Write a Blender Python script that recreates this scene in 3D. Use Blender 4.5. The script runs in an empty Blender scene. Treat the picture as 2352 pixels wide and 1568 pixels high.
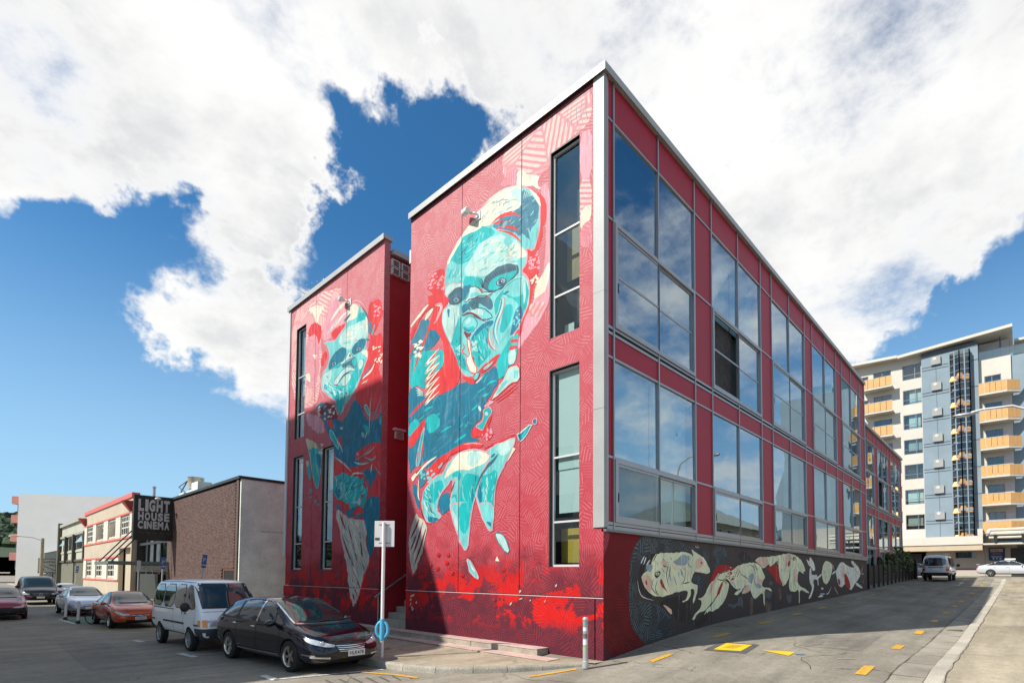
import bpy, bmesh, math, random
from mathutils import Vector, Matrix
from mathutils.bvhtree import BVHTree
from mathutils.geometry import tessellate_polygon
random.seed(7)
sc = bpy.context.scene
COL = sc.collection
R = math.radians
# ---------------------------------------------------------------- camera
# World axes follow the corner building: +X runs along the glazed lane front, +Y along the mural street front,
# the building's street corner stands at the origin.
TH = .8086
CAMP = Vector((-(2.2648*math.cos(TH)+13.2521*math.sin(TH)), 2.2648*math.sin(TH)-13.2521*math.cos(TH), 2.1))
PIT, ROL, FPX, PCY = .0425, .0069, 1229.89, 1267.73
def cvec(x, y, z): return Vector((x*math.cos(TH)+y*math.sin(TH), -x*math.sin(TH)+y*math.cos(TH), z))
FWD = cvec(0, math.cos(PIT), math.sin(PIT))
_r0 = cvec(1, 0, 0); _u0 = cvec(0, -math.sin(PIT), math.cos(PIT))
RGT = _r0*math.cos(ROL)+_u0*math.sin(ROL)
UPV = -_r0*math.sin(ROL)+_u0*math.cos(ROL)
cd = bpy.data.cameras.new('camera'); cam = bpy.data.objects.new('camera', cd); COL.objects.link(cam)
cd.sensor_width = 36; cd.lens = FPX/2352*36; cd.shift_y = (PCY-784)/2352; cd.clip_start = .1; cd.clip_end = 6000
M = Matrix.Identity(4)
for i in range(3):
    M[i][0] = RGT[i]; M[i][1] = UPV[i]; M[i][2] = -FWD[i]; M[i][3] = CAMP[i]
cam.matrix_world = M
sc.camera = cam
def ray(px, py): return FWD+RGT*((px-1176)/FPX)+UPV*((PCY-py)/FPX)
# ---------------------------------------------------------------- sky
SUN = Vector((-.913, .409, math.tan(R(44.5)))).normalized()
w = bpy.data.worlds.new('World'); sc.world = w; w.use_nodes = True
try: w.cycles.sampling_method = 'NONE'
except Exception: pass
nt = w.node_tree; nt.nodes.clear()
def N(t, typ, **k):
    n = t.nodes.new(typ)
    for a, v in k.items(): setattr(n, a, v)
    return n
def math_(t, op, a, b=None, clamp=False):
    n = N(t, 'ShaderNodeMath', operation=op, use_clamp=clamp)
    for i, s in enumerate((a, b)):
        if s is None: continue
        if isinstance(s, (int, float)): n.inputs[i].default_value = s
        else: t.links.new(s, n.inputs[i])
    return n.outputs[0]
def maprange(t, v, a, b, c=0., d=1., mode='SMOOTHSTEP'):
    n = N(t, 'ShaderNodeMapRange', interpolation_type=mode)
    t.links.new(v, n.inputs[0])
    for i, s in enumerate((a, b, c, d)): n.inputs[i+1].default_value = s
    return n.outputs[0]
sky = N(nt, 'ShaderNodeTexSky', sky_type='NISHITA')
sky.sun_disc = False; sky.sun_elevation = R(44.5); sky.sun_rotation = math.atan2(SUN.x, SUN.y)
sky.air_density = 1.0; sky.dust_density = .4; sky.ozone_density = 2.5; sky.altitude = 0
SKYK = .077
skm = N(nt, 'ShaderNodeMix', data_type='RGBA', blend_type='MULTIPLY'); skm.inputs[0].default_value = 1
nt.links.new(sky.outputs[0], skm.inputs[6]); skm.inputs[7].default_value = (SKYK*.42, SKYK*.98, SKYK*1.26, 1)
tc = N(nt, 'ShaderNodeTexCoord')
nrm = N(nt, 'ShaderNodeVectorMath', operation='NORMALIZE'); nt.links.new(tc.outputs['Generated'], nrm.inputs[0])
D = nrm.outputs[0]
sep = N(nt, 'ShaderNodeSeparateXYZ'); nt.links.new(D, sep.inputs[0])
zz = math_(nt, 'ADD', math_(nt, 'MAXIMUM', sep.outputs[2], 0.), .32)
cmb = N(nt, 'ShaderNodeCombineXYZ')
nt.links.new(math_(nt, 'DIVIDE', sep.outputs[0], zz), cmb.inputs[0]); nt.links.new(math_(nt, 'DIVIDE', sep.outputs[1], zz), cmb.inputs[1])
nt.links.new(math_(nt, 'MULTIPLY', sep.outputs[2], .7), cmb.inputs[2])
def noise(t, vec, scale, detail=5, rough=.5, off=None, dist=0.):
    n = N(t, 'ShaderNodeTexNoise'); n.inputs['Scale'].default_value = scale; n.inputs['Detail'].default_value = detail
    n.inputs['Roughness'].default_value = rough; n.inputs['Distortion'].default_value = dist
    if off is not None:
        m = N(t, 'ShaderNodeVectorMath', operation='ADD'); t.links.new(vec, m.inputs[0]); m.inputs[1].default_value = off; vec = m.outputs[0]
    t.links.new(vec, n.inputs['Vector'])
    return n
CLOUDS = [ # photo position of each cloud bank (+) and clearing (-), radius as a chord of the unit sphere
 (150,100,.38,.5),(450,230,.24,.5),(60,430,.16,.4),(250,470,.14,.3),(640,470,.13,.5),(480,470,.13,.3),(800,80,.26,.5),(690,250,.1,.3),(1300,40,.34,.5),(1250,250,.12,.3),(1800,180,.4,.5),(2250,330,.3,.5),(1650,400,.2,.4),
 (2020,600,.13,.5),(2180,640,.09,.4),(1930,740,.07,.4),(520,740,.14,.7),(330,690,.12,.65),(420,690,.1,.6),(620,850,.13,.65),(640,760,.09,.6),(250,660,.06,.4),(900,490,.06,.4),(470,1062,.05,.5),(150,800,.06,.4),(200,850,.05,.3),(1980,800,.05,.3),
 (750,320,.10,-.7),(880,400,.16,-.85),(990,370,.13,-.75),(1075,240,.10,-.75),(1010,60,.15,.7),(900,130,.08,.4),(1130,320,.08,-.6),(830,480,.09,-.6),(400,590,.09,-.5),(240,580,.09,-.5),(100,720,.17,-.6),(60,900,.3,-.6),(300,1000,.3,-.6),(760,640,.1,-.6),(820,560,.09,-.6),
 (2230,740,.10,-.6),(2080,810,.12,-.6),(2300,560,.09,-.45),(2340,660,.1,-.4),(2230,545,.06,-.3),(640,600,.06,-.5),(330,560,.09,-.7),(520,585,.09,-.7),(130,600,.1,-.5),(430,575,.08,-.5),(690,690,.05,-.4),(1000,560,.1,-.4)]
wn_ = noise(nt, D, 4.5, 6, .62); wd_ = N(nt, 'ShaderNodeVectorMath', operation='MULTIPLY_ADD'); sb_ = N(nt, 'ShaderNodeVectorMath', operation='SUBTRACT')
nt.links.new(wn_.outputs['Color'], sb_.inputs[0]); sb_.inputs[1].default_value = (.5, .5, .5)
nt.links.new(sb_.outputs[0], wd_.inputs[0]); wd_.inputs[1].default_value = (.32, .32, .32); nt.links.new(D, wd_.inputs[2])
bias = None
for (px, py, r, a) in CLOUDS:
    d = ray(px, py).normalized()
    dn = N(nt, 'ShaderNodeVectorMath', operation='DISTANCE'); nt.links.new(wd_.outputs[0], dn.inputs[0]); dn.inputs[1].default_value = d
    o = maprange(nt, dn.outputs['Value'], r*1.25, r*.3, 0, a)
    bias = o if bias is None else math_(nt, 'ADD', bias, o)
bias = math_(nt, 'MAXIMUM', math_(nt, 'MINIMUM', bias, .45), -.6)
n1 = noise(nt, cmb.outputs[0], 3.6, 9, .64, (3.1, 1.7, 0), .08)
n2 = noise(nt, cmb.outputs[0], .9, 2, .5, (8.1, 4.7, 2))
dens = math_(nt, 'ADD', math_(nt, 'MULTIPLY', math_(nt, 'SUBTRACT', n1.outputs[0], .5), 2.0), math_(nt, 'ADD', math_(nt, 'MULTIPLY', bias, .95), math_(nt, 'MULTIPLY', math_(nt, 'SUBTRACT', n2.outputs[0], .52), .6)))
mask = maprange(nt, dens, -.22, .44)
n3 = noise(nt, cmb.outputs[0], 2.6, 7, .6, (3.22, 1.52, .12), .1)
thick = maprange(nt, dens, .2, .65)
grey = math_(nt, 'MULTIPLY', maprange(nt, n3.outputs[0], .36, .62), thick)
cr = N(nt, 'ShaderNodeMix', data_type='RGBA'); nt.links.new(grey, cr.inputs[0])
cr.inputs[6].default_value = (.70, .695, .685, 1); cr.inputs[7].default_value = (.49, .497, .508, 1)
hzn = N(nt, 'ShaderNodeMix', data_type='RGBA'); nt.links.new(maprange(nt, sep.outputs[2], .55, .0, 0, .82), hzn.inputs[0]); nt.links.new(skm.outputs[2], hzn.inputs[6]); hzn.inputs[7].default_value = (.33, .50, .65, 1)
fin = N(nt, 'ShaderNodeMix', data_type='RGBA'); nt.links.new(mask, fin.inputs[0]); nt.links.new(hzn.outputs[2], fin.inputs[6]); nt.links.new(cr.outputs[2], fin.inputs[7])
bg = N(nt, 'ShaderNodeBackground'); nt.links.new(fin.outputs[2], bg.inputs[0]); bg.inputs[1].default_value = 1.0
ow = N(nt, 'ShaderNodeOutputWorld'); nt.links.new(bg.outputs[0], ow.inputs[0])
# ---------------------------------------------------------------- sun
sl = bpy.data.lights.new('sun', 'SUN'); sl.energy = 4.5; sl.angle = R(.53); sl.color = (1, .95, .87)
so = bpy.data.objects.new('sun', sl); COL.objects.link(so); so.location = (-30, 10, 60)
so.rotation_euler = SUN.to_track_quat('Z', 'Y').to_euler()
vs = sc.view_settings; vs.view_transform = 'Standard'; vs.look = 'None'; vs.exposure = .57; vs.gamma = 1; vs.use_curve_mapping = False
cy = sc.cycles; cy.max_bounces = 6; cy.diffuse_bounces = 3; cy.glossy_bounces = 4; cy.transmission_bounces = 4; cy.transparent_max_bounces = 8; cy.caustics_reflective = False; cy.caustics_refractive = False
# ---------------------------------------------------------------- materials
MATS = {}
def srgb(h):
    if isinstance(h, str):
        h = h.lstrip('#'); c = [int(h[i:i+2], 16)/255 for i in (0, 2, 4)]
        return tuple((x/12.92 if x <= .04045 else ((x+.055)/1.055)**2.4) for x in c)
    return h
def mat(name, col, rough=.6, metal=0., var=.12, vs=2., fine=0., fs=60., bump=0., bs=40., spec=.4, coat=0., dirt=0., emit=0.):
    if name in MATS: return MATS[name]
    m = bpy.data.materials.new(name); m.use_nodes = True; t = m.node_tree
    b = t.nodes['Principled BSDF']
    col = srgb(col)
    b.inputs['Roughness'].default_value = rough; b.inputs['Metallic'].default_value = metal
    b.inputs['Specular IOR Level'].default_value = spec; b.inputs['Coat Weight'].default_value = coat; b.inputs['Coat Roughness'].default_value = .03
    b.inputs['Base Color'].default_value = (*col, 1)
    if var or fine or bump or dirt:
        g = N(t, 'ShaderNodeNewGeometry'); p = g.outputs['Position']
        f = None
        if var:
            n = noise(t, p, vs, 5, .6); f = maprange(t, n.outputs[0], .25, .75, 1-var, 1+var, 'LINEAR')
        if fine:
            n = noise(t, p, fs, 3, .6); f2 = maprange(t, n.outputs[0], .25, .75, 1-fine, 1+fine, 'LINEAR'); f = f2 if f is None else math_(t, 'MULTIPLY', f, f2)
        if dirt:
            n = noise(t, p, .45, 8, .65); f2 = maprange(t, n.outputs[0], .42, .72, 1, 1-dirt, 'LINEAR'); f = f2 if f is None else math_(t, 'MULTIPLY', f, f2)
        if f is not None:
            mx = N(t, 'ShaderNodeVectorMath', operation='SCALE'); mx.inputs[0].default_value = col; t.links.new(f, mx.inputs['Scale']); t.links.new(mx.outputs[0], b.inputs['Base Color'])
        if bump:
            n = noise(t, p, bs, 4, .6); bn = N(t, 'ShaderNodeBump'); bn.inputs['Strength'].default_value = bump; bn.inputs['Distance'].default_value = .02
            t.links.new(n.outputs[0], bn.inputs['Height']); t.links.new(bn.outputs[0], b.inputs['Normal'])
    if emit:
        b.inputs['Emission Color'].default_value = (*col, 1); b.inputs['Emission Strength'].default_value = emit
    MATS[name] = m
    return m
def glass(name, tint=(.55, .72, .78), refl=.3, rough=.005, gtint=(.82, .92, .97)):
    """a thin tinted pane: part mirror, part see-through"""
    if name in MATS: return MATS[name]
    m = bpy.data.materials.new(name); m.use_nodes = True; t = m.node_tree; t.nodes.clear()
    tr = N(t, 'ShaderNodeBsdfTransparent'); tr.inputs[0].default_value = (*tint, 1)
    gl = N(t, 'ShaderNodeBsdfGlossy'); gl.inputs[0].default_value = (*gtint, 1); gl.inputs['Roughness'].default_value = rough
    fr = N(t, 'ShaderNodeFresnel'); fr.inputs[0].default_value = 1.6
    g = N(t, 'ShaderNodeNewGeometry'); n = noise(t, g.outputs['Position'], .8, 2, .5); bn = N(t, 'ShaderNodeBump'); bn.inputs['Strength'].default_value = .04; bn.inputs['Distance'].default_value = .05
    t.links.new(n.outputs[0], bn.inputs['Height']); t.links.new(bn.outputs[0], gl.inputs['Normal'])
    f = math_(t, 'ADD', math_(t, 'MULTIPLY', fr.outputs[0], 1-refl), refl, True)
    f = math_(t, 'MULTIPLY', f, math_(t, 'SUBTRACT', 1., g.outputs['Backfacing']))
    mx = N(t, 'ShaderNodeMixShader'); t.links.new(f, mx.inputs[0]); t.links.new(tr.outputs[0], mx.inputs[1]); t.links.new(gl.outputs[0], mx.inputs[2])
    o = N(t, 'ShaderNodeOutputMaterial'); t.links.new(mx.outputs[0], o.inputs[0])
    MATS[name] = m
    return m
def cglass(name, col=(.012, .018, .022), rough=.02):
    return mat(name, col, rough, 0, 0, spec=.9, coat=.6)
# ---------------------------------------------------------------- mesh helpers
class MB:
    def __init__(s): s.v = []; s.f = []; s.m = []
    def add(s, vs, fs, mi=0):
        o = len(s.v); s.v += [tuple(p) for p in vs]; s.f += [tuple(i+o for i in f) for f in fs]; s.m += [mi]*len(fs); return s
    def box(s, x0, x1, y0, y1, z0, z1, mi=0):
        return s.add([(x0,y0,z0),(x1,y0,z0),(x1,y1,z0),(x0,y1,z0),(x0,y0,z1),(x1,y0,z1),(x1,y1,z1),(x0,y1,z1)],
                     [(0,3,2,1),(4,5,6,7),(0,1,5,4),(1,2,6,5),(2,3,7,6),(3,0,4,7)], mi)
    def hexa(s, b, t, mi=0):  # four bottom, four top points
        return s.add(list(b)+list(t), [(0,3,2,1),(4,5,6,7),(0,1,5,4),(1,2,6,5),(2,3,7,6),(3,0,4,7)], mi)
    def prism(s, poly, z0, z1, mi=0, ax='z'):
        n = len(poly)
        f = {'z': lambda a, b, c: (a, b, c), 'x': lambda a, b, c: (c, a, b), 'y': lambda a, b, c: (a, c, b)}[ax]
        vs = [f(p[0], p[1], z0) for p in poly]+[f(p[0], p[1], z1) for p in poly]
        return s.add(vs, [tuple(range(n-1, -1, -1)), tuple(range(n, 2*n))]+[(i, (i+1) % n, n+(i+1) % n, n+i) for i in range(n)], mi)
    def tube(s, pts, r, n=8, mi=0, cap=True):
        pts = [Vector(p) for p in pts]; vs = []; fs = []
        rr = r if isinstance(r, (list, tuple)) else [r]*len(pts)
        for i, p in enumerate(pts):
            d = (pts[min(i+1, len(pts)-1)]-pts[max(i-1, 0)]).normalized()
            a = d.orthogonal().normalized() if i == 0 else (a-d*a.dot(d)).normalized()
            b = d.cross(a)
            for k in range(n):
                t = 2*math.pi*k/n; vs.append(p+(a*math.cos(t)+b*math.sin(t))*rr[i])
        for i in range(len(pts)-1):
            for k in range(n): fs.append((i*n+k, i*n+(k+1) % n, (i+1)*n+(k+1) % n, (i+1)*n+k))
        if cap: fs += [tuple(range(n-1, -1, -1)), tuple(range((len(pts)-1)*n, len(pts)*n))]
        return s.add(vs, fs, mi)
    def lathe(s, prof, c=(0,0,0), ax='z', n=24, mi=0):
        vs = []; fs = []; m = len(prof)
        for k in range(n):
            t = 2*math.pi*k/n; co, si = math.cos(t), math.sin(t)
            for (r, h) in prof:
                p = {'z': (r*co, r*si, h), 'y': (r*co, h, r*si), 'x': (h, r*co, r*si)}[ax]
                vs.append((p[0]+c[0], p[1]+c[1], p[2]+c[2]))
        for k in range(n):
            for j in range(m-1): fs.append((k*m+j, ((k+1) % n)*m+j, ((k+1) % n)*m+j+1, k*m+j+1))
        return s.add(vs, fs, mi)
    def ball(s, c, r, n=10, mi=0):
        rx, ry, rz = r if isinstance(r, (tuple, list)) else (r, r, r)
        prof = [(math.sin(math.pi*i/n), -math.cos(math.pi*i/n)) for i in range(n+1)]
        o = len(s.v); s.lathe(prof, (0,0,0), 'z', 2*n, mi)
        for i in range(o, len(s.v)):
            p = s.v[i]; s.v[i] = (p[0]*rx+c[0], p[1]*ry+c[1], p[2]*rz+c[2])
        return s
    def mesh(s, name):
        me = bpy.data.meshes.new(name); me.from_pydata(s.v, [], s.f)
        if any(s.m): me.polygons.foreach_set('material_index', s.m)
        me.update(); return me
def link(o, parent=None):
    COL.objects.link(o)
    if parent: o.parent = parent
    return o
def part(name, mb, m, parent=None, smooth=False, bevel=0, label=None, stuff=False, sharp=40):
    me = mb.mesh(name) if isinstance(mb, MB) else mb
    for x in (m if isinstance(m, (list, tuple)) else [m]): me.materials.append(x)
    if smooth:
        for p in me.polygons: p.use_smooth = True
        me.set_sharp_from_angle(angle=R(sharp))
    o = link(bpy.data.objects.new(name, me), parent)
    if bevel:
        b = o.modifiers.new('bevel', 'BEVEL'); b.width = bevel; b.segments = 2; b.limit_method = 'ANGLE'; b.angle_limit = R(50)
    if label: o['label'] = label
    if stuff: o['kind'] = 'stuff'
    return o
def tag(o, label, cat, group=None, kind=None):
    o['label'] = label; o['category'] = cat
    if group: o['group'] = group
    if kind: o['kind'] = kind
    return o
def thing(name, label, cat, loc=(0,0,0), rz=0, group=None):
    o = bpy.data.objects.new(name, None); link(o); o.location = loc; o.rotation_euler = (0,0,rz); o.empty_display_size = .3
    return tag(o, label, cat, group)
def struct(name, mb, m, smooth=False, parent=None, bevel=0):
    o = part(name, mb, m, parent, smooth, bevel)
    if not parent: o['kind'] = 'structure'
    return o
def copy_tree(o, parent=None):
    c = o.copy(); COL.objects.link(c); c.parent = parent
    for ch in list(o.children): copy_tree(ch, c)
    return c
def box(x0, x1, y0, y1, z0, z1): return MB().box(min(x0,x1), max(x0,x1), min(y0,y1), max(y0,y1), min(z0,z1), max(z0,z1))
def text_mb(txt, w, h, depth=.01, bold=.0, gap=1.):
    """lettering as geometry: in the local XZ plane, lower left at 0, reading along +X"""
    cu = bpy.data.curves.new('lettering', 'FONT'); cu.body = txt; cu.size = 1; cu.offset = bold; cu.space_character = gap; cu.resolution_u = 3; cu.space_line = .82
    ob = bpy.data.objects.new('lettering', cu); COL.objects.link(ob)
    dg = bpy.context.evaluated_depsgraph_get(); me = bpy.data.meshes.new_from_object(ob.evaluated_get(dg))
    vs = [v.co.copy() for v in me.vertices]; fs = [tuple(p.vertices) for p in me.polygons]
    bpy.data.objects.remove(ob); bpy.data.curves.remove(cu); bpy.data.meshes.remove(me)
    x0 = min(v.x for v in vs); x1 = max(v.x for v in vs); y0 = min(v.y for v in vs); y1 = max(v.y for v in vs)
    mb = MB(); mb.add([((v.x-x0)/(x1-x0)*w, 0, (v.y-y0)/(y1-y0)*h) for v in vs], fs)
    return mb
def move(mb, f, start=0):
    for i in range(start, len(mb.v)): mb.v[i] = tuple(f(*mb.v[i]))
    return mb
# ================================================================ ground, road, footpaths
US = [-60,-3.2,-1.2,0,2.06,6.3,12.4,18.6,30.8,39.8,50,56,62,90]; ZS = [-.2,-.2,-.1,.0,.22,.52,.72,.90,1.28,1.60,1.93,2.12,2.33,2.45]
def interp(x, xs, ys):
    if x <= xs[0]: return ys[0]
    for i in range(1, len(xs)):
        if x <= xs[i]: return ys[i-1]+(ys[i]-ys[i-1])*(x-xs[i-1])/(xs[i]-xs[i-1])
    return ys[-1]
def sm(a, b, x):
    t = min(1, max(0, (x-a)/(b-a))); return t*t*(3-2*t)
def zg(u, v):
    z = sum(interp(u+d, US, ZS) for d in (-.9, -.45, 0, .45, .9))/5
    z -= .05*sm(1, 8, u)*min(6, max(0, -v))*sm(60, 44, u)
    k = sm(14, 5, v) if u < 50 else 1
    return z*k-.2*(1-k)
def frange(a, b, s): return [a+s*i for i in range(int(round((b-a)/s))+1)]
GU = [-1500,-500,-200,-80,-45]+frange(-30, -6, 2)+frange(-5, 14, .5)+frange(15, 75, 1.25)+[85,110,200,600,1500]
GV = [-1500,-500,-200,-80,-45]+frange(-30, -10, 2)+frange(-9, 15, .6)+frange(16, 60, 2)+[70,80,100,120,160,300,700,1500]
def asphalt(name, col, warm=0.):
    m = bpy.data.materials.new(name); m.use_nodes = True; t = m.node_tree; b = t.nodes['Principled BSDF']
    g = N(t, 'ShaderNodeNewGeometry'); p = g.outputs['Position']
    a = maprange(t, noise(t, p, .35, 5, .6).outputs[0], .3, .7, .74, 1.2, 'LINEAR')
    s = maprange(t, noise(t, p, 95, 2, .7).outputs[0], .3, .7, .66, 1.36, 'LINEAR')
    s2 = maprange(t, noise(t, p, 14, 4, .6).outputs[0], .3, .7, .9, 1.1, 'LINEAR')
    # worn wheel tracks and oil streaks run along the lane and the street
    mp = N(t, 'ShaderNodeMapping'); mp.inputs['Scale'].default_value = (.14, 1.6, 1); t.links.new(p, mp.inputs['Vector'])
    st = maprange(t, noise(t, mp.outputs[0], 1.1, 5, .6).outputs[0], .35, .7, 1.14, .76, 'LINEAR')
    vo = N(t, 'ShaderNodeTexVoronoi', feature='DISTANCE_TO_EDGE'); vo.inputs['Scale'].default_value = .23
    wn = noise(t, p, 1.4, 4, .6); ad = N(t, 'ShaderNodeVectorMath', operation='MULTIPLY_ADD'); t.links.new(wn.outputs['Color'], ad.inputs[0]); ad.inputs[1].default_value = (1.3, 1.3, 0); t.links.new(p, ad.inputs[2]); t.links.new(ad.outputs[0], vo.inputs['Vector'])
    crk = maprange(t, vo.outputs['Distance'], .0, .009, .45, 1)
    gate = maprange(t, noise(t, p, .5, 2, .5).outputs[0], .5, .56, 0, 1)
    crk = math_(t, 'ADD', math_(t, 'MULTIPLY', math_(t, 'SUBTRACT', crk, 1), gate), 1)
    s3 = maprange(t, noise(t, p, 4.2, 6, .7).outputs[0], .3, .7, .86, 1.13, 'LINEAR'); s4 = maprange(t, noise(t, p, 19, 2, .5).outputs[0], .66, .72, 1, .68)
    s2 = math_(t, 'MULTIPLY', s2, math_(t, 'MULTIPLY', s3, s4))
    f = math_(t, 'MULTIPLY', math_(t, 'MULTIPLY', math_(t, 'MULTIPLY', a, s), math_(t, 'MULTIPLY', s2, st)), crk)
    mx = N(t, 'ShaderNodeVectorMath', operation='SCALE'); mx.inputs[0].default_value = col; t.links.new(f, mx.inputs['Scale']); t.links.new(mx.outputs[0], b.inputs['Base Color'])
    b.inputs['Roughness'].default_value = .82; b.inputs['Specular IOR Level'].default_value = .3
    bn = N(t, 'ShaderNodeBump'); bn.inputs['Strength'].default_value = .55; bn.inputs['Distance'].default_value = .008
    t.links.new(noise(t, p, 120, 2, .6).outputs[0], bn.inputs['Height']); t.links.new(bn.outputs[0], b.inputs['Normal'])
    return m
M_ROAD = asphalt('asphalt', (.24, .215, .17))
M_PATH = asphalt('chip_footpath', (.335, .285, .205))
M_KERB = mat('kerb_concrete', (.46, .42, .345), .85, var=.2, vs=1.5, fine=.25, fs=45, bump=.5, bs=60, dirt=.25)
M_STONE = mat('kerb_stone', (.36, .33, .27), .9, var=.25, vs=2, fine=.45, fs=40, bump=.8, bs=45, dirt=.4)
M_WHITE = mat('road_paint_white', (.58, .57, .54), .7, var=.15, vs=6, fine=.2, fs=50)
M_YEL = mat('road_paint_yellow', (.62, .34, .03), .7, var=.14, vs=6, fine=.22, fs=45, dirt=.2)
def worn(m, thr=.56):
    """paint rubbed through to the road in patches"""
    t = m.node_tree; b = t.nodes['Principled BSDF']; l = b.inputs['Base Color'].links[0]; src = l.from_socket
    g = N(t, 'ShaderNodeNewGeometry'); f = maprange(t, noise(t, g.outputs['Position'], 9, 6, .75).outputs[0], thr-.03, thr+.05, 0, .8)
    mx = N(t, 'ShaderNodeMix', data_type='RGBA'); t.links.new(f, mx.inputs[0]); t.links.new(src, mx.inputs[6]); mx.inputs[7].default_value = (.2, .18, .15, 1); t.links.new(mx.outputs[2], b.inputs['Base Color'])
worn(M_WHITE, .57); worn(M_YEL, .58)
gm = MB()
gm.add([(u, v, zg(u, v)) for u in GU for v in GV], [(i*len(GV)+j, (i+1)*len(GV)+j, (i+1)*len(GV)+j+1, i*len(GV)+j+1) for i in range(len(GU)-1) for j in range(len(GV)-1)])
struct('road', gm, M_ROAD, smooth=True)
def sheet(poly, lift=.012, cell=.35):
    """a flat shape in plan laid on the road surface"""
    bm = bmesh.new(); bm.faces.new([bm.verts.new((x, y, 0)) for x, y in poly])
    for ax in (0, 1):
        a = min(p[ax] for p in poly); b = max(p[ax] for p in poly); k = math.ceil(a/cell)
        while k*cell < b:
            no = Vector((1, 0, 0)) if ax == 0 else Vector((0, 1, 0))
            bmesh.ops.bisect_plane(bm, geom=bm.verts[:]+bm.edges[:]+bm.faces[:], plane_co=no*(k*cell), plane_no=no); k += 1
    for v in bm.verts: v.co.z = zg(v.co.x, v.co.y)+lift
    bm.normal_update()
    for f in bm.faces:
        if f.normal.z < 0: f.normal_flip()
    me = bpy.data.meshes.new('sheet'); bm.to_mesh(me); bm.free(); return me
def line(a, b, w):
    a = Vector(a); b = Vector(b); d = (b-a).normalized(); n = Vector((-d.y, d.x))*w/2
    return [tuple(a+n), tuple(b+n), tuple(b-n), tuple(a-n)]
def mark(poly, m, name='road_marking', lift=.012): return struct(name, sheet(poly, lift), m)
# yellow dashes down both sides of the lane
for i in range(13):
    u = .95+3.62*i; L = .95
    mark(line((u-L/2, -1.02-.03*i*.2), (u+L/2, -1.08-.03*i*.2), .15), M_YEL)
for i in range(13):
    u = 1.98+4.0*i; L = .95
    mark(line((u-L/2, -5.1), (u+L/2, -5.1), .2), M_YEL)
mark([(-2.27,.42),(-2.18,.52),(-.98,.12),(-1.05,.02)], M_YEL)
mark([(-4.46,3.72),(-4.36,3.8),(-3.98,2.95),(-3.85,2.3),(-3.95,2.25),(-4.1,2.9)], M_YEL)
# white parking bay marks
mark(line((-6.22,4.95),(-6.22,4.2), .18), M_WHITE); mark(line((-6.22,4.29),(-3.86,3.72), .1), M_WHITE)
mark(line((-6.55,9.95),(-6.45,8.9), .18), M_WHITE); mark(line((-6.5,9.35),(-3.9,9.1), .1), M_WHITE)
mark(line((-6.75,14.35),(-6.68,13.6), .18), M_WHITE); mark(line((-6.7,14.0),(-3.9,13.7), .1), M_WHITE)
mark(line((-7.1,19.0),(-5.0,17.5), .12), M_YEL); mark(line((-7.2,19.9),(-6.6,19.3), .12), M_YEL)
mark(line((-7.3,34.0),(-6.5,33.8), .15), M_WHITE); mark(line((-7.6,31.2),(-7.0,31.2), .15), M_WHITE)
mark(line((-7.42,26.3),(-7.25,22.9), .12), M_WHITE)
mark([(-7.3,26.2),(-7.15,23.2),(-4.1,23.2),(-4.1,26.2)], mat('green_paint', (.05,.16,.10), .8, fine=.3), lift=.008)
# painted utility cover, its pointer and the blue tick beside it
M_YEL2 = mat('fresh_yellow_paint', (.72, .47, .012), .6, var=.08, fine=.12)
cv = struct('utility_cover', sheet([(2.40,-1.73),(3.42,-1.65),(3.56,-2.28),(2.54,-2.36)], .014), M_YEL2)
M_DK = mat('tar_black', (.02, .02, .022), .7, fine=.3)
part('cover_rim', sheet([(2.2,-1.55),(3.56,-1.45),(3.75,-2.4),(2.35,-2.55)], .008), mat('tar_patch', (.09,.088,.084), .8, var=.3, fine=.4), cv)
rib = MB()
for i in range(7):
    for j in range(4):
        u = 2.72+.085*i+.01*j; v = -1.86-.075*j-.008*i; z = zg(u, v)+.016
        rib.box(u-.03, u+.03, v-.02, v+.02, z-.004, z+.006)
part('cover_lugs', rib, mat('worn_yellow', (.42,.28,.03), .7), cv)
mark([(2.96,-2.71),(3.21,-3.43),(2.62,-3.45)], M_YEL2)
mark([(2.88,-3.5),(3.02,-3.52),(3.05,-3.62),(2.98,-3.73),(2.9,-3.64)], mat('blue_paint', (.02,.22,.42), .6))
# ---- mural street footpath with a rounded corner
KP = [(-.55,.02),(-.9,.24),(-1.55,.64),(-2.2,1.16),(-2.75,1.72),(-3.3,2.42),(-3.66,3.2),(-3.78,4.2),(-3.8,5.2)]+[(-3.8, v) for v in (6.4,7.6,8.8,10,12,14,16,18,20,24,28,34,42,52,64,80,100,130)]
def ztop(v): return -.045+.05*sm(2.6, .2, v)
def off(pts, d):
    out = []
    for i, p in enumerate(pts):
        a = Vector(pts[max(0, i-1)]); b = Vector(pts[min(len(pts)-1, i+1)]); t = (b-a).normalized()
        out.append((p[0]+t.y*d, p[1]-t.x*d))
    return out
KI = off(KP, .17)
pm = MB(); n = len(KI)
inner = [(.3, v) for (_, v) in KI]
pm.add([(x, y, ztop(y)-.004) for x, y in KI]+[(x, y, ztop(y)-.004) for x, y in inner], [(i+1, i, n+i, n+i+1) for i in range(n-1)])
pm.add([(KI[0][0], KI[0][1], ztop(0)), (.3, KI[0][1], ztop(0)), (.3,-.02,ztop(0)), (-.4,-.02,ztop(0))], [(0, 3, 2, 1)])
fp = struct('footpath', pm, M_PATH)
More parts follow.
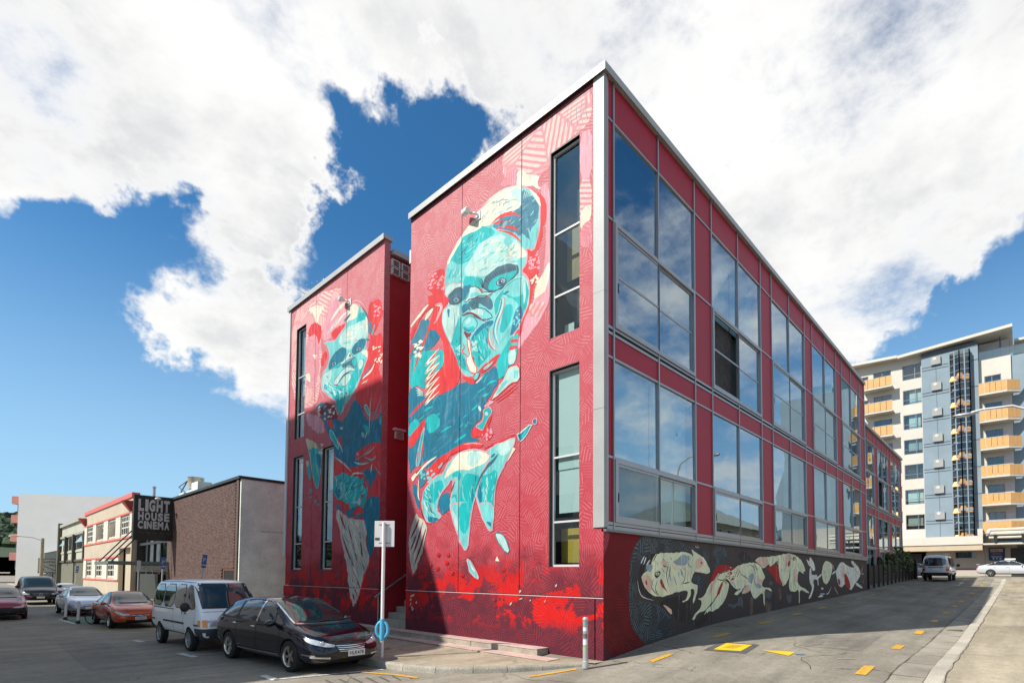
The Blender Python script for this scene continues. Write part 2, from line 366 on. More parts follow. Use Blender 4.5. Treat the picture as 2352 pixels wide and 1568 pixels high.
for i in range(len(KP)-1):   # kerb stones, each a block with a rounded nose
    a, b, c, d = Vector(KP[i]), Vector(KP[i+1]), Vector(KI[i+1]), Vector(KI[i]); g = .006
    t = (b-a).normalized()*g; a = a+t; d = d+t; b = b-t; c = c-t
    za, zb_ = ztop(a.y), ztop(b.y)
    def rb(p, q, f, z): return (p.x+(q.x-p.x)*f, p.y+(q.y-p.y)*f, z)
    k = MB()
    prof = [(0, -.5), (0, -.06), (.09, -.018), (.25, 0), (1, 0), (1, -.5)]
    vs = [rb(a, d, f, za+h) for f, h in prof]+[rb(b, c, f, zb_+h) for f, h in prof]; m6 = len(prof)
    k.add(vs, [(j, (j+1) % m6, m6+(j+1) % m6, m6+j) for j in range(m6)]+[tuple(range(m6-1, -1, -1)), tuple(range(m6, 2*m6))])
    part('kerb_stone', k, M_STONE, fp, smooth=True)
# ---- lane's far side: dished concrete gutter, kerb and footpath
def strip(v0, v1, z0, z1, us):
    m = MB(); n = len(us)
    m.add([(u, v0, zg(u, v0)+z0) for u in us]+[(u, v1, zg(u, v1)+z1) for u in us], [(i, i+1, n+i+1, n+i)[::-1] for i in range(n-1)])
    return m
us = frange(-6, 56, .5)
gu = struct('gutter', strip(-5.58, -6.125, .012, .018, us), mat('gutter_concrete', (.33,.295,.235), .85, var=.25, vs=1.2, fine=.3, fs=40, bump=.5, bs=50, dirt=.3), smooth=True)
kb = [(-6.12, -.05), (-6.14, .06), (-6.19, .085), (-6.4, .09)]
def kzu(u): return zg(u, -6.0)+.01
fr = MB(); un = frange(-6, 54, .5); n = len(un)
fpn = struct('footpath', MB().add([(u, -6.4, kzu(u)+.086) for u in un]+[(u, -12.5, kzu(u)+.12) for u in un], [(n+i, n+i+1, i+1, i) for i in range(n-1)]), M_PATH)
u = -5.0
while u < 54:
    L = 1.45 if u < 20 else 3.0; k = MB(); e = .008
    vs = []
    for uu in (u+e, u+L-e): vs += [(uu, vv, kzu(uu)+hh) for vv, hh in kb+[(-6.4, -.3), (-6.12, -.3)]]
    k.add(vs, [(j, (j+1) % 6, 6+(j+1) % 6, 6+j)[::-1] for j in range(6)]+[tuple(range(6)), tuple(range(11, 5, -1))])
    part('kerb_stone', k, M_KERB, fpn, smooth=True); u += L
# joints across the gutter
jt = MB()
u = -4.6
while u < 24:
    jt.box(u-.02, u+.02, -6.11, -5.59, zg(u, -5.85)-.02, zg(u, -5.85)+.019); u += 1.6
part('joint', jt, mat('joint_dark', (.12,.11,.09), .9), gu, stuff=True)
mark([(26.5,-6.5),(26.7,-6.5),(26.7,-9.4),(26.5,-9.4)], mat('blue_line', (.25,.3,.6), .7), lift=.36)

# ---- road repairs, cracks, drain grates and tyre scuffs
M_PATCH = asphalt('asphalt_patch', (.205, .185, .15)); M_PATCHL = asphalt('asphalt_patch_pale', (.27, .245, .2))
mark([(4.3,-3.2),(7.9,-3.05),(8.1,-4.4),(4.5,-4.55)], M_PATCH, 'road_patch', .006)
mark([(14,-2.2),(19,-2.1),(19,-3.3),(14,-3.4)], M_PATCHL, 'road_patch', .006)
mark([(-3.4,-3.6),(-1.2,-3.4),(-1.0,-4.3),(-3.3,-4.5)], M_PATCH, 'road_patch', .006)
mark([(-8.8,8.5),(-7.6,8.4),(-7.5,14.6),(-8.7,14.8)], M_PATCH, 'road_patch', .006)
mark([(-12,3.4),(-7.8,2.6),(-7.7,3.0),(-12,3.8)], M_PATCHL, 'road_patch', .006); mark([(-10.6,6.2),(-6.9,5.6),(-6.9,5.85),(-10.6,6.5)], M_PATCHL, 'road_patch', .006)
rk_ = random.Random(12)
M_CRK = mat('crack_tar', (.05,.047,.042), .8)
for (u, v, a_, n_) in ((1.5,-4.2,.3,9),(-1.8,-1.2,2.4,8),(3.6,-3.9,1.0,6),(-5.5,.4,.5,8),(8.5,-2.8,-.3,10),(-8,9.8,1.4,9)):
    pts_ = [(u, v)]
    for _ in range(n_): a_ += rk_.uniform(-.6, .6); u += .3*math.cos(a_); v += .3*math.sin(a_); pts_.append((u, v))
    for p_, q_ in zip(pts_, pts_[1:]): mark(line(p_, q_, rk_.uniform(.008, .02)), M_CRK, 'road_crack', .009)
M_CHALK = mat('chalk_smear', (.36,.335,.29), .9, var=.2)
for (u, v, L_, w_) in ((6.9,-3.1,.9,.1),(7.3,-3.3,.7,.07),(13.5,-4.1,.8,.1),(2.9,-4.4,.5,.06),(4.6,-4.0,.4,.05)): mark(line((u, v), (u+L_*.5, v-L_*.6), w_), M_CHALK, 'chalk_mark', .01)
M_SCUF = mat('tyre_scuff', (.085,.08,.073), .85, fine=.4, fs=30)
for k in range(7): mark(line((-5.6+.26*k, 2.6-.05*k), (-5.45+.26*k, 3.5-.12*k), .05), M_SCUF, 'tyre_mark', .008)
def grate(u, v, w_, l_):
    z = zg(u, v)+.016; o = part('drain_grate', box(u-w_/2, u+w_/2, v-l_/2, v+l_/2, z-.05, z), mat('grate_iron', (.05,.048,.045), .6, .3)); tag(o, 'iron drain grate set in the lane gutter', 'drain', None); b_ = MB()
    for k in range(6): b_.box(u-w_/2+.04+k*(w_-.08)/6, u-w_/2+.04+k*(w_-.08)/6+.03, v-l_/2+.03, v+l_/2-.03, z+.0005, z+.006)
    part('bars', b_, M_GRB, o, stuff=True)
M_GRB = mat('grate_bar', (.16,.15,.14), .5, .5)
grate(11.6, -5.85, .75, .4)

M_EDGE = mat('edge_gap', (.07,.062,.05), .9)
for (v, w_) in ((-5.57, .016), (-6.115, .012)):
    pts_ = [(u, v+rk_.uniform(-.02, .02)) for u in frange(-5, 30, .4)]
    e_ = MB(); n = len(pts_); e_.add([(u, y+w_/2*rk_.uniform(.4, 1.6), zg(u, y)+.021) for u, y in pts_]+[(u, y-w_/2*rk_.uniform(.4, 1.6), zg(u, y)+.021) for u, y in pts_], [(n+i, n+i+1, i+1, i) for i in range(n-1)])
    struct('edge_gap', e_, M_EDGE)
e_ = MB(); pts_ = [(u, -6.43+rk_.uniform(-.02, .02)) for u in frange(-5, 30, .4)]; n = len(pts_); e_.add([(u, y+.009*rk_.uniform(.3, 1.6), kzu(u)+.092) for u, y in pts_]+[(u, y-.009*rk_.uniform(.3, 1.6), kzu(u)+.092) for u, y in pts_], [(n+i, n+i+1, i+1, i) for i in range(n-1)]); struct('edge_gap', e_, M_EDGE)
# ================================================================ the painted corner building
def hit(px, py, axis, val):
    d = ray(px, py); return CAMP+d*((val-CAMP[axis])/d[axis])
def ramp(t, fac, stops):
    r = N(t, 'ShaderNodeValToRGB'); e = r.color_ramp.elements
    while len(e) < len(stops): e.new(.5)
    for k, (p, c) in zip(e, stops): k.position = p; k.color = (*srgb(c), 1)
    t.links.new(fac, r.inputs[0]); return r.outputs[0]
def hatch(name, base, lines, cell=3.0, period=.08, duty=.36, rough=.75, blotch=.06, zlo=0., zhi=15., k_=.575, splash=False):
    """painted scribble: patches of parallel strokes, each patch at its own angle. base/lines are ramps over height"""
    m = bpy.data.materials.new(name); m.use_nodes = True; t = m.node_tree; b = t.nodes['Principled BSDF']
    g = N(t, 'ShaderNodeNewGeometry'); s = N(t, 'ShaderNodeSeparateXYZ'); t.links.new(g.outputs['Position'], s.inputs[0])
    a = math_(t, 'ADD', s.outputs[0], s.outputs[1]); z = s.outputs[2]
    c = N(t, 'ShaderNodeCombineXYZ'); t.links.new(a, c.inputs[0]); t.links.new(z, c.inputs[1])
    wv = noise(t, c.outputs[0], 3.0, 2, .5); wa = N(t, 'ShaderNodeVectorMath', operation='MULTIPLY_ADD'); t.links.new(wv.outputs['Color'], wa.inputs[0]); wa.inputs[1].default_value = (.035, .035, 0); t.links.new(c.outputs[0], wa.inputs[2])
    vo = N(t, 'ShaderNodeTexVoronoi', voronoi_dimensions='2D'); vo.inputs['Scale'].default_value = cell; ve = N(t, 'ShaderNodeTexVoronoi', voronoi_dimensions='2D', feature='DISTANCE_TO_EDGE'); ve.inputs['Scale'].default_value = cell; t.links.new(wa.outputs[0], ve.inputs['Vector']); t.links.new(wa.outputs[0], vo.inputs['Vector'])
    sc_ = N(t, 'ShaderNodeSeparateColor'); t.links.new(vo.outputs['Color'], sc_.inputs[0])
    an = math_(t, 'MULTIPLY', sc_.outputs[0], 6.283)
    sp = N(t, 'ShaderNodeSeparateXYZ'); t.links.new(wa.outputs[0], sp.inputs[0])
    q = math_(t, 'ADD', math_(t, 'MULTIPLY', sp.outputs[0], math_(t, 'COSINE', an)), math_(t, 'MULTIPLY', sp.outputs[1], math_(t, 'SINE', an)))
    fq = math_(t, 'FRACT', math_(t, 'DIVIDE', q, math_(t, 'MULTIPLY', math_(t, 'ADD', math_(t, 'MULTIPLY', sc_.outputs[1], .5), .75), period)))
    st = maprange(t, math_(t, 'ABSOLUTE', math_(t, 'SUBTRACT', fq, .5)), duty*.5+.04, duty*.5-.04)
    bl = noise(t, c.outputs[0], .9, 6, .6)
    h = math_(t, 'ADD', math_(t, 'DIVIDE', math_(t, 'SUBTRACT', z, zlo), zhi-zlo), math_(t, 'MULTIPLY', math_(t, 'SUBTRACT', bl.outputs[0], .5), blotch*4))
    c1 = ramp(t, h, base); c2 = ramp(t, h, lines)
    if splash:
        sn = noise(t, c.outputs[0], 1.15, 7, .68, (4.2, 1.1, 0), .4)
        band = math_(t, 'MULTIPLY', maprange(t, z, .45, 1.0), maprange(t, z, 3.0, 1.7))
        sp_ = math_(t, 'MULTIPLY', maprange(t, sn.outputs[0], .50, .54), band)
        for src_, col_ in ((c1, '#e8100e'), (c2, '#f43a36')):
            mm = N(t, 'ShaderNodeMix', data_type='RGBA'); t.links.new(sp_, mm.inputs[0]); t.links.new(src_, mm.inputs[6]); mm.inputs[7].default_value = (*srgb(col_), 1)
            if src_ is c1: c1n = mm.outputs[2]
            else: c2n = mm.outputs[2]
        c1, c2 = c1n, c2n
    ga = math_(t, 'MULTIPLY', maprange(t, noise(t, c.outputs[0], 1.6, 3, .5).outputs[0], .33, .5, .3, 1.), math_(t, 'MULTIPLY', maprange(t, ve.outputs['Distance'], .0, .07), maprange(t, sc_.outputs[2], .0, .35, .25, 1.)))
    mx = N(t, 'ShaderNodeMix', data_type='RGBA'); t.links.new(math_(t, 'MULTIPLY', math_(t, 'MULTIPLY', st, ga), .68), mx.inputs[0]); t.links.new(c1, mx.inputs[6]); t.links.new(c2, mx.inputs[7])
    gr = maprange(t, noise(t, g.outputs['Position'], 8, 5, .65).outputs[0], .3, .7, .9, 1.08, 'LINEAR')
    k = N(t, 'ShaderNodeVectorMath', operation='SCALE'); t.links.new(mx.outputs[2], k.inputs[0]); t.links.new(math_(t, 'MULTIPLY', gr, k_), k.inputs['Scale']); t.links.new(k.outputs[0], b.inputs['Base Color'])
    b.inputs['Roughness'].default_value = rough; b.inputs['Specular IOR Level'].default_value = .25
    bn = N(t, 'ShaderNodeBump'); bn.inputs['Strength'].default_value = .25; bn.inputs['Distance'].default_value = .006
    t.links.new(noise(t, g.outputs['Position'], 25, 4, .6).outputs[0], bn.inputs['Height']); t.links.new(bn.outputs[0], b.inputs['Normal'])
    return m
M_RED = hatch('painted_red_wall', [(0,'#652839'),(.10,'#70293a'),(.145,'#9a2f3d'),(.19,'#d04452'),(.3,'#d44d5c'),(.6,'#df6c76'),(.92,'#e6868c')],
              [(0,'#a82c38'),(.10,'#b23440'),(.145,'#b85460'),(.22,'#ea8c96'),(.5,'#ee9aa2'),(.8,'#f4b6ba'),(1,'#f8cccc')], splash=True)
M_REDD = hatch('painted_dark_red_wall', [(0,'#4a0f12'),(.5,'#5e1216'),(1,'#74151c')], [(0,'#8a1f1c'),(.5,'#7a1a1c'),(1,'#5a1014')], zlo=0, zhi=4, k_=1.25)
M_CHAR = hatch('painted_charcoal_wall', [(0,'#393230'),(.5,'#443a37'),(1,'#4a3f3c')], [(0,'#3e3734'),(.5,'#504744'),(1,'#584d4a')], zlo=0, zhi=4, k_=1.25)
M_GREYH = hatch('painted_grey_strokes', [(0,'#2c2c2e'),(.5,'#333334'),(1,'#3a3838')], [(0,'#566064'),(.5,'#5c676b'),(1,'#6d7577')], zlo=0, zhi=4, period=.085, duty=.5, k_=1.35)
M_CREAMH = hatch('painted_cream_strokes', [(0,'#e87f88'),(1,'#f0a3aa')], [(0,'#fff0da'),(1,'#fff4e2')], cell=1.1, period=.15, duty=.55, k_=.62)
M_PINKH = hatch('painted_pink_strokes', [(0,'#e4707c'),(1,'#ec97a2')], [(0,'#f8bcc4'),(1,'#fbd3d4')], cell=1.6, period=.11, duty=.5, k_=.62)
M_VIV = hatch('painted_vivid_red', [(0,'#c8141a'),(1,'#e81410')], [(0,'#e23a3e'),(1,'#f4221c')], zlo=0, zhi=3.)
M_ALU = mat('grey_aluminium', (.36, .36, .37), .42, .75, var=.06, fine=.05)
M_ALUD = mat('dark_aluminium', (.20, .20, .21), .45, .6, var=.06)
M_WALU = mat('white_aluminium', (.52, .53, .53), .5, .1, var=.04, vs=1)
M_COPE = mat('coping_metal', (.40, .41, .405), .5, .25, var=.08, vs=1, dirt=.2)
M_CLAD = mat('crimson_cladding', (.36, .014, .036), .5, 0, var=.08, vs=.8, spec=.28)
M_DARKR = mat('dark_crimson_wall', (.30, .012, .018), .7, var=.15, fine=.15)
M_ROOM = mat('dim_room', (.045, .05, .05), .8, var=.3, vs=.6)
M_BLIND = mat('roller_blind', (.74, .77, .73), .8, var=.05, vs=.5)
M_BLINDB = mat('blue_blind', (.35, .52, .58), .8, var=.05, vs=.5)
M_CURT = mat('dark_curtain', (.05, .045, .045), .9, var=.5, vs=6)
M_TIMB = mat('ply_ceiling', (.40, .25, .11), .6, var=.2, vs=3)
G_WIN = glass('curtain_glass', (.72, .84, .86), .40)
G_CLR = glass('window_glass', (.80, .88, .88), .10)
M_SEAL = mat('black_gasket', (.015, .015, .016), .6, var=0)
ZT = 15.05
def fb(mb, pl, o, a0, a1, d0, d1, z0, z1, mi=0):
    if pl == 'X': mb.box(o+d0, o+d1, a0, a1, z0, z1, mi)
    else: mb.box(a0, a1, o+d0, o+d1, z0, z1, mi)
    return mb
def wall_with_holes(pl, o, a0, a1, z0, z1, d0, d1, holes):
    """panel as a ring of blocks round rectangular openings"""
    mb = MB(); zs = sorted({z0, z1}|{h[2] for h in holes}|{h[3] for h in holes})
    for za, zb in zip(zs, zs[1:]):
        hs = sorted([h for h in holes if h[2] < zb-1e-6 and h[3] > za+1e-6]); a = a0
        for h in hs:
            if h[0] > a: fb(mb, pl, o, a, h[0], d0, d1, za, zb)
            a = h[1]
        if a < a1: fb(mb, pl, o, a, a1, d0, d1, za, zb)
    return mb
def window(parent, pl, o, a0, a1, z0, z1, cols, rows, d=.07, fw=.055, fm=None, gm=None, back=None, bd=.4, name='window', lab=None, sash=0.):
    """frame (part) with a pane per opening and what stands behind the glass (sub-parts)"""
    fm = fm or M_ALU; gm = gm or G_CLR
    A = [a0+(a1-a0)*c for c in [0]+list(cols)+[1]]; Z = [z0+(z1-z0)*r for r in [0]+list(rows)+[1]]
    m = MB()
    fb(m, pl, o, a0, a0+fw, d, d+.08, z0, z1); fb(m, pl, o, a1-fw, a1, d, d+.08, z0, z1)
    fb(m, pl, o, a0+fw, a1-fw, d, d+.08, z0, z0+fw); fb(m, pl, o, a0+fw, a1-fw, d, d+.08, z1-fw, z1)
    for a in A[1:-1]: fb(m, pl, o, a-fw*.45, a+fw*.45, d-.012, d+.07, z0+fw, z1-fw)
    for z in Z[1:-1]:
        for x0, x1 in zip(A, A[1:]): fb(m, pl, o, x0+(fw if x0 == a0 else fw*.45), x1-(fw if x1 == a1 else fw*.45), d+.004, d+.066, z-fw*.42, z+fw*.42)
    w = part(name, m, fm, parent, label=lab)
    for x0, x1 in zip(A, A[1:]):
        for y0, y1 in zip(Z, Z[1:]):
            p = MB(); fb(p, pl, o, x0+.02, x1-.02, d+.035, d+.043, y0+.02, y1-.02); part('pane', p, gm, w)
    if back is not None:
        for (f0, f1, g0, g1, bm_, dd) in (back if isinstance(back, list) else [(0, 1, 0, 1, back, bd)]):
            p = MB(); fb(p, pl, o, a0+(a1-a0)*f0+.01, a0+(a1-a0)*f1-.01, dd, dd+.02, z0+(z1-z0)*g0+.01, z0+(z1-z0)*g1-.01); part('blind', p, bm_, w)
    return w
bld = thing('mural_building', 'corner block with tall painted figure in red and turquoise and glazed crimson side', 'building', (0, 0, 0))
# ---- street front, u = 0, five panels with open joints
GJ = .014
ZG0 = 1.551
HO = [(.745, 1.73, 8.58, 13.82), (.745, 1.73, 2.33, 7.67)]
for (a, b_, hs) in ((0., 2.84, HO), (2.84, 5.49, []), (5.49, 8.31, [])):
    a2 = a+(GJ if a > 0 else 0); b2 = b_-(GJ if b_ < 8.3 else 0)
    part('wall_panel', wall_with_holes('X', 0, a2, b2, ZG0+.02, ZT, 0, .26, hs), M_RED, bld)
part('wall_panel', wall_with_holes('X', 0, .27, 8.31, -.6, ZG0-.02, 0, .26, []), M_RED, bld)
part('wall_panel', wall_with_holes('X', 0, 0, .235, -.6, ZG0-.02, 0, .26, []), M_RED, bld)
part('wall_core', wall_with_holes('X', 0, .05, 8.25, -.5, ZT-.1, .2, .3, HO), M_SEAL, bld)
part('groove_trim', box(-.012, .02, .0, 8.31, ZG0-.021, ZG0-.002), mat('groove_pink', (.62,.42,.42), .6), bld)
# ---- return wall beside the entry recess
part('recess_wall', box(.26, 7.5, 8.1, 8.31, -.5, ZT-.05), M_DARKR, bld)
part('roof_deck', box(.1, 30.8, .1, 8.2, ZT-.25, ZT-.06), M_ALUD, bld)
core = MB(); core.box(.9, 30.7, .9, 8.0, -.2, ZT-.3); part('interior_core', core, M_ROOM, bld)
# ---- coping
cp = MB(); cp.box(-.10, .32, -.12, 8.36, ZT+.0, ZT+.15); cp.box(-.115, -.10, -.135, 8.36, ZT-.07, ZT+.155)
part('coping', cp, M_COPE, bld, bevel=.006)
cp = MB(); cp.box(.32, 30.95, -.12, .30, ZT+.0, ZT+.15); cp.box(-.10, 30.95, -.135, -.12, ZT-.05, ZT+.155)
part('coping', cp, M_COPE, bld, bevel=.006)
fl = MB(); fl.box(-.03, .0, .30, 8.31, ZT-.16, ZT-.0); part('coping_shade_strip', fl, mat('coping_shade_tone', (.08,.012,.02), .5), bld)  # dark strip that paints in the shade under the coping
# ---- corner post
po = MB(); po.box(-.035, .10, -.045, .29, 3.30, ZT); part('corner_post', po, mat('post_white', (.33,.335,.33), .5, .1, var=.06, vs=1, dirt=.18), bld, bevel=.008)
for z in (6.3, 9.3, 12.3): part('post_joint', box(-.038, .103, -.048, .293, z-.006, z+.006), M_ALUD, bld)
# ---- two tall street windows
def tall_back(lo):
    if lo: return [(0, .86, .49, 1, M_BLIND, .2), (0, .86, .27, .5, M_BLIND, .23), (0, 1, 0, 1, M_ROOM, .6), (.35, 1, .02, .2, mat('yellow_carton', (.62,.36,.05), .7), .5)]
    return [(0, 1, 0, 1, M_ROOM, .75), (.2, .9, .34, .62, M_TIMB, .6), (0, .3, 0, .5, mat('pale_curtain', (.45,.47,.42), .8), .4), (.55, .9, .0, .1, M_BLIND, .5)]
window(bld, 'X', 0, .745, 1.73, 8.58, 13.82, [], [.225, .56], d=.10, fw=.06, fm=M_WALU, back=tall_back(False))
window(bld, 'X', 0, .745, 1.73, 2.33, 7.67, [], [.226, .555], d=.10, fw=.06, fm=M_WALU, back=tall_back(True))
for h in HO:
    rv = MB(); rv.box(-.004, .1, h[1]-.002, h[1]+.03, h[2]-.03, h[3]+.03); rv.box(-.004, .1, h[0], h[1]-.002, h[3], h[3]+.03)
    part('reveal_shade_strip', rv, mat('reveal_shade_tone', (.035,.03,.028), .5), bld)  # dark lining paints the shade into the left and top reveals
# ---- glazed lane front, v = 0
def curtain(parent, o, starts, wmid, wend, u0, u1, L, upper4=True, seed=1, frames=None):
    """L: levels top, head, transom, sill, band, head2, transom2, sill2, bottom"""
    rnd = random.Random(seed)
    t0, h1, t1, s1, b1, h2, t2, s2, bt = L
    edges = []
    for s in starts: edges += [s, s+wmid, s+wend]
    ends = [u0]+edges+[u1]
    for u in edges+[u0+.03, u1-.03]:
        m = MB(); fb(m, 'Y', o, u-.03, u+.03, -.045, .05, bt, t0); part('mullion', m, M_ALU, parent)
    for z, th in ((h1, .028), (t1, .03), (s1, .035), (b1, .035), (h2, .028), (t2, .03), (s2, .04), (bt+.03, .05)):
        m = MB(); fb(m, 'Y', o, u0, u1, -.03, .048, z-th, z+th); part('transom', m, M_ALU, parent)
    nar = [(u0, starts[0])]+[(s+wend, (starts+[u1])[i+1]) for i, s in enumerate(starts)]
    for a, b_ in nar:
        for z0, z1 in ((h1, t0), (t1, h1), (s1, t1), (h2, b1), (t2, h2), (bt+.08, t2)):
            m = MB(); fb(m, 'Y', o, a+.03, b_-.03, -.004, .04, z0+.03, z1-.03); part('cladding_panel', m, M_CLAD, parent)
    for k, s in enumerate(starts):
        for (a, b_) in ((s, s+wmid), (s+wmid, s+wend)):
            for z0, z1 in ((h1, t0), (h2, b1)):
                m = MB(); fb(m, 'Y', o, a+.03, b_-.03, -.004, .04, z0+.03, z1-.03); part('cladding_panel', m, M_CLAD, parent)
            for (z0, z1, up) in ((t1, h1, 1), (t2, h2, 0)):
                j = [rnd.uniform(-.008, .008) for _ in range(4)]; ya = o+.014
                m = MB().hexa([(a+.03,ya+j[0],z0+.03),(b_-.03,ya+j[1],z0+.03),(b_-.03,ya+j[1]+.008,z0+.03),(a+.03,ya+j[0]+.008,z0+.03)], [(a+.03,ya+j[2],z1-.03),(b_-.03,ya+j[3],z1-.03),(b_-.03,ya+j[3]+.008,z1-.03),(a+.03,ya+j[2]+.008,z1-.03)]); p = part('fixed_pane', m, G_WIN, parent)
                q = MB(); fb(q, 'Y', o, a+.05, b_-.05, .30, .32, z0, z1)
                part('blind', q, (M_ROOM if k == 0 else M_BLINDB if k == 1 else (M_BLIND if rnd.random() < .5 else M_ROOM)) if up else (M_BLIND if k == 0 else M_ROOM if rnd.random() < .6 else M_BLINDB), p)
        for (z0, z1, up) in ((s1, t1, 1), (s2, t2, 0)):
            fr_ = MB(); e = .05; f = .10
            a, b_ = s+.03, s+wend-.03; zz0, zz1 = z0+.04, z1-.03
            for (x0, x1, y0, y1) in ((a, a+f, zz0, zz1), (b_-f, b_, zz0, zz1), (a+f, b_-f, zz0, zz0+f), (a+f, b_-f, zz1-f, zz1)): fb(fr_, 'Y', o, x0, x1, -.07, .05, y0, y1)
            wdw = part('sliding_window', fr_, M_ALU, parent)
            mid = s+wmid
            for i, (x0, x1, dd) in enumerate(((a+f, mid+.05, -.045), (mid-.04, b_-f, .0))):
                sm_ = MB(); g = .07
                zz = (zz0+f, zz1-f)
                for (c0, c1, y0, y1) in ((x0, x0+g, *zz), (x1-g, x1, *zz), (x0+g, x1-g, zz[0], zz[0]+g), (x0+g, x1-g, zz[1]-g, zz[1])): fb(sm_, 'Y', o, c0, c1, dd, dd+.04, y0, y1)
                if up and upper4: zm = (zz[0]+zz[1])/2; fb(sm_, 'Y', o, x0+g, x1-g, dd+.003, dd+.037, zm-.03, zm+.03)
                part('sash', sm_, M_ALU, wdw)
                pn = MB(); fb(pn, 'Y', o, x0+g-.01, x1-g+.01, dd+.015, dd+.024, (zz[0]+zz[1])/2 if (up and k == 1 and i == 0) else zz[0]+g-.01, zz[1]-g+.01)
                if not (up and k == 1 and i == 0): part('pane', pn, G_CLR if (not up and k in (0, 2)) else G_WIN, wdw)
                if i == 0: hd = MB(); fb(hd, 'Y', o, x0+.02, x0+.05, dd-.03, dd, (zz[0]*.62+zz[1]*.38)-.12, (zz[0]*.62+zz[1]*.38)+.12); part('handle', hd, M_SEAL, wdw)
            q = MB(); fb(q, 'Y', o, a+f, b_-f, .34, .36, zz0+f, zz1-f); part('room', q, M_ROOM if up else mat('grey_room', (.2,.22,.23), .8), wdw)
            if not up and k == 0:
                q = MB(); fb(q, 'Y', o, mid+.35, b_-f, .26, .28, zz0+f, zz1-f); part('blind', q, M_BLIND, wdw)
            if not up and k == 2:
                q = MB(); fb(q, 'Y', o, a+f, mid-.9, .1, .12, zz0+f+.25, zz1-f); part('blind', q, M_BLIND, wdw)
            if up and k == 1:
                q = MB(); fb(q, 'Y', o, a+f, mid, .22, .24, zz0+f, zz1-f); part('curtain', q, M_CURT, wdw)
            if up and k == 0:
                q = MB(); fb(q, 'Y', o, a+.4, mid, .26, .28, zz0+1.3, zz1-.5); part('ply_sheet', q, M_TIMB, wdw)
ST = [.43+6.05*k for k in range(5)]
curtain(bld, 0, ST, 2.36, 4.74, .10, 30.87, (15.05, 13.95, 11.31, 8.45, 8.30, 7.68, 5.11, 3.42, 3.28))
part('sill_flashing', box(0.0, 30.9, -.085, .06, 3.20, 3.262), M_ALUD, bld)
part('rear_corner_trim', box(30.87, 30.99, -.05, .3, 3.3, ZT), M_ALU, bld)
part('end_wall', box(30.7, 30.86, .05, 8.2, -.1, ZT-.05), M_DARKR, bld)
# lane plinth, painted, in slabs with open joints
PJ = [0, 6.30, 12.42, 18.55, 24.7, 30.9]
for a, b_ in zip(PJ, PJ[1:]):
    m = MB(); m.box(a+(.262 if a == 0 else .012), b_-.012, .0, .26, -.6, 3.21)
    part('plinth_panel', m, M_CHAR, bld)
part('plinth_core', box(.28, 30.8, .12, .4, -.4, 3.1), M_SEAL, bld)
# louvred vent, light and CCTV
def cctv(loc, lab):
    t = thing('security_camera', lab, 'camera', loc)
    wm = mat('camera_white', (.75,.75,.72), .4, var=.05)
    part('bracket', MB().tube([(0,-.32,-.1),(-.14,-.3,-.08),(-.2,-.12,-.02)], .035), wm, t, True)
    part('wall_plate', box(-.04, 0, -.42, -.22, -.25, .02), wm, t, bevel=.01)
    b_ = MB(); b_.lathe([(0,-.2),(.085,-.2),(.1,-.16),(.1,.16),(.09,.2),(0,.2)], (0,0,0), 'y', 16)
    ob = part('housing', b_, wm, t, True); ob.location = (-.26, .02, .06); ob.rotation_euler = (R(18), 0, R(-20))
    ln = part('lens', MB().lathe([(0,.012),(.06,.012),(.07,0),(0,0)], (0,.2,0), 'y', 14), M_SEAL, ob)
    return t
cctv((-.002, 5.0, 13.55), 'white security camera above the turquoise capped head')
# ---- roof antenna and small rooftop box
part('roof_box', box(.15, .6, 8.31, 8.62, 13.55, 14.05), M_WALU, bld)

# ================================================================ left mural block across the entry recess
lb = thing('mural_building', 'narrower block of the mural pair, left of the entry stair', 'building', (0, 10.05, 0))
W1, W2, W3 = (16.60, 17.57, 8.50, 13.82), (16.60, 17.60, 2.30, 7.61), (13.72, 14.69, 2.30, 7.61)
JL = [10.05, 12.86, 15.62, 18.40]
def loc(mb): return move(mb, lambda x, y, z: (x, y-10.05, z))
for a, b_, hs in ((JL[0], JL[1], []), (JL[1], JL[2], [W3]), (JL[2], JL[3]-.16, [W1, W2])):
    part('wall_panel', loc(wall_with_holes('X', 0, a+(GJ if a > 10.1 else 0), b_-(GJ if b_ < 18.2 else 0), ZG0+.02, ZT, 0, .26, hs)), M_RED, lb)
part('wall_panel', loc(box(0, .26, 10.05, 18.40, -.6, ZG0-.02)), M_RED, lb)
part('wall_core', loc(wall_with_holes('X', 0, 10.1, 18.3, -.5, ZT-.1, .2, .3, [W1, W2, W3])), M_SEAL, lb)
part('groove_trim', loc(box(-.012, .02, 10.05, 18.4, ZG0-.021, ZG0-.002)), MATS['groove_pink'], lb)
part('recess_wall', loc(box(.26, 2.3, 10.05, 10.3, -.5, ZT-.55)), M_DARKR, lb)
part('recess_wall', loc(box(2.34, 9, 10.05, 10.3, -.5, ZT-.55)), M_DARKR, lb)
part('interior_core', loc(box(.9, 9, 10.4, 18.2, -.2, ZT-.3)), M_ROOM, lb)
part('far_wall', loc(box(.26, 9, 18.2, 18.38, -.4, ZT-.05)), M_DARKR, lb)
cp = MB(); cp.box(-.10, .32, 9.98, 18.48, ZT, ZT+.15); cp.box(-.115, -.10, 9.97, 18.49, ZT-.07, ZT+.155); part('coping', loc(cp), M_COPE, lb)
cp = MB(); cp.box(.32, 9, 9.9, 10.4, ZT-.5, ZT-.3); part('coping', loc(cp), M_COPE, lb)
part('corner_post', loc(box(-.05, .2, 18.24, 18.46, 2.9, ZT)), M_WALU, lb)
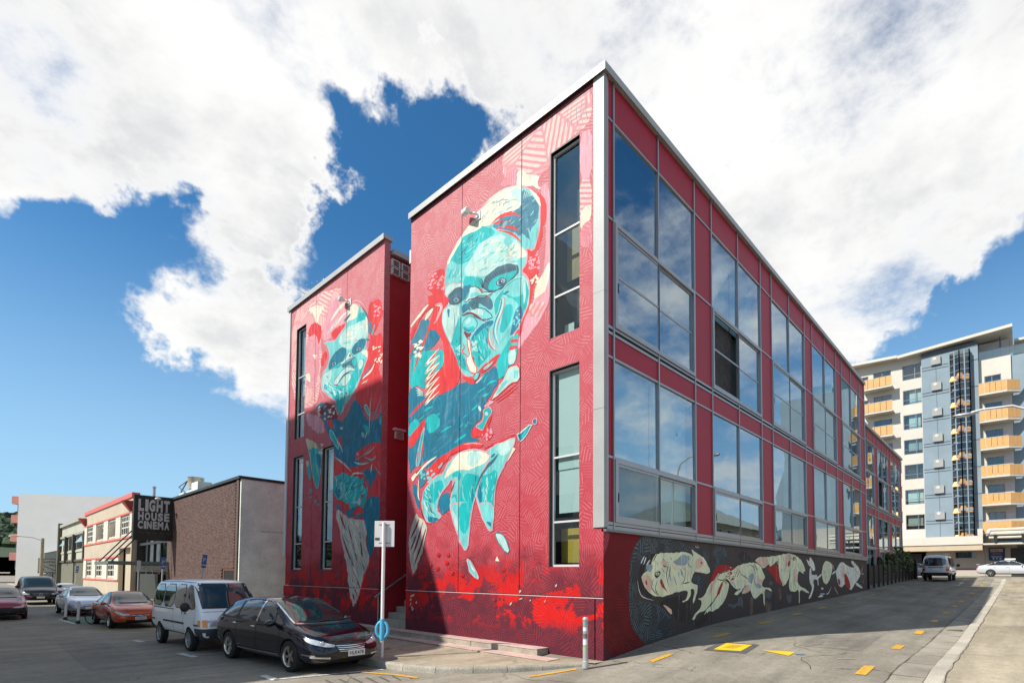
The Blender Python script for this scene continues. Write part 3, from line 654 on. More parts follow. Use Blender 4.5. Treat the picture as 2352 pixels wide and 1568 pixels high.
for h in (W1, W2, W3):
    rv = MB(); rv.box(-.004, .1, h[1]-.002, h[1]+.03, h[2]-.03, h[3]+.03); rv.box(-.004, .1, h[0], h[1]-.002, h[3], h[3]+.03)
    part('reveal_shade_strip', loc(rv), MATS['reveal_shade_tone'], lb)  # left and top reveals darkened by colour, as painted shade
for h, rows, back in ((W1, [.225, .56], [(0, 1, 0, 1, M_ROOM, .7), (.3, .9, .4, 1, MATS['pale_curtain'], .3)]), (W2, [.226, .555], [(.1, .8, .25, .95, M_BLIND, .25), (0, 1, 0, 1, M_ROOM, .7)]), (W3, [.226, .555], [(0, .9, .66, .97, M_BLIND, .3), (0, 1, 0, 1, mat('grey_room', (.2,.22,.23), .8), .7)])):
    wd = window(lb, 'X', 0, *h, [], rows, d=.10, fw=.06, fm=M_WALU, back=back); 
    for o in [wd]+list(wd.children):
        o.data.transform(Matrix.Translation((0, -10.05, 0)))
# louvre boxes and wall vent on the recess side
lv = MB()
for x in (.28, .72):
    for z in (13.9, 14.22):
        lv.box(x, x+.36, 9.93, 10.05, z-.14, z+.14)
o = part('louvre_box', loc(lv), M_WALU, lb)
sl_ = MB()
for x in (.28, .72):
    for z in (13.9, 14.22):
        for i in range(4): sl_.box(x+.05, x+.31, 9.915, 9.935, z-.10+.055*i, z-.075+.055*i)
part('louvre_slats', loc(sl_), M_SEAL, o)
vt = MB(); vt.box(.58, .96, 9.97, 10.05, 7.36, 7.66); vt.box(.5, 1.02, 9.9, 10.05, 7.68, 7.76); o = part('wall_vent', loc(vt), mat('pink_metal', (.6,.4,.42), .5), lb)
vs_ = MB()
for i in range(5): vs_.box(.62, .92, 9.955, 9.975, 7.39+.052*i, 7.405+.052*i)
part('vent_slats', loc(vs_), M_SEAL, o)
cctv((-.002, 12.9, 13.55), 'white security camera above the smaller turquoise head')
part('recess_back', box(6.6, 7.4, 8.3, 10.1, -.3, 13.9), M_DARKR, bld)
ow_ = MB(); ow_.box(1.6, 1.68, 8.32, 10.04, 4.1, 5.25); sg_ = part('recess_sign', ow_, mat('brown_sign_board', (.22,.12,.05), .6, var=.2), bld)
tx = text_mb('Tattoo', 1.3, .55, bold=.03); move(tx, lambda x, y, z: (1.585, 9.95-x, z+4.45)); part('lettering', tx, mat('dark_lettering', (.05,.02,.015), .6), sg_)
# television aerial on the left block's roof
an = thing('roof_aerial', 'spiky television aerial on the roof edge of the left mural block', 'aerial', (1.2, 17.4, ZT))
al = mat('aerial_metal', (.5,.52,.55), .35, .8)
part('mast', MB().tube([(0,0,-.2),(0,0,1.75)], .025), al, an)
bm_ = MB(); bm_.tube([(-.5,1.0,1.15),(.4,-1.0,1.6)], .018)
for i in range(9):
    f = i/8; c = Vector((-.5+.9*f, 1-2*f, 1.15+.45*f)); L = .55-.03*i; bm_.tube([c+Vector((L*.9, L*.4, 0)), c-Vector((L*.9, L*.4, 0))], .012, 5)
part('boom', bm_, al, an)
bm_ = MB(); bm_.tube([(-.3,.6,.55),(.3,-.5,.75)], .018)
for i in range(6):
    f = i/5; c = Vector((-.3+.6*f, .6-1.1*f, .55+.2*f)); bm_.tube([c+Vector((.25,.12,.32)), c-Vector((.25,.12,.32))], .012, 5)
part('boom', bm_, al, an)
# ---- entry stair in the recess and the ledges along the wall
M_STEP = mat('step_concrete', (.36, .32, .25), .9, var=.25, vs=2, fine=.3, fs=35, bump=.5, bs=50, dirt=.45)
M_TREAD = mat('pink_worn_tread', (.52, .37, .32), .8, var=.25, vs=3, fine=.25, dirt=.3)
stp = thing('entry_stair', 'worn concrete entry stair rising into the dark recess', 'stair', (0, 9.2, -.05))
for k in range(9):
    m = MB(); m.box(.05+.36*k, .05+.36*(k+1), -.86, .83, -.2, .22+.217*(k+1)+.05)
    part('step', m, M_STEP, stp, bevel=.012)
rl = MB(); rl.tube([(-.25,.72,1.3),(2.8,.72,3.15)], .028); rl.tube([(-.1,.72,.3),(-.1,.72,1.4)], .022); rl.tube([(1.2,.72,1.0),(1.2,.72,2.15)], .022)
part('handrail', rl, M_ALU, stp, True)
lg = thing('wall_ledge', 'two low concrete ledges with pink tops running along the mural wall', 'ledge', (0, 1.75, -.1))
L0 = 1.75
vs4 = [(1.75, 4.35), (4.36, 7.4), (7.41, 10.6), (10.61, 14)]
for a, b_ in vs4:
    o = part('ledge_block', box(-.46, -.002 if a < 7.4 else .04, a-L0+.004, b_-L0-.004, -.2, .255), M_STEP, lg, bevel=.012)
    part('tread', box(-.475, -.004, a-L0+.004, b_-L0-.004, .256, .272), M_TREAD, o)
for a, b_ in ((1.0, 3.75), (3.76, 7.0), (7.01, 10.6), (10.61, 14)):
    o = part('ledge_block', box(-.92, -.462, a-L0+.004, b_-L0-.004, -.2, .09), M_STEP, lg, bevel=.012)
    part('tread', box(-.935, -.463, a-L0+.004, b_-L0-.004, .091, .104), M_TREAD, o)
# ================================================================ the murals: flat paint laid on the wall panels
PAL = {'K':'#fff6dc','W':'#c3ebe2','A':'#7ddad8','T':'#06c3c4','D':'#0f7f9d','N':'#3f87a0','G':'#3f7486','R':'#ee3a3e','P':'#f5aab6','M':'#8f2438','B':'#3a3f52','V':'#f1120e','C':'#e4d6ae','L':'#d9d4c4','O':'#d8b09a','E':'#8d9a9e','X':'#2e2624','S':'#a01c1c','Y':'#9bb9c0','e':'#4e5356','o':'#5a4840'}
KEYS = list(PAL)
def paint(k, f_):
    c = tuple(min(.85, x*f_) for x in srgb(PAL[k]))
    m = bpy.data.materials.new('paint_'+k.lower()); m.use_nodes = True; t = m.node_tree; b = t.nodes['Principled BSDF']
    g = N(t, 'ShaderNodeNewGeometry'); mp = N(t, 'ShaderNodeMapping'); mp.inputs['Rotation'].default_value = (R(35), R(35), 0); mp.inputs['Scale'].default_value = (1, 1, .35); t.links.new(g.outputs['Position'], mp.inputs[0])
    f = math_(t, 'MULTIPLY', maprange(t, noise(t, mp.outputs[0], 2.6, 6, .65, None, .6).outputs[0], .3, .7, .74, 1.18, 'LINEAR'), maprange(t, noise(t, g.outputs['Position'], 16, 4, .7).outputs[0], .3, .7, .93, 1.06, 'LINEAR'))
    s = N(t, 'ShaderNodeVectorMath', operation='SCALE'); s.inputs[0].default_value = c; t.links.new(f, s.inputs['Scale'])
    mp2 = N(t, 'ShaderNodeMapping'); mp2.inputs['Rotation'].default_value = (R(-48), R(-48), 0); mp2.inputs['Scale'].default_value = (1, 1, .16); t.links.new(g.outputs['Position'], mp2.inputs[0])
    br = maprange(t, noise(t, mp2.outputs[0], 7.5, 4, .6, None, .3).outputs[0], .55, .66, 0, .5)
    mp3 = N(t, 'ShaderNodeMapping'); mp3.inputs['Rotation'].default_value = (R(20), R(20), 0); mp3.inputs['Scale'].default_value = (1, 1, .2); t.links.new(g.outputs['Position'], mp3.inputs[0])
    bd_ = maprange(t, noise(t, mp3.outputs[0], 6, 4, .6, (7., 3., 1.), .3).outputs[0], .57, .68, 0, .5)
    x1 = N(t, 'ShaderNodeMix', data_type='RGBA'); t.links.new(br, x1.inputs[0]); t.links.new(s.outputs[0], x1.inputs[6]); x1.inputs[7].default_value = (*[min(.85, q*1.25+.12*f_) for q in c], 1)
    x2 = N(t, 'ShaderNodeMix', data_type='RGBA'); t.links.new(bd_, x2.inputs[0]); t.links.new(x1.outputs[2], x2.inputs[6]); x2.inputs[7].default_value = (*[q*.5 for q in c], 1)
    t.links.new(x2.outputs[2], b.inputs['Base Color'])
    b.inputs['Roughness'].default_value = .62; b.inputs['Specular IOR Level'].default_value = .25
    return m
PMS = [[paint(k, f_) for k in KEYS]+[M_CREAMH, M_PINKH, M_REDD, M_GREYH, M_RED, M_VIV] for f_ in (.64, 1.25)]  # each paint made twice: dimmed for the sunlit front, brightened for the shaded lane
EX = {'creamh': len(KEYS), 'pinkh': len(KEYS)+1, 'redd': len(KEYS)+2, 'greyh': len(KEYS)+3, 'redh': len(KEYS)+4, 'viv': len(KEYS)+5}
def ci(k): return EX[k] if k in EX else KEYS.index(k)
class Mural:
    def __init__(s, axis, seed=3): s.ax = axis; s.sh = []; s.r = random.Random(seed); s.z = None
    def zoom(s, x0, y0, k): s.z = (x0, y0, k); return s
    def pt(s, p):
        x0, y0, k = s.z; h = hit((x0+p[0]*k)*.82788, (y0+p[1]*k)*.82788, s.ax, 0.)
        return (h[1-s.ax], h.z)
    def poly(s, col, pts, soft=1, line=None, lw=.022, rough=.02):
        q = [s.pt(p) for p in pts]
        for _ in range(soft):
            o = []
            for i, a in enumerate(q):
                b = q[(i+1) % len(q)]; o += [(a[0]*.78+b[0]*.22, a[1]*.78+b[1]*.22), (a[0]*.22+b[0]*.78, a[1]*.22+b[1]*.78)]
            q = o
        if rough:   # brushy edge
            o = []
            for i, a in enumerate(q):
                b = q[(i+1) % len(q)]; d = math.dist(a, b); n = max(1, min(8, int(d/.13)))
                for j in range(n):
                    f = j/n; o.append((a[0]+(b[0]-a[0])*f+s.r.uniform(-rough, rough), a[1]+(b[1]-a[1])*f+s.r.uniform(-rough, rough)))
            q = o
        s.sh.append((ci(col), q))
        if line: s.strip(line, q+[q[0]], lw)
        return s
    def strip(s, col, q, w, taper=False):
        n = len(q); L = []; Rr = []
        for i, p in enumerate(q):
            a = q[max(0, i-1)]; b = q[min(n-1, i+1)]; d = math.dist(a, b) or 1; t = ((b[0]-a[0])/d, (b[1]-a[1])/d)
            ww = w/2*(1 if not taper else max(.15, math.sin(math.pi*(i+.6)/(n+.2)))); ww *= s.r.uniform(.75, 1.2)
            L.append((p[0]-t[1]*ww, p[1]+t[0]*ww)); Rr.append((p[0]+t[1]*ww, p[1]-t[0]*ww))
        for i in range(n-1): s.sh.append((ci(col), [L[i], L[i+1], Rr[i+1], Rr[i]], len(s.sh) if i == 0 else None))
    def line(s, col, pts, w=.05, taper=True):
        q = [s.pt(p) for p in pts]; o = []
        for i in range(len(q)-1):   # catmull-rom
            p0, p1, p2, p3 = q[max(0, i-1)], q[i], q[i+1], q[min(len(q)-1, i+2)]
            for j in range(5):
                t = j/5; o.append(tuple(.5*((2*p1[k])+(-p0[k]+p2[k])*t+(2*p0[k]-5*p1[k]+4*p2[k]-p3[k])*t*t+(-p0[k]+3*p1[k]-3*p2[k]+p3[k])*t**3) for k in (0, 1)))
        o.append(q[-1]); s.strip(col, o, w, taper); return s
    def oval(s, col, c, rx, ry, rot=0):
        pts = []
        for i in range(12):
            a = 2*math.pi*i/12; x, y = rx*math.cos(a), ry*math.sin(a); pts.append((c[0]+x*math.cos(rot)-y*math.sin(rot), c[1]+x*math.sin(rot)+y*math.cos(rot)))
        return s.poly(col, pts, 0, None, 0, 0)
    def dots(s, col, box_, n, r=5, ang=.8):
        for _ in range(n): s.oval(col, (s.r.uniform(box_[0], box_[2]), s.r.uniform(box_[1], box_[3])), r*s.r.uniform(.5, 1.4), r*s.r.uniform(1.2, 3), ang+s.r.uniform(-.5, .5))
        return s
    def brush(s, cols, pts, n, L=60, w=.05, ang=.9, spread=.5, bow=.25):
        """short loose brush strokes scattered through a painted shape"""
        x0 = min(p[0] for p in pts); x1 = max(p[0] for p in pts); y0 = min(p[1] for p in pts); y1 = max(p[1] for p in pts)
        def inside(x, y):
            c = False
            for i, a in enumerate(pts):
                b = pts[i-1]
                if (a[1] > y) != (b[1] > y) and x < (b[0]-a[0])*(y-a[1])/(b[1]-a[1])+a[0]: c = not c
            return c
        k = 0; tries = 0
        while k < n and tries < n*12:
            tries += 1; x = s.r.uniform(x0, x1); y = s.r.uniform(y0, y1)
            if not inside(x, y): continue
            a = ang+s.r.uniform(-spread, spread); l = L*s.r.uniform(.4, 1.3); dx, dy = math.cos(a)*l/2, math.sin(a)*l/2
            if not (inside(x+dx, y+dy) and inside(x-dx, y-dy)): continue
            b_ = s.r.uniform(-bow, bow)
            s.line(s.r.choice(cols), [(x-dx, y-dy), (x-dy*b_, y+dx*b_), (x+dx, y+dy)], w*s.r.uniform(.4, 1.4)); k += 1
        return s
    def build(s, name, parent, keep, holes, off=(0,0,0)):
        """keep: rectangles (a0,a1,z0,z1) of wall that carry paint; holes: openings left clear"""
        bm = bmesh.new(); lay = 0
        for sh in s.sh:
            c, q = sh[0], sh[1]
            if len(sh) < 3 or sh[2] is not None: lay += 1
            d = -(.003+.000012*lay)
            co = [(d, a, z) if s.ax == 0 else (a, d, z) for a, z in q]
            vs = [bm.verts.new(p) for p in co]
            if len(q) <= 4 and len(sh) == 3:
                tr = [(0,1,2),(0,2,3)]
            else: tr = tessellate_polygon([[Vector((a, z, 0)) for a, z in q]])
            for t in tr:
                try: f = bm.faces.new([vs[i] for i in t]); f.material_index = c
                except ValueError: pass
        cuts = set()
        for r_ in list(keep)+list(holes): cuts |= {(0, r_[0]), (0, r_[1]), (1, r_[2]), (1, r_[3])}
        for k, v in cuts:
            no = Vector((0,0,1)) if k else (Vector((0,1,0)) if s.ax == 0 else Vector((1,0,0)))
            bmesh.ops.bisect_plane(bm, geom=bm.verts[:]+bm.edges[:]+bm.faces[:], plane_co=no*v, plane_no=no, dist=1e-6)
        dl = []
        for f in bm.faces:
            c = f.calc_center_median(); a = c[1-s.ax]; z = c.z
            if not any(r_[0] <= a <= r_[1] and r_[2] <= z <= r_[3] for r_ in keep) or any(r_[0] <= a <= r_[1] and r_[2] <= z <= r_[3] for r_ in holes): dl.append(f)
        bmesh.ops.delete(bm, geom=dl, context='FACES')
        bm.normal_update()
        ax = Vector((-1,0,0)) if s.ax == 0 else Vector((0,-1,0))
        for f in bm.faces:
            if f.normal.dot(ax) < 0: f.normal_flip()
        me = bpy.data.meshes.new(name); bm.to_mesh(me); bm.free()
        for m in PMS[s.ax]: me.materials.append(m)
        me.transform(Matrix.Translation(off))
        o = link(bpy.data.objects.new(name, me), parent); return o
# ---------------------------------------------------------------- big figure
m = Mural(0)
m.zoom(1400, 250, .2552)
m.poly('creamh', [(-40,700),(200,500),(560,230),(800,40),(950,-20),(950,330),(810,460),(500,690),(490,860),(400,900),(370,1000),(190,1060),(0,1000)])
m.poly('P', [(820,480),(950,400),(950,960),(820,990)]); m.poly('creamh', [(820,960),(950,950),(950,1380),(860,1500),(822,1520)]); m.poly('K', [(825,1330),(900,1240),(950,1250),(945,1390),(860,1500),(828,1520)])
m.poly('pinkh', [(820,1500),(950,1390),(950,1700),(820,1720)])
for i, x in enumerate((700, 740, 800, 850, 905)): m.line('E', [(x, 150-i*22), (x-20, 300-i*22), (x-5+i*3, 470-i*30)], .025)
m.zoom(1120, 480, .31888)
m.poly('P', [(1180,130),(1275,60),(1275,1040),(1250,1160),(1180,1290),(1100,1400),(1000,1530),(960,1560),(1040,1290),(1130,1110),(1220,830),(1240,620),(1230,300)])
m.poly('creamh', [(1100,1130),(1250,1110),(1190,1260),(1080,1240)])
m.poly('K', [(985,0),(1030,-30),(1090,20),(1180,20),(1160,100),(1205,145),(1100,112),(1030,122),(975,112),(990,60)])
m.poly('pinkh', [(830,120),(900,20),(985,-40),(985,110),(900,110)])
m.poly('R', [(1150,160),(1215,200),(1250,300),(1240,440),(1205,470),(1215,560),(1180,640),(1165,720),(1170,800),(1180,860),(1140,960),(1110,1100),(1090,1180),(1050,1280),(1020,1420),(960,1480),(980,1300),(1030,700),(1150,600)])
m.poly('R', [(365,820),(300,850),(250,880),(215,950),(200,1000),(250,1050),(230,1080),(300,1120),(260,1180),(330,1200),(345,1350),(380,1480),(470,1640),(420,1700),(380,1100)], rough=.05)
m.dots('P', (215,860,350,1010), 26, 7); m.dots('P', (1090,690,1180,830), 26, 7); m.dots('K', (1085,890,1170,960), 12, 7)
m.poly('K', [(1275,760),(1230,840),(1150,980),(1130,1110),(1180,1060),(1235,1030),(1275,880)])
# head
m.poly('A', [(365,1070),(356,960),(362,880),(375,790),(430,680),(510,540),(590,430),(680,300),(760,210),(850,150),(950,110),(1030,120),(1100,140),(1160,200),(1192,300),(1185,420),(1170,560),(1132,690),(1060,640),(1082,720),(1060,800),(1020,850),(1070,900),(1092,960),(1096,1050),(1080,1160),(1040,1250),(1000,1340),(940,1440),(860,1560),(800,1640),(720,1700),(640,1750),(560,1775),(500,1730),(470,1640),(420,1530),(370,1440),(335,1330),(330,1250),(345,1180),(400,1140)], line='P', lw=.05)
m.poly('K', [(510,530),(600,420),(680,300),(760,210),(850,150),(950,110),(1030,120),(1040,200),(1020,270),(1000,315),(900,345),(830,375),(770,430),(755,465),(690,458),(660,492),(560,545),(500,610),(440,690),(395,790),(370,800),(430,660)])
m.poly('W', [(930,140),(1030,122),(1032,262),(980,250),(935,200)])
m.line('Y', [(800,240),(900,232),(1010,240)], .03); m.line('Y', [(600,420),(700,290),(800,200)], .03)
m.poly('N', [(1030,135),(1100,180),(1165,240),(1180,330),(1165,400),(1140,470),(1115,560),(1095,500),(1085,470),(1098,610),(1060,540),(1032,520),(1010,560),(960,520),(880,488),(800,485),(765,465),(830,410),(860,360),(940,335),(1000,312),(1030,260)])
m.poly('A', [(1110,480),(1140,460),(1165,400),(1180,350),(1170,520),(1150,610),(1130,680),(1085,640),(1105,600),(1070,560),(1040,540),(1100,610)])
m.poly('K', [(1085,130),(1140,165),(1190,240),(1195,300),(1170,270),(1130,200)])
for k in range(6): m.line('W', [(1040+14*k,230-6*k),(1052+16*k,180+2*k),(1060+16*k,150+8*k)], .03)
m.line('R', [(765,440),(830,385),(900,358),(960,352),(1015,380)], .13); m.line('R', [(780,442),(850,425),(935,422)], .1); m.line('R', [(800,490),(870,470),(950,475),(1005,503)], .09); m.line('R', [(820,500),(920,520),(980,560),(1022,602)], .08)
m.poly('T', [(510,560),(570,530),(660,490),(690,458),(760,480),(800,512),(780,548),(700,600),(650,612),(610,690),(570,770),(520,785),(480,795),(430,765),(400,770),(450,680),(490,620)])
m.poly('W', [(780,545),(860,535),(950,580),(1020,620),(1082,720),(1000,750),(900,785),(800,795),(740,850),(700,905),(620,885),(560,905),(520,845),(570,780),(620,690),(660,620)])
m.poly('K', [(960,600),(1030,640),(1082,720),(1020,745),(930,725),(905,670)])
m.poly('A', [(880,560),(940,570),(965,600),(900,650),(870,600)]); m.line('G', [(835,670),(850,685),(870,680)], .04); m.line('G', [(905,630),(920,650)], .04)
m.poly('A', [(375,800),(430,770),(500,820),(522,900),(480,950),(390,1010),(360,1010)])
m.poly('W', [(358,1000),(420,960),(510,958),(518,985),(430,1010),(380,1065),(358,1055)], line='P', lw=.03)
m.poly('T', [(520,900),(600,900),(700,920),(690,1010),(600,990),(540,1080),(512,1100)])
m.brush(['W','A','A','K'], [(570,790),(650,630),(780,560),(950,600),(1060,710),(900,770),(740,840),(690,890),(600,870)], 60, 70, .06, -.6)
m.brush(['A','T','D','A'], [(430,770),(510,580),(680,480),(770,500),(650,600),(570,770)], 40, 70, .06, -1.0)
m.brush(['A','W','T'], [(365,1000),(385,800),(500,820),(515,950)], 26, 60, .05, -1.2)
m.brush(['K','W','Y'], [(520,520),(680,310),(850,160),(1020,130),(1010,300),(830,370),(690,450)], 34, 90, .05, -.9)
m.brush(['D','G','A','Y'], [(1035,140),(1160,240),(1170,400),(1090,500),(960,510),(800,480),(860,370),(1000,315)], 46, 60, .045, -.7)
# eyes
m.poly('G', [(690,1000),(705,930),(730,880),(770,845),(830,802),(920,782),(992,800),(1005,850),(960,912),(880,985),(800,1030),(750,1035)], line='B', lw=.03)
m.poly('T', [(730,1010),(760,930),(840,890),(940,860),(985,850),(950,910),(870,980),(800,1020)])
for k in range(14): m.line('B', [(705+20*k, 925-16*k+.55*k*k), (735+19*k, 955-16*k+.6*k*k)], .03)
m.poly('W', [(700,880),(760,830),(830,790),(920,772),(1000,785),(985,800),(920,786),(830,806),(770,850),(720,900)])
m.oval('B', (850,948), 50, 34, -.5); m.oval('Y', (850,946), 41, 25, -.5); m.oval('D', (846,950), 24, 24); m.oval('X', (846,950), 12, 14); m.oval('K', (853,944), 6, 6)
m.poly('G', [(385,1075),(430,1020),(510,985),(512,1100),(475,1145),(415,1145),(395,1115)], line='B', lw=.03)
for k in range(8): m.line('B', [(390+15*k,1062-9*k),(402+15*k,1076-8*k)], .025)
m.oval('B', (458,1105), 32, 26); m.oval('Y', (458,1105), 25, 19); m.oval('D', (456,1106), 14, 15); m.oval('X', (456,1106), 7, 8)
# nose
m.poly('D', [(512,985),(600,965),(565,1040),(530,1100),(512,1125)]); m.poly('G', [(560,1120),(640,1078),(700,1075),(775,1090),(775,1180),(745,1195),(700,1160),(660,1125),(650,1172),(600,1188),(565,1150)])
m.poly('G', [(575,1125),(640,1100),(655,1130),(640,1165),(600,1180),(578,1155)]); m.brush(['B','D','X'], [(575,1125),(640,1100),(655,1130),(640,1165),(600,1180),(578,1155)], 10, 40, .03, 1.2)
m.poly('W', [(528,1112),(568,1060),(572,1000),(620,983),(662,1010),(690,1042),(765,1030),(770,1048),(720,1068),(640,1075),(580,1095),(540,1122)], line='B', lw=.03)
m.poly('A', [(590,1040),(640,1035),(700,1052),(760,1042),(700,1068),(630,1072),(570,1095)]); m.poly('R', [(665,1005),(680,1000),(690,1035),(672,1030)], 0)
m.line('M', [(540,1120),(600,1090),(680,1085),(745,1075),(775,1040)], .035)
m.line('B', [(655,930),(675,960),(690,1000),(685,940),(665,925)], .04)
# mouth
m.poly('D', [(505,1150),(565,1130),(580,1180),(540,1210),(508,1220)])
m.poly('A', [(508,1225),(560,1182),(600,1192),(660,1165),(720,1190),(765,1230),(772,1262),(720,1278),(660,1272),(610,1232),(560,1222),(520,1248)], line='B', lw=.03)
m.poly('W', [(560,1190),(600,1198),(650,1172),(700,1200),(690,1240),(640,1235),(600,1212)])
m.line('M', [(508,1240),(560,1216),(620,1232),(680,1275),(725,1295)], .06)
m.poly('D', [(600,1440),(660,1340),(740,1280),(790,1280),(760,1330),(690,1390),(630,1470),(600,1480)])
m.poly('A', [(518,1290),(555,1240),(610,1250),(645,1300),(622,1362),(570,1395),(530,1372),(513,1325)], line='G', lw=.025); m.poly('T', [(520,1330),(560,1345),(620,1325),(612,1365),(570,1392),(530,1370)]); m.poly('W', [(535,1285),(565,1255),(590,1270),(570,1310),(540,1320)]); m.line('D', [(525,1345),(560,1372),(605,1358)], .05)
m.poly('M', [(515,1372),(560,1402),(592,1382),(572,1445),(548,1445)])
# cheeks
m.poly('W', [(345,1190),(400,1150),(480,1145),(492,1200),(470,1290),(440,1380),(412,1490),(380,1440),(345,1350),(330,1270)], line='Y', lw=.03)
m.poly('D', [(380,1185),(400,1180),(402,1240),(390,1260)]); m.line('G', [(430,1170),(445,1260),(440,1340),(420,1440)], .03)
m.poly('T', [(440,1380),(490,1240),(506,1300),(506,1570),(470,1570),(430,1500),(412,1490)]); m.line('Y', [(470,1370),(440,1470)], .05)
m.poly('T', [(780,1110),(830,1050),(930,930),(1030,895),(1080,940),(1095,1040),(1080,1150),(1040,1230),(980,1180),(900,1080),(850,1070),(830,1200),(790,1260)], line='W', lw=.03)
m.poly('A', [(860,1030),(930,950),(1020,910),(1060,960),(1060,1040),(980,1080),(900,1060)]); m.poly('D', [(860,1050),(910,1020),(925,1035),(880,1058)])
m.poly('A', [(850,1080),(960,1090),(1005,1150),(975,1250),(930,1350),(870,1440),(830,1490),(795,1420),(820,1330),(858,1200)]); m.poly('T', [(880,1150),(940,1130),(960,1200),(920,1320),(860,1400),(830,1380),(850,1280)])
for dx, cc, ww in ((0, 'W', .08), (14, 'R', .03), (-16, 'D', .04)): m.line(cc, [(820+dx,1090),(868+dx,1100),(850+dx,1200),(812+dx,1300),(800+dx,1400),(832+dx,1490)], ww)
m.poly('D', [(1020,1150),(1042,1240),(1000,1330),(960,1390),(925,1420),(955,1280),(980,1180)]); m.dots('A', (950,1190,1010,1370), 14, 6)
m.poly('W', [(1030,900),(1070,960),(1060,1100),(1045,1150),(1040,1040)])
m.zoom(1120, 800, .2551)
m.poly('T', [(700,520),(740,560),(830,430),(960,350),(925,430),(905,600),(960,700),(850,810),(810,860),(760,790),(720,700),(690,610)])
m.poly('D', [(735,540),(830,400),(960,338),(975,370),(880,425),(800,495),(750,570)])
for dx in (0, 22, 44): m.line(('R', 'W', 'P')[dx//22], [(930+dx,420),(915+dx,520),(940+dx,620),(1000+dx,680)], .05)
m.dots('W', (740,570,810,680), 20, 8)
m.poly('K', [(690,550),(722,560),(728,680),(752,760),(795,850),(785,935),(720,905),(690,815),(678,762),(722,735),(702,650)], line='R', lw=.04)
m.poly('T', [(535,610),(600,420),(625,560),(640,700),(700,865),(735,925),(665,885),(600,845),(560,720)]); m.dots('W', (570,620,620,740), 14, 8)
m.line('R', [(640,590),(660,640),(640,690),(710,745)], .06); m.line('R', [(518,640),(560,760),(605,870)], .08); m.line('K', [(430,480),(510,640),(560,840)], .05)
m.brush(['T','A','W','D'], [(700,540),(830,440),(940,370),(910,600),(950,700),(830,840),(760,780)], 40, 70, .05, 1.2)
m.brush(['T','A','D'], [(540,620),(600,440),(630,700),(690,850),(600,830),(560,720)], 20, 60, .045, 1.3)
# coat, shoulder and arm
m.poly('D', [(62,1110),(120,1060),(240,1180),(350,1200),(480,1110),(600,1040),(720,1005),(800,1050),(860,940),(1000,830),(1045,1000),(965,1130),(885,1275),(850,1330),(855,1400),(780,1486),(735,1546),(740,1616),(860,1656),(700,1676),(600,1716),(460,1816),(360,1866),(310,1916),(280,1976),(180,1936),(120,1936),(55,2016),(55,1170)], rough=.03)
m.brush(['N','D','N','G','T'], [(70,1130),(240,1190),(480,1120),(720,1020),(1000,840),(1030,1000),(880,1270),(850,1400),(740,1560),(600,1710),(360,1860),(180,1930),(70,1940)], 130, 120, .07, -.7, .4)
m.poly('R', [(260,60),(500,100),(480,170),(412,240),(420,400),(470,540),(530,650),(600,840),(622,960),(560,1085),(400,1145),(280,1225),(330,1080),(380,900),(430,860),(445,660),(410,540),(330,440),(250,460),(300,330),(330,200),(260,240),(180,330),(80,580),(70,480),(200,260),(280,150)])
m.poly('N', [(195,330),(300,340),(260,460),(340,440),(402,520),(350,600),(250,690),(150,720),(100,840),(70,740),(70,600),(160,450)]); m.poly('D', [(250,480),(340,440),(400,520),(350,600),(250,670),(235,600)])
m.poly('T', [(72,750),(150,690),(240,685),(432,660),(440,760),(420,870),(350,905),(230,955),(240,1100),(140,1045),(70,1105)])
m.poly('R', [(70,640),(120,590),(90,680),(68,720)]); m.poly('K', [(258,170),(276,180),(88,425),(74,405)]); m.poly('K', [(300,210),(335,222),(260,335),(228,352),(242,300)])
m.line('P', [(340,180),(400,170),(415,220),(370,330),(330,385)], .1); m.line('K', [(350,190),(395,190),(400,230),(350,340)], .04)
for k in range(6): m.line('R' , [(390,655+78*k),(300,760+80*k),(240,830+85*k)], .13); 
for k in range(6): m.line('K', [(392,648+78*k),(305,745+80*k),(236,835+85*k),(300,790+82*k),(388,728+78*k)], .075)
m.line('R', [(310,370),(200,640),(100,935)], .12); m.dots('K', (115,565,200,740), 22, 9)
for k in range(4): m.line('W', [(130+6*k,1075+30*k),(170,1100+20*k),(215,1130+12*k)], .04)
m.line('R', [(270,1180),(150,1300),(60,1400)], .12)
m.poly('R', [(800,895),(1000,735),(1052,700),(1015,790),(870,925)]); m.poly('A', [(860,880),(980,780),(960,820),(880,895)])
m.poly('R', [(630,960),(700,960),(790,1000),(760,1050),(690,1010)]); m.poly('A', [(755,960),(800,915),(835,930),(800,990),(770,1005)], line='M', lw=.03); m.poly('W', [(790,1010),(860,950),(845,990),(790,1045)])
m.poly('T', [(1010,800),(1100,640),(1160,540),(1255,480),(1245,600),(1215,820),(1135,835),(1135,900),(1042,1005),(1020,900)]); m.poly('W', [(1140,680),(1225,668),(1208,822),(1142,825)]); m.poly('R', [(1160,560),(1255,545),(1245,590),(1160,602)]); m.poly('R', [(1150,628),(1240,615),(1232,660),(1150,675)])
m.poly('W', [(1145,850),(1262,818),(1268,1000),(1160,1035),(1080,1125),(960,1222),(925,1265),(1000,1120),(1100,960)], line='R', lw=.035); m.poly('A', [(1200,900),(1250,880),(1250,970),(1200,990)]); m.poly('A', [(1010,1120),(1100,1000),(1160,990),(1080,1090),(1000,1170)])
m.line('R', [(1240,1030),(1120,1130),(1000,1220)], .05); m.line('R', [(1245,1065),(1130,1160),(1020,1240)], .05); m.poly('P', [(868,1285),(930,1222),(992,1232),(905,1292)])
m.zoom(1120, 1100, .2551)
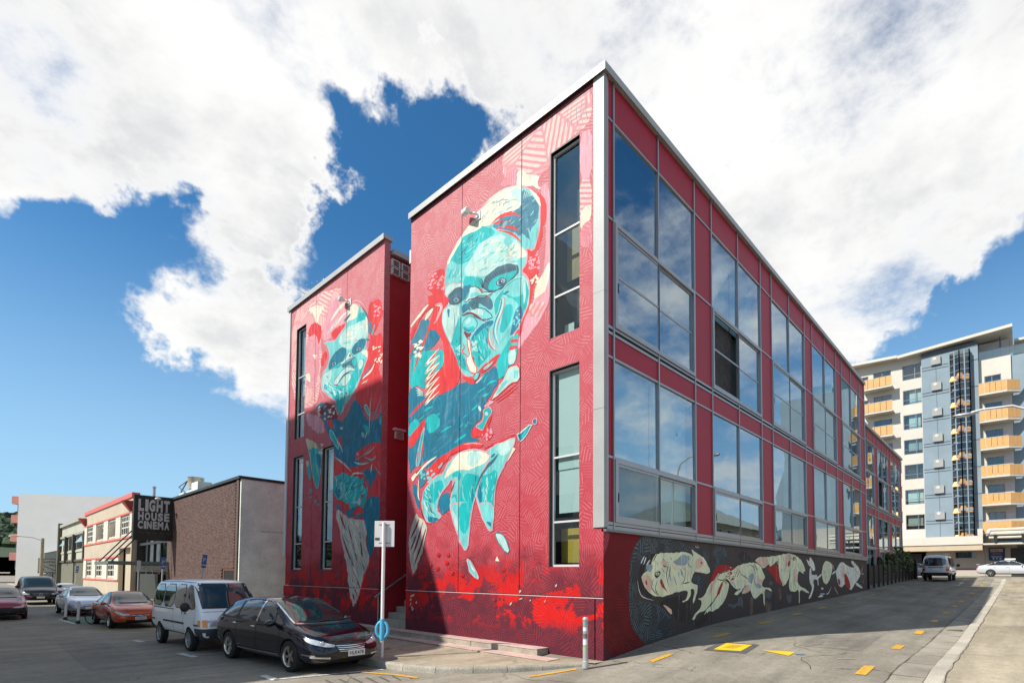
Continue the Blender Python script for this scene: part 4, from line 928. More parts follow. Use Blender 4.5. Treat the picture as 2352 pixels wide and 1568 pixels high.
m.poly('R', [(740,370),(780,338),(860,372),(900,300),(940,190),(962,200),(930,330),(992,400),(930,485),(860,445),(735,430)], rough=.04); m.dots('P', (850,350,980,470), 16, 8, .3)
m.poly('T', [(870,130),(940,108),(972,160),(920,240),(882,312),(858,372),(778,322),(850,272),(882,200)], line='P', lw=.03); m.oval('W', (905,185), 18, 22); m.oval('W', (830,130), 14, 30, -.3)
m.poly('T', [(55,320),(130,230),(192,282),(100,402),(55,442)]); m.poly('T', [(250,220),(342,178),(402,250),(392,330),(290,412),(250,330)]); m.poly('R', [(242,228),(232,330),(190,402),(130,502),(75,582),(55,480),(120,350)], rough=.04)
m.poly('T', [(232,308),(212,480),(172,742),(128,762),(160,560),(190,420)], line='P', lw=.03); m.line('R', [(212,500),(200,640)], .09); m.line('R', [(160,590),(150,720)], .09)
m.poly('R', [(310,745),(375,670),(520,572),(640,512),(780,480),(882,522),(800,552),(640,562),(560,602),(450,702),(382,832),(300,952),(235,972),(262,880),(232,830),(270,770)], rough=.04); m.poly('A', [(372,760),(430,700),(420,740),(385,785)])
m.line('P', [(650,520),(760,505),(870,520)], .04); m.line('K', [(360,650),(240,740),(100,900)], .1); m.poly('K', [(80,880),(130,830),(150,850),(100,930)]); m.line('R', [(260,690),(130,830)], .08)
m.poly('D', [(95,960),(140,940),(160,1100),(200,1290),(150,1180),(110,1080)]); m.line('K', [(165,900),(160,1060),(175,1130)], .06); m.poly('N', [(170,800),(240,780),(260,860),(220,960),(180,1000),(165,900)]); m.dots('A', (170,800,330,920), 18, 9, .6)
m.poly('A', [(430,830),(470,740),(560,640),(680,580),(820,568),(952,620),(942,680),(880,765),(842,860),(802,960),(782,1080),(742,1260),(712,1480),(702,1600),(600,1600),(590,1480),(540,1360),(508,1220),(508,1100),(540,1000),(530,890),(480,960),(400,1060),(370,1160),(360,1240),(422,1290),(380,1342),(300,1372),(240,1352),(208,1250),(198,1120),(228,1000),(330,880)], line='P', lw=.045)
m.poly('W', [(520,1180),(545,1250),(590,1440),(560,1400),(515,1260)]); m.poly('T', [(680,830),(720,840),(842,850),(802,980),(772,1100),(732,1270),(708,1450),(660,1490),(608,1450),(605,1200),(622,940)])
m.poly('K', [(440,900),(470,800),(560,662),(620,602),(780,588),(942,620),(930,662),(860,742),(760,772),(690,802),(620,790),(560,800),(490,860)]); m.poly('W', [(700,610),(800,600),(860,640),(820,720),(740,770),(690,720)])
m.poly('T', [(228,1010),(330,930),(420,900),(440,990),(370,1085),(340,1165),(260,1122),(205,1115)]); m.poly('T', [(540,830),(600,800),(640,850),(610,920),(560,870),(530,880)])
m.poly('D', [(370,1150),(440,1050),(502,1030),(507,1180),(490,1232),(412,1287),(395,1220)]); m.poly('D', [(260,1310),(300,1300),(390,1330),(340,1370),(280,1365)]); m.line('T', [(520,1100),(570,1080),(590,1260)], .1)
for k in range(4): m.line(('W', 'D', 'W', 'R')[k], [(215+20*k,1120+15*k),(260+20*k,1220+8*k),(340+12*k,1290+4*k)], .05)
m.brush(['T','W','D','A'], [(230,1000),(330,900),(430,900),(440,980),(360,1160),(400,1290),(300,1360),(220,1260),(205,1120)], 36, 80, .045, 1.0)
m.brush(['T','A','T','D'], [(620,860),(840,850),(780,1060),(720,1400),(610,1440)], 40, 110, .05, 1.45, .25)
m.line('B', [(240,1350),(200,1260),(170,1180)], .05); m.line('R', [(300,1380),(220,1340),(180,1200)], .06)
m.line('P', [(540,940),(560,900),(590,880)], .06); m.line('M', [(520,1040),(540,980),(560,920)], .06)
m.poly('A', [(888,592),(1000,520),(1220,438),(1212,500),(1172,600),(1102,740),(1032,880),(1002,1000),(982,1200),(972,1442),(940,1462),(890,1382),(830,1222),(788,1080),(800,980),(860,880),(902,760),(952,640)], line='P', lw=.04)
m.poly('W', [(1000,540),(1120,480),(1215,446),(1190,530),(1120,640),(1040,640)]); m.poly('T', [(868,850),(940,832),(1012,790),(1032,850),(992,1000),(977,1240),(930,1335),(860,1232),(830,1152),(800,1062),(822,950)]); m.poly('D', [(800,1060),(830,950),(860,900),(850,1100),(870,1240),(830,1160)])
m.brush(['T','A','W'], [(880,860),(1020,800),(990,1000),(970,1240),(920,1320),(840,1150),(810,1000)], 30, 100, .05, 1.7, .3)
m.poly('K', [(1192,540),(1222,570),(1132,702),(1105,730),(1160,632)]); m.poly('G', [(890,762),(1042,600),(1002,692),(902,802),(832,902),(792,1032),(776,1022),(830,872)]); m.line('D', [(950,660),(1000,620)], .09)
m.line('R', [(880,560),(1040,490),(1215,410)], .06); m.poly('D', [(1280,380),(1402,288),(1372,352),(1278,505),(1230,420)], line='W', lw=.04); m.poly('T', [(1290,400),(1380,320),(1280,480)]); m.poly('D', [(1408,240),(1452,238),(1442,302),(1408,292)], line='P', lw=.03)
m.zoom(1120, 1400, .31513)
m.poly('A', [(408,-20),(602,-20),(572,340),(552,412),(500,332),(480,262),(430,140)], line='P', lw=.04); m.poly('T', [(490,-20),(600,-20),(582,180),(542,262),(490,212)]); m.poly('W', [(425,20),(440,140),(485,250),(480,120)])
m.poly('A', [(652,-20),(797,-20),(792,200),(776,242),(720,180)], line='P', lw=.03); m.poly('D', [(730,140),(770,150),(775,190),(750,180)])
m.poly('W', [(810,240),(870,260),(912,330),(937,425),(880,402),(830,322)], line='D', lw=.03); m.poly('T', [(830,280),(850,330),(900,400),(870,370)]); m.poly('A', [(557,460),(600,500),(640,580),(672,652),(620,642),(570,562)], line='P', lw=.03); m.poly('K', [(575,480),(600,520),(640,600),(600,560)])
m.poly('L', [(120,80),(215,170),(182,370),(100,600),(80,612),(42,360),(50,260),(100,100)], rough=.04)
for a, b_ in (((60,300),(140,120)), ((80,450),(170,150)), ((90,540),(200,200)), ((60,400),(120,230))): m.line('M', [a, ((a[0]+b_[0])/2+6, (a[1]+b_[1])/2), b_], .1)
for k in range(8): m.line('Y', [(60+12*k,330-20*k),(85+12*k,300-18*k)], .05)
m.line('R', [(30,500),(60,560),(85,640)], .12); m.line('R', [(85,620),(110,590),(185,380)], .05)
for p in ((310,440),(385,510),(395,440),(430,600),(520,620),(880,570),(240,530),(250,690),(300,560)): m.oval('S', p, 16, 20); m.oval('V', (p[0]-5, p[1]-8), 10, 12)
for p in ((160,600),(180,650),(140,660),(130,990),(270,1000),(800,830),(810,890)): m.oval('M', p, 20, 15); m.oval('S', (p[0], p[1]-8), 13, 9)
m.poly('K', [(808,490),(826,452),(848,490)], 0); m.dots('L', (60,780,120,960), 9, 6); m.dots('L', (940,700,1440,900), 8, 6)
KEEP_R = [(.34, 2.84-GJ, 3.3, ZT-.165), (.0, 2.84-GJ, ZG0+.02, 3.3), (2.84+GJ, 5.49-GJ, ZG0+.02, ZT-.165), (5.49+GJ, 8.31, ZG0+.02, ZT-.165), (.27, 8.31, .17, ZG0-.025)]
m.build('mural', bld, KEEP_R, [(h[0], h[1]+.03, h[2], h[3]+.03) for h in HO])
# ---------------------------------------------------------------- smaller figure
m = Mural(0, 5)
m.zoom(780, 780, .2296)
m.poly('creamh', [(135,370),(440,150),(730,70),(720,150),(600,300),(560,420),(500,560),(480,760),(500,900),(470,1100),(480,1250),(420,1520),(130,1540)]); m.poly('P', [(560,420),(640,180),(760,260),(800,320),(790,500),(690,550),(610,600),(600,700),(500,720),(500,560)])
m.poly('R', [(330,560),(430,480),(500,560),(480,700),(400,860),(330,800)], rough=.05); m.poly('pinkh', [(300,700),(430,620),(470,900),(430,1300),(300,1300)]); m.poly('K', [(320,330),(440,285),(530,300),(470,400),(430,530),(400,420)]); m.poly('K', [(300,1120),(350,1110),(355,1220),(310,1200)]); m.poly('K', [(375,890),(430,880),(420,950)])
m.line('K', [(600,480),(700,330),(790,250)], .2); m.line('K', [(640,560),(740,420),(790,380)], .14); m.line('W', [(560,640),(700,430)], .1)
m.poly('R', [(1060,260),(1200,200),(1235,400),(1150,560),(1110,660),(1230,600),(1240,940),(1160,1030),(1230,1190),(1225,1568),(1000,1568),(880,1420),(990,1100),(1040,880),(1060,760),(1080,690),(1050,460)], rough=.05)
m.dots('P', (1110,280,1200,420), 14, 8); m.dots('K', (1100,780,1220,980), 18, 8); m.poly('R', [(610,600),(690,550),(790,500),(790,560),(720,640),(660,765),(620,700)], rough=.04); m.poly('R', [(490,900),(540,830),(560,900),(500,1040),(475,1010)])
m.poly('A', [(505,735),(640,720),(680,680),(720,620),(790,520),(800,320),(880,258),(960,300),(1010,380),(1040,450),(1052,560),(1047,690),(1022,760),(1047,850),(1052,920),(1002,1040),(962,1160),(912,1280),(842,1400),(780,1480),(740,1590),(690,1580),(660,1450),(600,1402),(500,1332),(478,1250),(490,1130),(560,1030),(592,900),(560,780)], line='P', lw=.05)
m.poly('K', [(800,320),(880,268),(942,310),(932,370),(912,440),(830,472),(790,502),(810,420)]); m.poly('D', [(750,480),(840,380),(848,400),(780,490)]); m.poly('T', [(938,380),(1012,370),(1042,440),(980,502),(900,542),(912,480)]); m.poly('N', [(1052,480),(1102,490),(1082,640),(1050,642)]); m.poly('T', [(1090,620),(1125,520),(1140,530),(1100,670)])
m.line('G', [(960,300),(1010,360),(1050,440),(1060,520)], .07); m.line('P', [(800,300),(880,240),(960,250),(1030,340)], .08)
m.poly('W', [(790,560),(900,510),(1032,450),(1052,620),(1042,682),(930,692),(862,772),(842,822),(780,812),(720,782),(690,702)]); m.poly('K', [(1010,440),(1040,430),(1052,600),(1040,650)])
m.poly('D', [(570,1062),(592,960),(640,872),(720,810),(782,808),(782,900),(730,982),(702,1042),(622,1052)], line='G', lw=.05); m.poly('T', [(600,1050),(680,1000),(740,960),(700,1040)]); m.poly('D', [(868,790),(930,722),(1022,690),(1012,782),(960,852),(880,882),(850,852)], line='G', lw=.05); m.poly('D', [(1030,690),(1085,705),(1080,725),(1030,720)])
for c in ((640,997), (936,817)): m.oval('B', c, 34, 28, -.4); m.oval('Y', c, 27, 20, -.4); m.oval('D', c, 15, 16); m.oval('X', c, 7, 8)
m.poly('W', [(708,992),(780,930),(822,838),(852,890),(872,916),(800,950),(730,1012)], line='B', lw=.03); m.poly('G', [(730,1014),(840,950),(900,900),(925,1000),(892,1052),(830,1012),(740,1052)]); m.poly('T', [(850,950),(910,920),(920,1000),(880,1040)]); m.poly('M', [(820,880),(850,895),(830,930)])
m.poly('W', [(636,1212),(720,1090),(820,1020),(895,1058),(882,1088),(820,1082),(742,1172),(682,1242),(640,1252)], line='G', lw=.03); m.line('B', [(690,1225),(760,1132),(845,1078)], .07); m.poly('W', [(708,1212),(780,1122),(848,1100),(842,1182),(792,1262),(742,1272)], line='D', lw=.03); m.line('M', [(640,1250),(700,1262),(760,1290)], .05)
m.poly('T', [(858,1100),(900,1052),(922,980),(1002,920),(1002,1022),(962,1122),(902,1262),(832,1362),(800,1302)]); m.poly('W', [(938,960),(992,958),(982,1032),(940,1062)], line='K', lw=.04); m.poly('K', [(960,850),(1045,828),(1042,932),(1020,900)]); m.line('Y', [(905,900),(935,1060),(940,1180)], .04)
m.poly('W', [(488,1160),(540,1100),(622,1060),(602,1180),(560,1262),(582,1372),(510,1322)], line='Y', lw=.03); m.poly('T', [(600,1292),(700,1262),(792,1292),(802,1382),(752,1442),(690,1472),(620,1392)]); m.poly('W', [(610,1300),(660,1280),(650,1350),(690,1370),(650,1400)]); m.dots('W', (700,1330,800,1460), 12, 8)
m.brush(['W','A','K'], [(700,700),(790,570),(1030,460),(1040,670),(860,770),(780,800)], 30, 80, .06, -.5)
m.brush(['T','A','D','W'], [(500,1150),(600,1080),(620,1260),(800,1290),(950,1100),(980,960),(900,1260),(780,1460),(660,1430),(510,1300)], 50, 80, .06, 1.0)
m.line('K', [(1130,990),(1080,1090),(960,1190)], .1); m.line('D', [(1100,980),(1020,1120),(950,1200)], .08); m.line('K', [(1055,1180),(1000,1250),(1040,1200),(970,1240)], .06); m.line('P', [(500,1240),(480,1330),(520,1420)], .06)
m.zoom(780, 1080, .2296)
m.poly('D', [(500,300),(620,350),(760,400),(900,90),(970,200),(1030,360),(1130,380),(1180,330),(1240,240),(1240,640),(1100,630),(1000,690),(930,770),(960,900),(840,950),(760,870),(640,790),(640,680),(560,520),(520,400)], rough=.05)
m.brush(['N','D','G','N'], [(520,320),(760,410),(900,110),(1030,370),(1210,350),(1200,620),(930,760),(840,930),(640,770),(560,520)], 90, 130, .08, -1.0, .5)
m.poly('M', [(420,180),(560,150),(660,200),(700,330),(600,380),(480,310)], rough=.05); m.dots('D', (430,160,560,330), 16, 12); m.dots('K', (440,200,700,360), 26, 8, .6); m.poly('P', [(290,280),(410,300),(500,360),(540,530),(420,530),(310,400)], rough=.05)
m.poly('T', [(660,150),(760,100),(770,200),(720,320),(680,250)]); m.line('W', [(780,150),(720,310)], .07); m.line('P', [(650,200),(690,310)], .08); m.line('E', [(860,130),(790,270),(760,400)], .05)
m.poly('R', [(540,380),(600,370),(640,440),(600,470)], rough=.04); m.poly('R', [(690,560),(740,600),(740,720),(700,640)], rough=.03); m.poly('W', [(704,460),(752,448),(736,497)])
m.poly('T', [(995,195),(1040,190),(1075,290),(1060,330)], line='W', lw=.03); m.line('W', [(1080,100),(1075,260),(1070,400),(1060,540)], .06); m.line('W', [(1000,430),(1040,500),(1010,600)], .08); m.poly('T', [(985,410),(1060,450),(1050,520),(1010,490)]); m.poly('T', [(972,540),(990,510),(1010,560),(985,575)], line='W', lw=.04); m.line('E', [(1210,80),(1140,280),(1080,470)], .06); m.line('E', [(1180,180),(1110,380)], .04)
m.poly('T', [(585,480),(630,520),(690,640),(700,740),(640,640),(590,580)], line='W', lw=.04); m.line('W', [(650,560),(720,690),(745,760)], .06); m.poly('T', [(690,770),(720,760),(715,795)]); m.poly('T', [(1175,400),(1215,280),(1215,450)])
m.poly('T', [(298,590),(400,630),(452,700),(492,800),(482,980),(440,1245),(380,1030),(340,750),(310,650)], line='W', lw=.035); m.poly('C', [(298,588),(420,640),(444,722),(380,692),(350,742),(308,652)]); m.poly('D', [(420,760),(490,800),(480,980),(440,900)]); m.line('C', [(410,880),(445,980),(450,1050)], .05)
m.poly('T', [(300,860),(342,868),(362,1010),(350,1115),(318,1000)]); m.poly('C', [(296,860),(345,866),(320,945)]); m.dots('E', (330,1180,370,1320), 9, 9, 1.4); m.dots('E', (410,1290,450,1390), 8, 9, 1.2); m.dots('W', (455,640,510,780), 12, 8)
m.poly('R', [(650,850),(840,960),(1000,920),(1100,880),(1215,840),(1215,1320),(1130,1260),(1040,1265),(1060,1100),(1150,980),(1080,900),(930,1010),(850,1020),(640,1060)], rough=.05); m.poly('R', [(920,760),(1000,700),(1100,640),(1215,650),(1215,860),(1000,840),(880,860)], rough=.05)
m.line('W', [(640,810),(750,890),(850,990)], .07); m.line('W', [(880,875),(960,900),(1060,885)], .07); m.line('A', [(980,800),(1060,760),(1130,690)], .05); m.line('A', [(1000,810),(1100,850),(1150,800)], .05); m.line('E', [(900,850),(1000,790),(1100,680)], .06); m.poly('P', [(912,762),(938,758),(940,790),(915,795)], 0)
m.poly('T', [(636,1070),(760,1000),(860,1052),(1000,1042),(1000,1200),(1062,1162),(1002,1442),(940,1382),(860,1462),(760,1342),(660,1322),(636,1180)], rough=.05); m.poly('A', [(680,1150),(770,1120),(780,1250),(750,1330),(700,1220)]); m.poly('D', [(640,1200),(720,1190),(740,1290),(690,1330)]); m.line('D', [(750,1290),(860,1210),(910,1170)], .07); m.line('W', [(910,1130),(900,1270),(870,1390)], .05); m.line('W', [(640,1040),(700,1130)], .06); m.line('K', [(850,1060),(870,1020),(930,1010),(1010,1020)], .07); m.poly('R', [(930,1020),(1000,1015),(970,1100),(935,1060)])
m.brush(['T','A','D','W','D'], [(640,1080),(760,1010),(1000,1050),(1040,1180),(990,1420),(860,1440),(660,1310)], 60, 90, .06, -.9, .8)
m.poly('W', [(940,1300),(965,1320),(950,1400),(925,1390)]); m.poly('R', [(960,1270),(985,1260),(960,1390)]); m.poly('D', [(1000,965),(1150,962),(1152,1042),(1092,1162),(1060,1225),(1060,1082),(1010,1092)], rough=.03); m.line('W', [(1100,900),(1085,1000)], .07); m.line('T', [(1130,920),(1210,1040),(1290,1160)], .05)
m.poly('D', [(660,1400),(720,1380),(740,1450),(690,1480)]); m.poly('R', [(650,1330),(760,1380),(830,1370),(820,1470),(740,1450)], rough=.05)
m.zoom(780, 1360, .2551)
m.poly('D', [(890,200),(960,50),(1085,80),(1070,500),(1000,650),(962,752),(925,480)], rough=.03); m.poly('D', [(700,200),(900,180),(900,300),(720,280)], rough=.05); m.poly('R', [(760,240),(880,150),(900,240),(800,270)], rough=.05); m.line('T', [(960,150),(985,90),(975,150),(930,230)], .04); m.line('T', [(1000,400),(1005,550)], .05); m.line('T', [(1040,480),(1000,650)], .04)
m.poly('L', [(598,210),(640,215),(720,290),(800,312),(892,308),(932,450),(918,540),(962,772),(902,920),(852,1130),(802,1232),(790,1275),(750,1132),(720,850),(650,480),(608,300)], rough=.05, line='P', lw=.03)
for pts in ([(640,255),(670,340),(705,430)], [(728,370),(780,580),(832,790)], [(855,420),(875,640),(905,890)], [(668,490),(730,680),(800,840)], [(780,850),(820,960),(862,1060)], [(775,960),(800,1060),(832,1155)], [(780,1120),(800,1190)]): m.line('M', pts, .11)
for k in range(22): a = m.r.uniform(690, 900); b_ = m.r.uniform(330, 900); m.line('Y', [(a, b_), (a+20, b_+60)], .06)
m.brush(['K','P','Y','L'], [(610,230),(720,300),(890,320),(920,540),(950,770),(850,1120),(790,1250),(720,850)], 70, 120, .06, 1.25, .2)
m.line('R', [(1052,560),(990,720),(920,900),(850,1140),(795,1290)], .11)
KEEP_L = [(10.05, JL[1]-GJ, ZG0+.02, ZT-.165), (JL[1]+GJ, JL[2]-GJ, ZG0+.02, ZT-.165), (JL[2]+GJ, 18.22, ZG0+.02, ZT-.165), (10.05, 18.22, .17, ZG0-.025)]
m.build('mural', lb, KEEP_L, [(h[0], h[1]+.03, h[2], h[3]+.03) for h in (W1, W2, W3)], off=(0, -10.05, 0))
# ---------------------------------------------------------------- running dogs on the lane plinth
m = Mural(1, 9)
m.zoom(1660, 1450, .2551)
m.poly('redd', [(45,60),(520,120),(440,170),(370,300),(340,450),(330,700),(335,950),(370,1120),(440,1240),(530,1330),(45,1560)])
m.poly('greyh', [(520,130),(800,170),(1000,255),(1200,330),(1210,420),(1000,300),(700,312),(600,332),(480,382),(430,560),(430,680),(400,850),(620,870),(740,960),(800,1062),(850,1190),(500,1300),(430,1225),(360,1105),(328,900),(342,500),(380,280),(440,180)])
m.poly('greyh', [(1000,600),(1060,560),(1140,580),(1170,680),(1090,720),(1000,640)]); m.poly('greyh', [(1240,240),(1400,270),(1400,430),(1250,520)])
m.poly('X', [(640,860),(800,800),(900,780),(1010,840),(1000,1080),(880,1080),(800,1000)]); m.poly('O', [(690,870),(790,930),(805,1000),(740,950)])
m.poly('X', [(440,560),(480,380),(600,330),(660,340),(600,420),(500,540),(470,640),(520,740),(640,810),(560,820),(450,740),(420,640)])
m.poly('C', [(580,400),(640,320),(800,324),(900,308),(1000,320),(1042,372),(998,265),(1090,340),(1160,380),(1202,480),(1222,522),(1190,562),(1080,532),(1042,532),(1002,652),(1082,660),(1082,722),(1042,872),(1018,862),(1050,724),(1002,712),(1012,782),(960,852),(910,872),(906,842),(960,818),(980,732),(850,762),(760,782),(680,812),(600,792),(510,732),(458,600),(500,530),(560,482)], line='X', lw=.03)
m.brush(['C','L','E','O','C','K'], [(600,400),(660,330),(1000,330),(1040,520),(990,650),(850,750),(680,800),(540,720),(480,600)], 90, 90, .05, 1.2, .5)
m.brush(['O','L','C'], [(1040,400),(1090,350),(1160,390),(1200,490),(1180,540),(1060,520)], 16, 50, .04, .6)
m.poly('O', [(465,580),(540,548),(572,620),(582,742),(520,722)]); m.poly('S', [(515,615),(530,650),(520,685),(508,650)]); m.poly('O', [(670,420),(740,415),(750,460),(690,465)]); m.poly('O', [(1060,400),(1120,370),(1160,440),(1100,500),(1050,480)]); m.poly('E', [(800,432),(850,392),(920,342),(1000,362),(960,452),(870,462)]); m.poly('E', [(520,460),(560,440),(600,470),(560,540),(520,510)])
m.poly('S', [(680,590),(735,720),(760,760),(700,700),(670,650)])
m.poly('X', [(610,545),(660,515),(680,545),(640,600),(610,580)]); m.oval('C', (642,552), 22, 16); m.oval('X', (642,552), 9, 9)
for pts in ([(770,440),(740,560),(770,700)], [(600,600),(580,700),(640,780)], [(940,440),(940,600),(900,670)], [(780,480),(760,620)], [(590,420),(640,330)], [(920,660),(1000,640)], [(700,460),(750,480)], [(640,620),(620,720),(660,790)]): m.line('X', pts, .035)
m.oval('B', (1120,432), 9, 12); m.line('K', [(460,440),(500,360)], .05); m.line('K', [(490,450),(520,370)], .05); m.line('K', [(520,460),(560,400)], .05); m.line('L', [(425,620),(440,720),(480,800),(600,840)], .03)
m.poly('C', [(1390,600),(1300,762),(1230,882),(1150,962),(1080,982),(1042,1062),(1008,1052),(1040,990),(1100,940),(1130,850),(1068,815),(1140,808),(1190,690),(1260,560),(1320,455),(1460,470),(1500,560)], line='X', lw=.03)
m.poly('C', [(1370,612),(1422,642),(1420,722),(1370,862),(1290,942),(1220,968),(1190,962),(1150,1034),(1138,1010),(1180,930),(1250,862),(1310,742)], line='X', lw=.03); m.poly('O', [(1210,690),(1270,600),(1300,580),(1250,700),(1190,800)]); m.poly('S', [(1340,640),(1358,650),(1330,740),(1270,840),(1300,730)]); m.poly('S', [(1200,660),(1240,560),(1280,480),(1340,448),(1440,470),(1400,500),(1330,560),(1300,540),(1270,620)])
m.poly('X', [(1010,1090),(1150,1000),(1180,960),(1190,1050),(1080,1140)]); m.line('L', [(1060,235),(1060,262),(1100,268)], .02); m.line('L', [(1080,240),(1082,266)], .02)
m.zoom(2000, 1450, .19134)
m.poly('e', [(100,1170),(240,1160),(245,1060),(330,1090),(320,1240),(280,1200),(110,1230)], rough=.05); m.poly('o', [(420,1060),(470,1060),(460,1340),(415,1340)], rough=.04); m.poly('o', [(640,1120),(730,1150),(735,1260),(645,1280)], rough=.06); m.poly('e', [(640,960),(750,980),(720,1090),(650,1080)], rough=.06); m.poly('X', [(240,450),(320,400),(420,480),(440,560),(300,560)], rough=.05); m.poly('e', [(950,1040),(1040,1030),(1020,1160),(950,1130)], rough=.06); m.poly('o', [(820,930),(880,950),(880,1130),(840,1110)], rough=.05); m.poly('e', [(700,830),(760,840),(750,900),(705,890)], rough=.05)
m.poly('C', [(480,540),(550,488),(640,490),(760,475),(840,460),(1000,428),(1080,460),(1180,542),(1232,702),(1190,702),(1212,752),(1130,692),(1112,752),(1112,862),(1152,912),(1272,980),(1278,1022),(1240,1012),(1142,952),(1144,1162),(1126,1162),(1130,962),(1060,1002),(1000,992),(978,902),(1010,702),(980,822),(930,902),(890,922),(850,802),(830,602),(822,540),(770,602),(712,642),(690,602),(650,642),(600,662),(540,592)], line='X', lw=.03)
m.brush(['O','L','C','E'], [(500,540),(640,500),(1000,440),(1180,550),(1210,690),(1100,680),(1080,860),(1000,980),(980,700),(900,900),(840,600),(700,620),(600,650)], 80, 80, .05, 1.3, .5)
m.poly('S', [(640,652),(700,640),(780,590),(826,600),(852,782),(902,912),(830,882),(770,812),(720,722)], rough=.03); m.poly('O', [(930,470),(1010,450),(1000,560),(940,640),(930,560)]); m.poly('O', [(490,540),(560,500),(680,500),(690,590),(600,650),(540,580)]); m.poly('O', [(1050,640),(1100,700),(1110,860),(1060,860)]); m.oval('M', (985,590), 16, 45, .2); m.oval('M', (1060,515), 22, 28); m.oval('C', (1065,520), 11, 12); m.oval('M', (1065,520), 5, 7)
for pts in ([(1090,560),(1080,650),(1110,700)], [(1010,660),(980,820)], [(1060,660),(1060,860),(1090,920)], [(840,500),(830,620)], [(960,560),(920,720)]): m.line('X', pts, .03)
m.poly('C', [(50,702),(180,662),(250,602),(400,570),(480,568),(560,602),(602,682),(642,772),(622,822),(602,852),(590,912),(722,940),(752,992),(700,982),(632,952),(640,1200),(618,1195),(608,992),(500,1104),(460,1084),(430,982),(380,882),(240,1062),(190,1042),(200,1002),(290,942),(230,982),(130,872),(80,802),(0,832),(-70,800),(-10,722)], line='X', lw=.03)
m.brush(['C','L','E','O'], [(60,710),(260,610),(480,580),(600,690),(580,900),(480,1080),(380,880),(240,960),(130,860)], 80, 80, .05, 1.0, .6)
m.poly('S', [(-20,600),(60,610),(120,642),(210,640),(165,692),(60,682),(-10,760)], rough=.03); m.poly('O', [(300,1000),(370,890),(420,900),(420,990),(310,1030)]); m.poly('O', [(520,800),(600,810),(590,900),(530,860)]); m.poly('E', [(400,780),(440,720),(480,740),(450,880),(410,860)]); m.poly('E', [(500,860),(590,900),(580,950),(510,930)])
m.dots('S', (70,700,200,880), 22, 7, .9)
for pts in ([(480,600),(520,680),(530,740)], [(280,740),(380,800),(400,840)], [(400,600),(470,640),(500,740)], [(470,760),(490,880),(520,930)], [(270,690),(230,780)], [(240,680),(200,770)]): m.line('X', pts, .035)
m.poly('L', [(1288,490),(1342,560),(1374,682),(1332,704),(1310,642),(1268,612),(1228,510),(1280,560)]); m.poly('L', [(1280,660),(1310,650),(1310,760),(1400,745),(1418,905),(1402,905),(1396,800),(1330,832),(1356,932),(1292,1096),(1266,1090),(1330,940),(1280,850)])
m.poly('C', [(1468,640),(1500,550),(1560,548),(1622,602),(1602,742),(1560,862),(1520,895),(1480,852),(1458,742)], line='X', lw=.03); m.line('L', [(1460,740),(1380,820)], .12); m.line('L', [(1610,740),(1670,690)], .1); m.dots('L', (1430,930,1500,1110), 9, 9, 1.2); m.line('L', [(1600,920),(1560,1010),(1520,1030)], .06); m.line('O', [(1640,920),(1670,980),(1700,1035)], .06); m.line('O', [(1620,600),(1640,680)], .08)
m.poly('L', [(1660,702),(1720,572),(1762,558),(1842,622),(1942,652),(1880,572),(1902,528),(1962,602),(2012,662),(2024,752),(1982,832),(1930,902),(1890,982),(1840,932),(1792,882),(1752,942),(1700,902),(1680,802)], line='X', lw=.03); m.brush(['K','E','O','C'], [(1680,720),(1750,570),(1940,660),(2010,680),(1980,820),(1890,960),(1790,870),(1700,890)], 40, 70, .05, 1.2, .5)
m.brush(['L','E','O'], [(1470,640),(1560,560),(1600,700),(1520,880),(1470,760)], 20, 60, .04, 1.3)
m.poly('S', [(1782,702),(1852,802),(1882,952),(1830,942),(1792,882)], rough=.02); m.poly('S', [(1690,800),(1730,820),(1730,900),(1700,880)]); m.poly('O', [(1760,580),(1790,640),(1780,800),(1740,760)]); m.poly('L', [(1962,850),(2052,930),(2042,952),(1950,892)]); m.line('O', [(2060,600),(2040,720),(2070,740)], .08); m.line('O', [(2060,820),(2060,880)], .06); m.line('X', [(1940,660),(2000,760)], .04)
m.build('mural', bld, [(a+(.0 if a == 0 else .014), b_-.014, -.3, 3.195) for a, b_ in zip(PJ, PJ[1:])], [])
# ================================================================ vehicles
M_TYRE = mat('tyre_rubber', (.018,.018,.018), .85, var=.1)
M_CHROME = mat('chrome', (.75,.75,.76), .12, 1, var=0)
M_ALLOY = mat('polished_alloy', (.62,.58,.52), .22, 1, var=0)
M_STEEL = mat('grey_steel_wheel', (.38,.38,.37), .4, .6, var=.1)
M_BLKP = mat('black_plastic', (.02,.02,.021), .5, var=.1)
M_UNDER = mat('underbody_black', (.01,.01,.01), .9, var=0)
M_PLATE = mat('number_plate', (.72,.72,.70), .4, var=0)
M_PTXT = mat('plate_lettering', (.01,.01,.012), .5, var=0)
M_LAMP = mat('lamp_lens', (.50,.54,.56), .08, .35, var=.25, vs=14, coat=1)
M_AMBER = mat('amber_lens', (.85,.26,.02), .15, var=.1, coat=1)
M_TAIL = mat('red_lens', (.45,.02,.02), .15, var=.1, coat=1)
M_CGL = cglass('car_glass')
M_CGL2 = mat('car_screen_glass', (.018,.03,.03), .02, 0, 0, spec=.55, coat=.5)
def carpaint(name, c, metal=.0, rough=.22): return mat(name, c, rough, metal, 0, spec=.35, coat=.7)
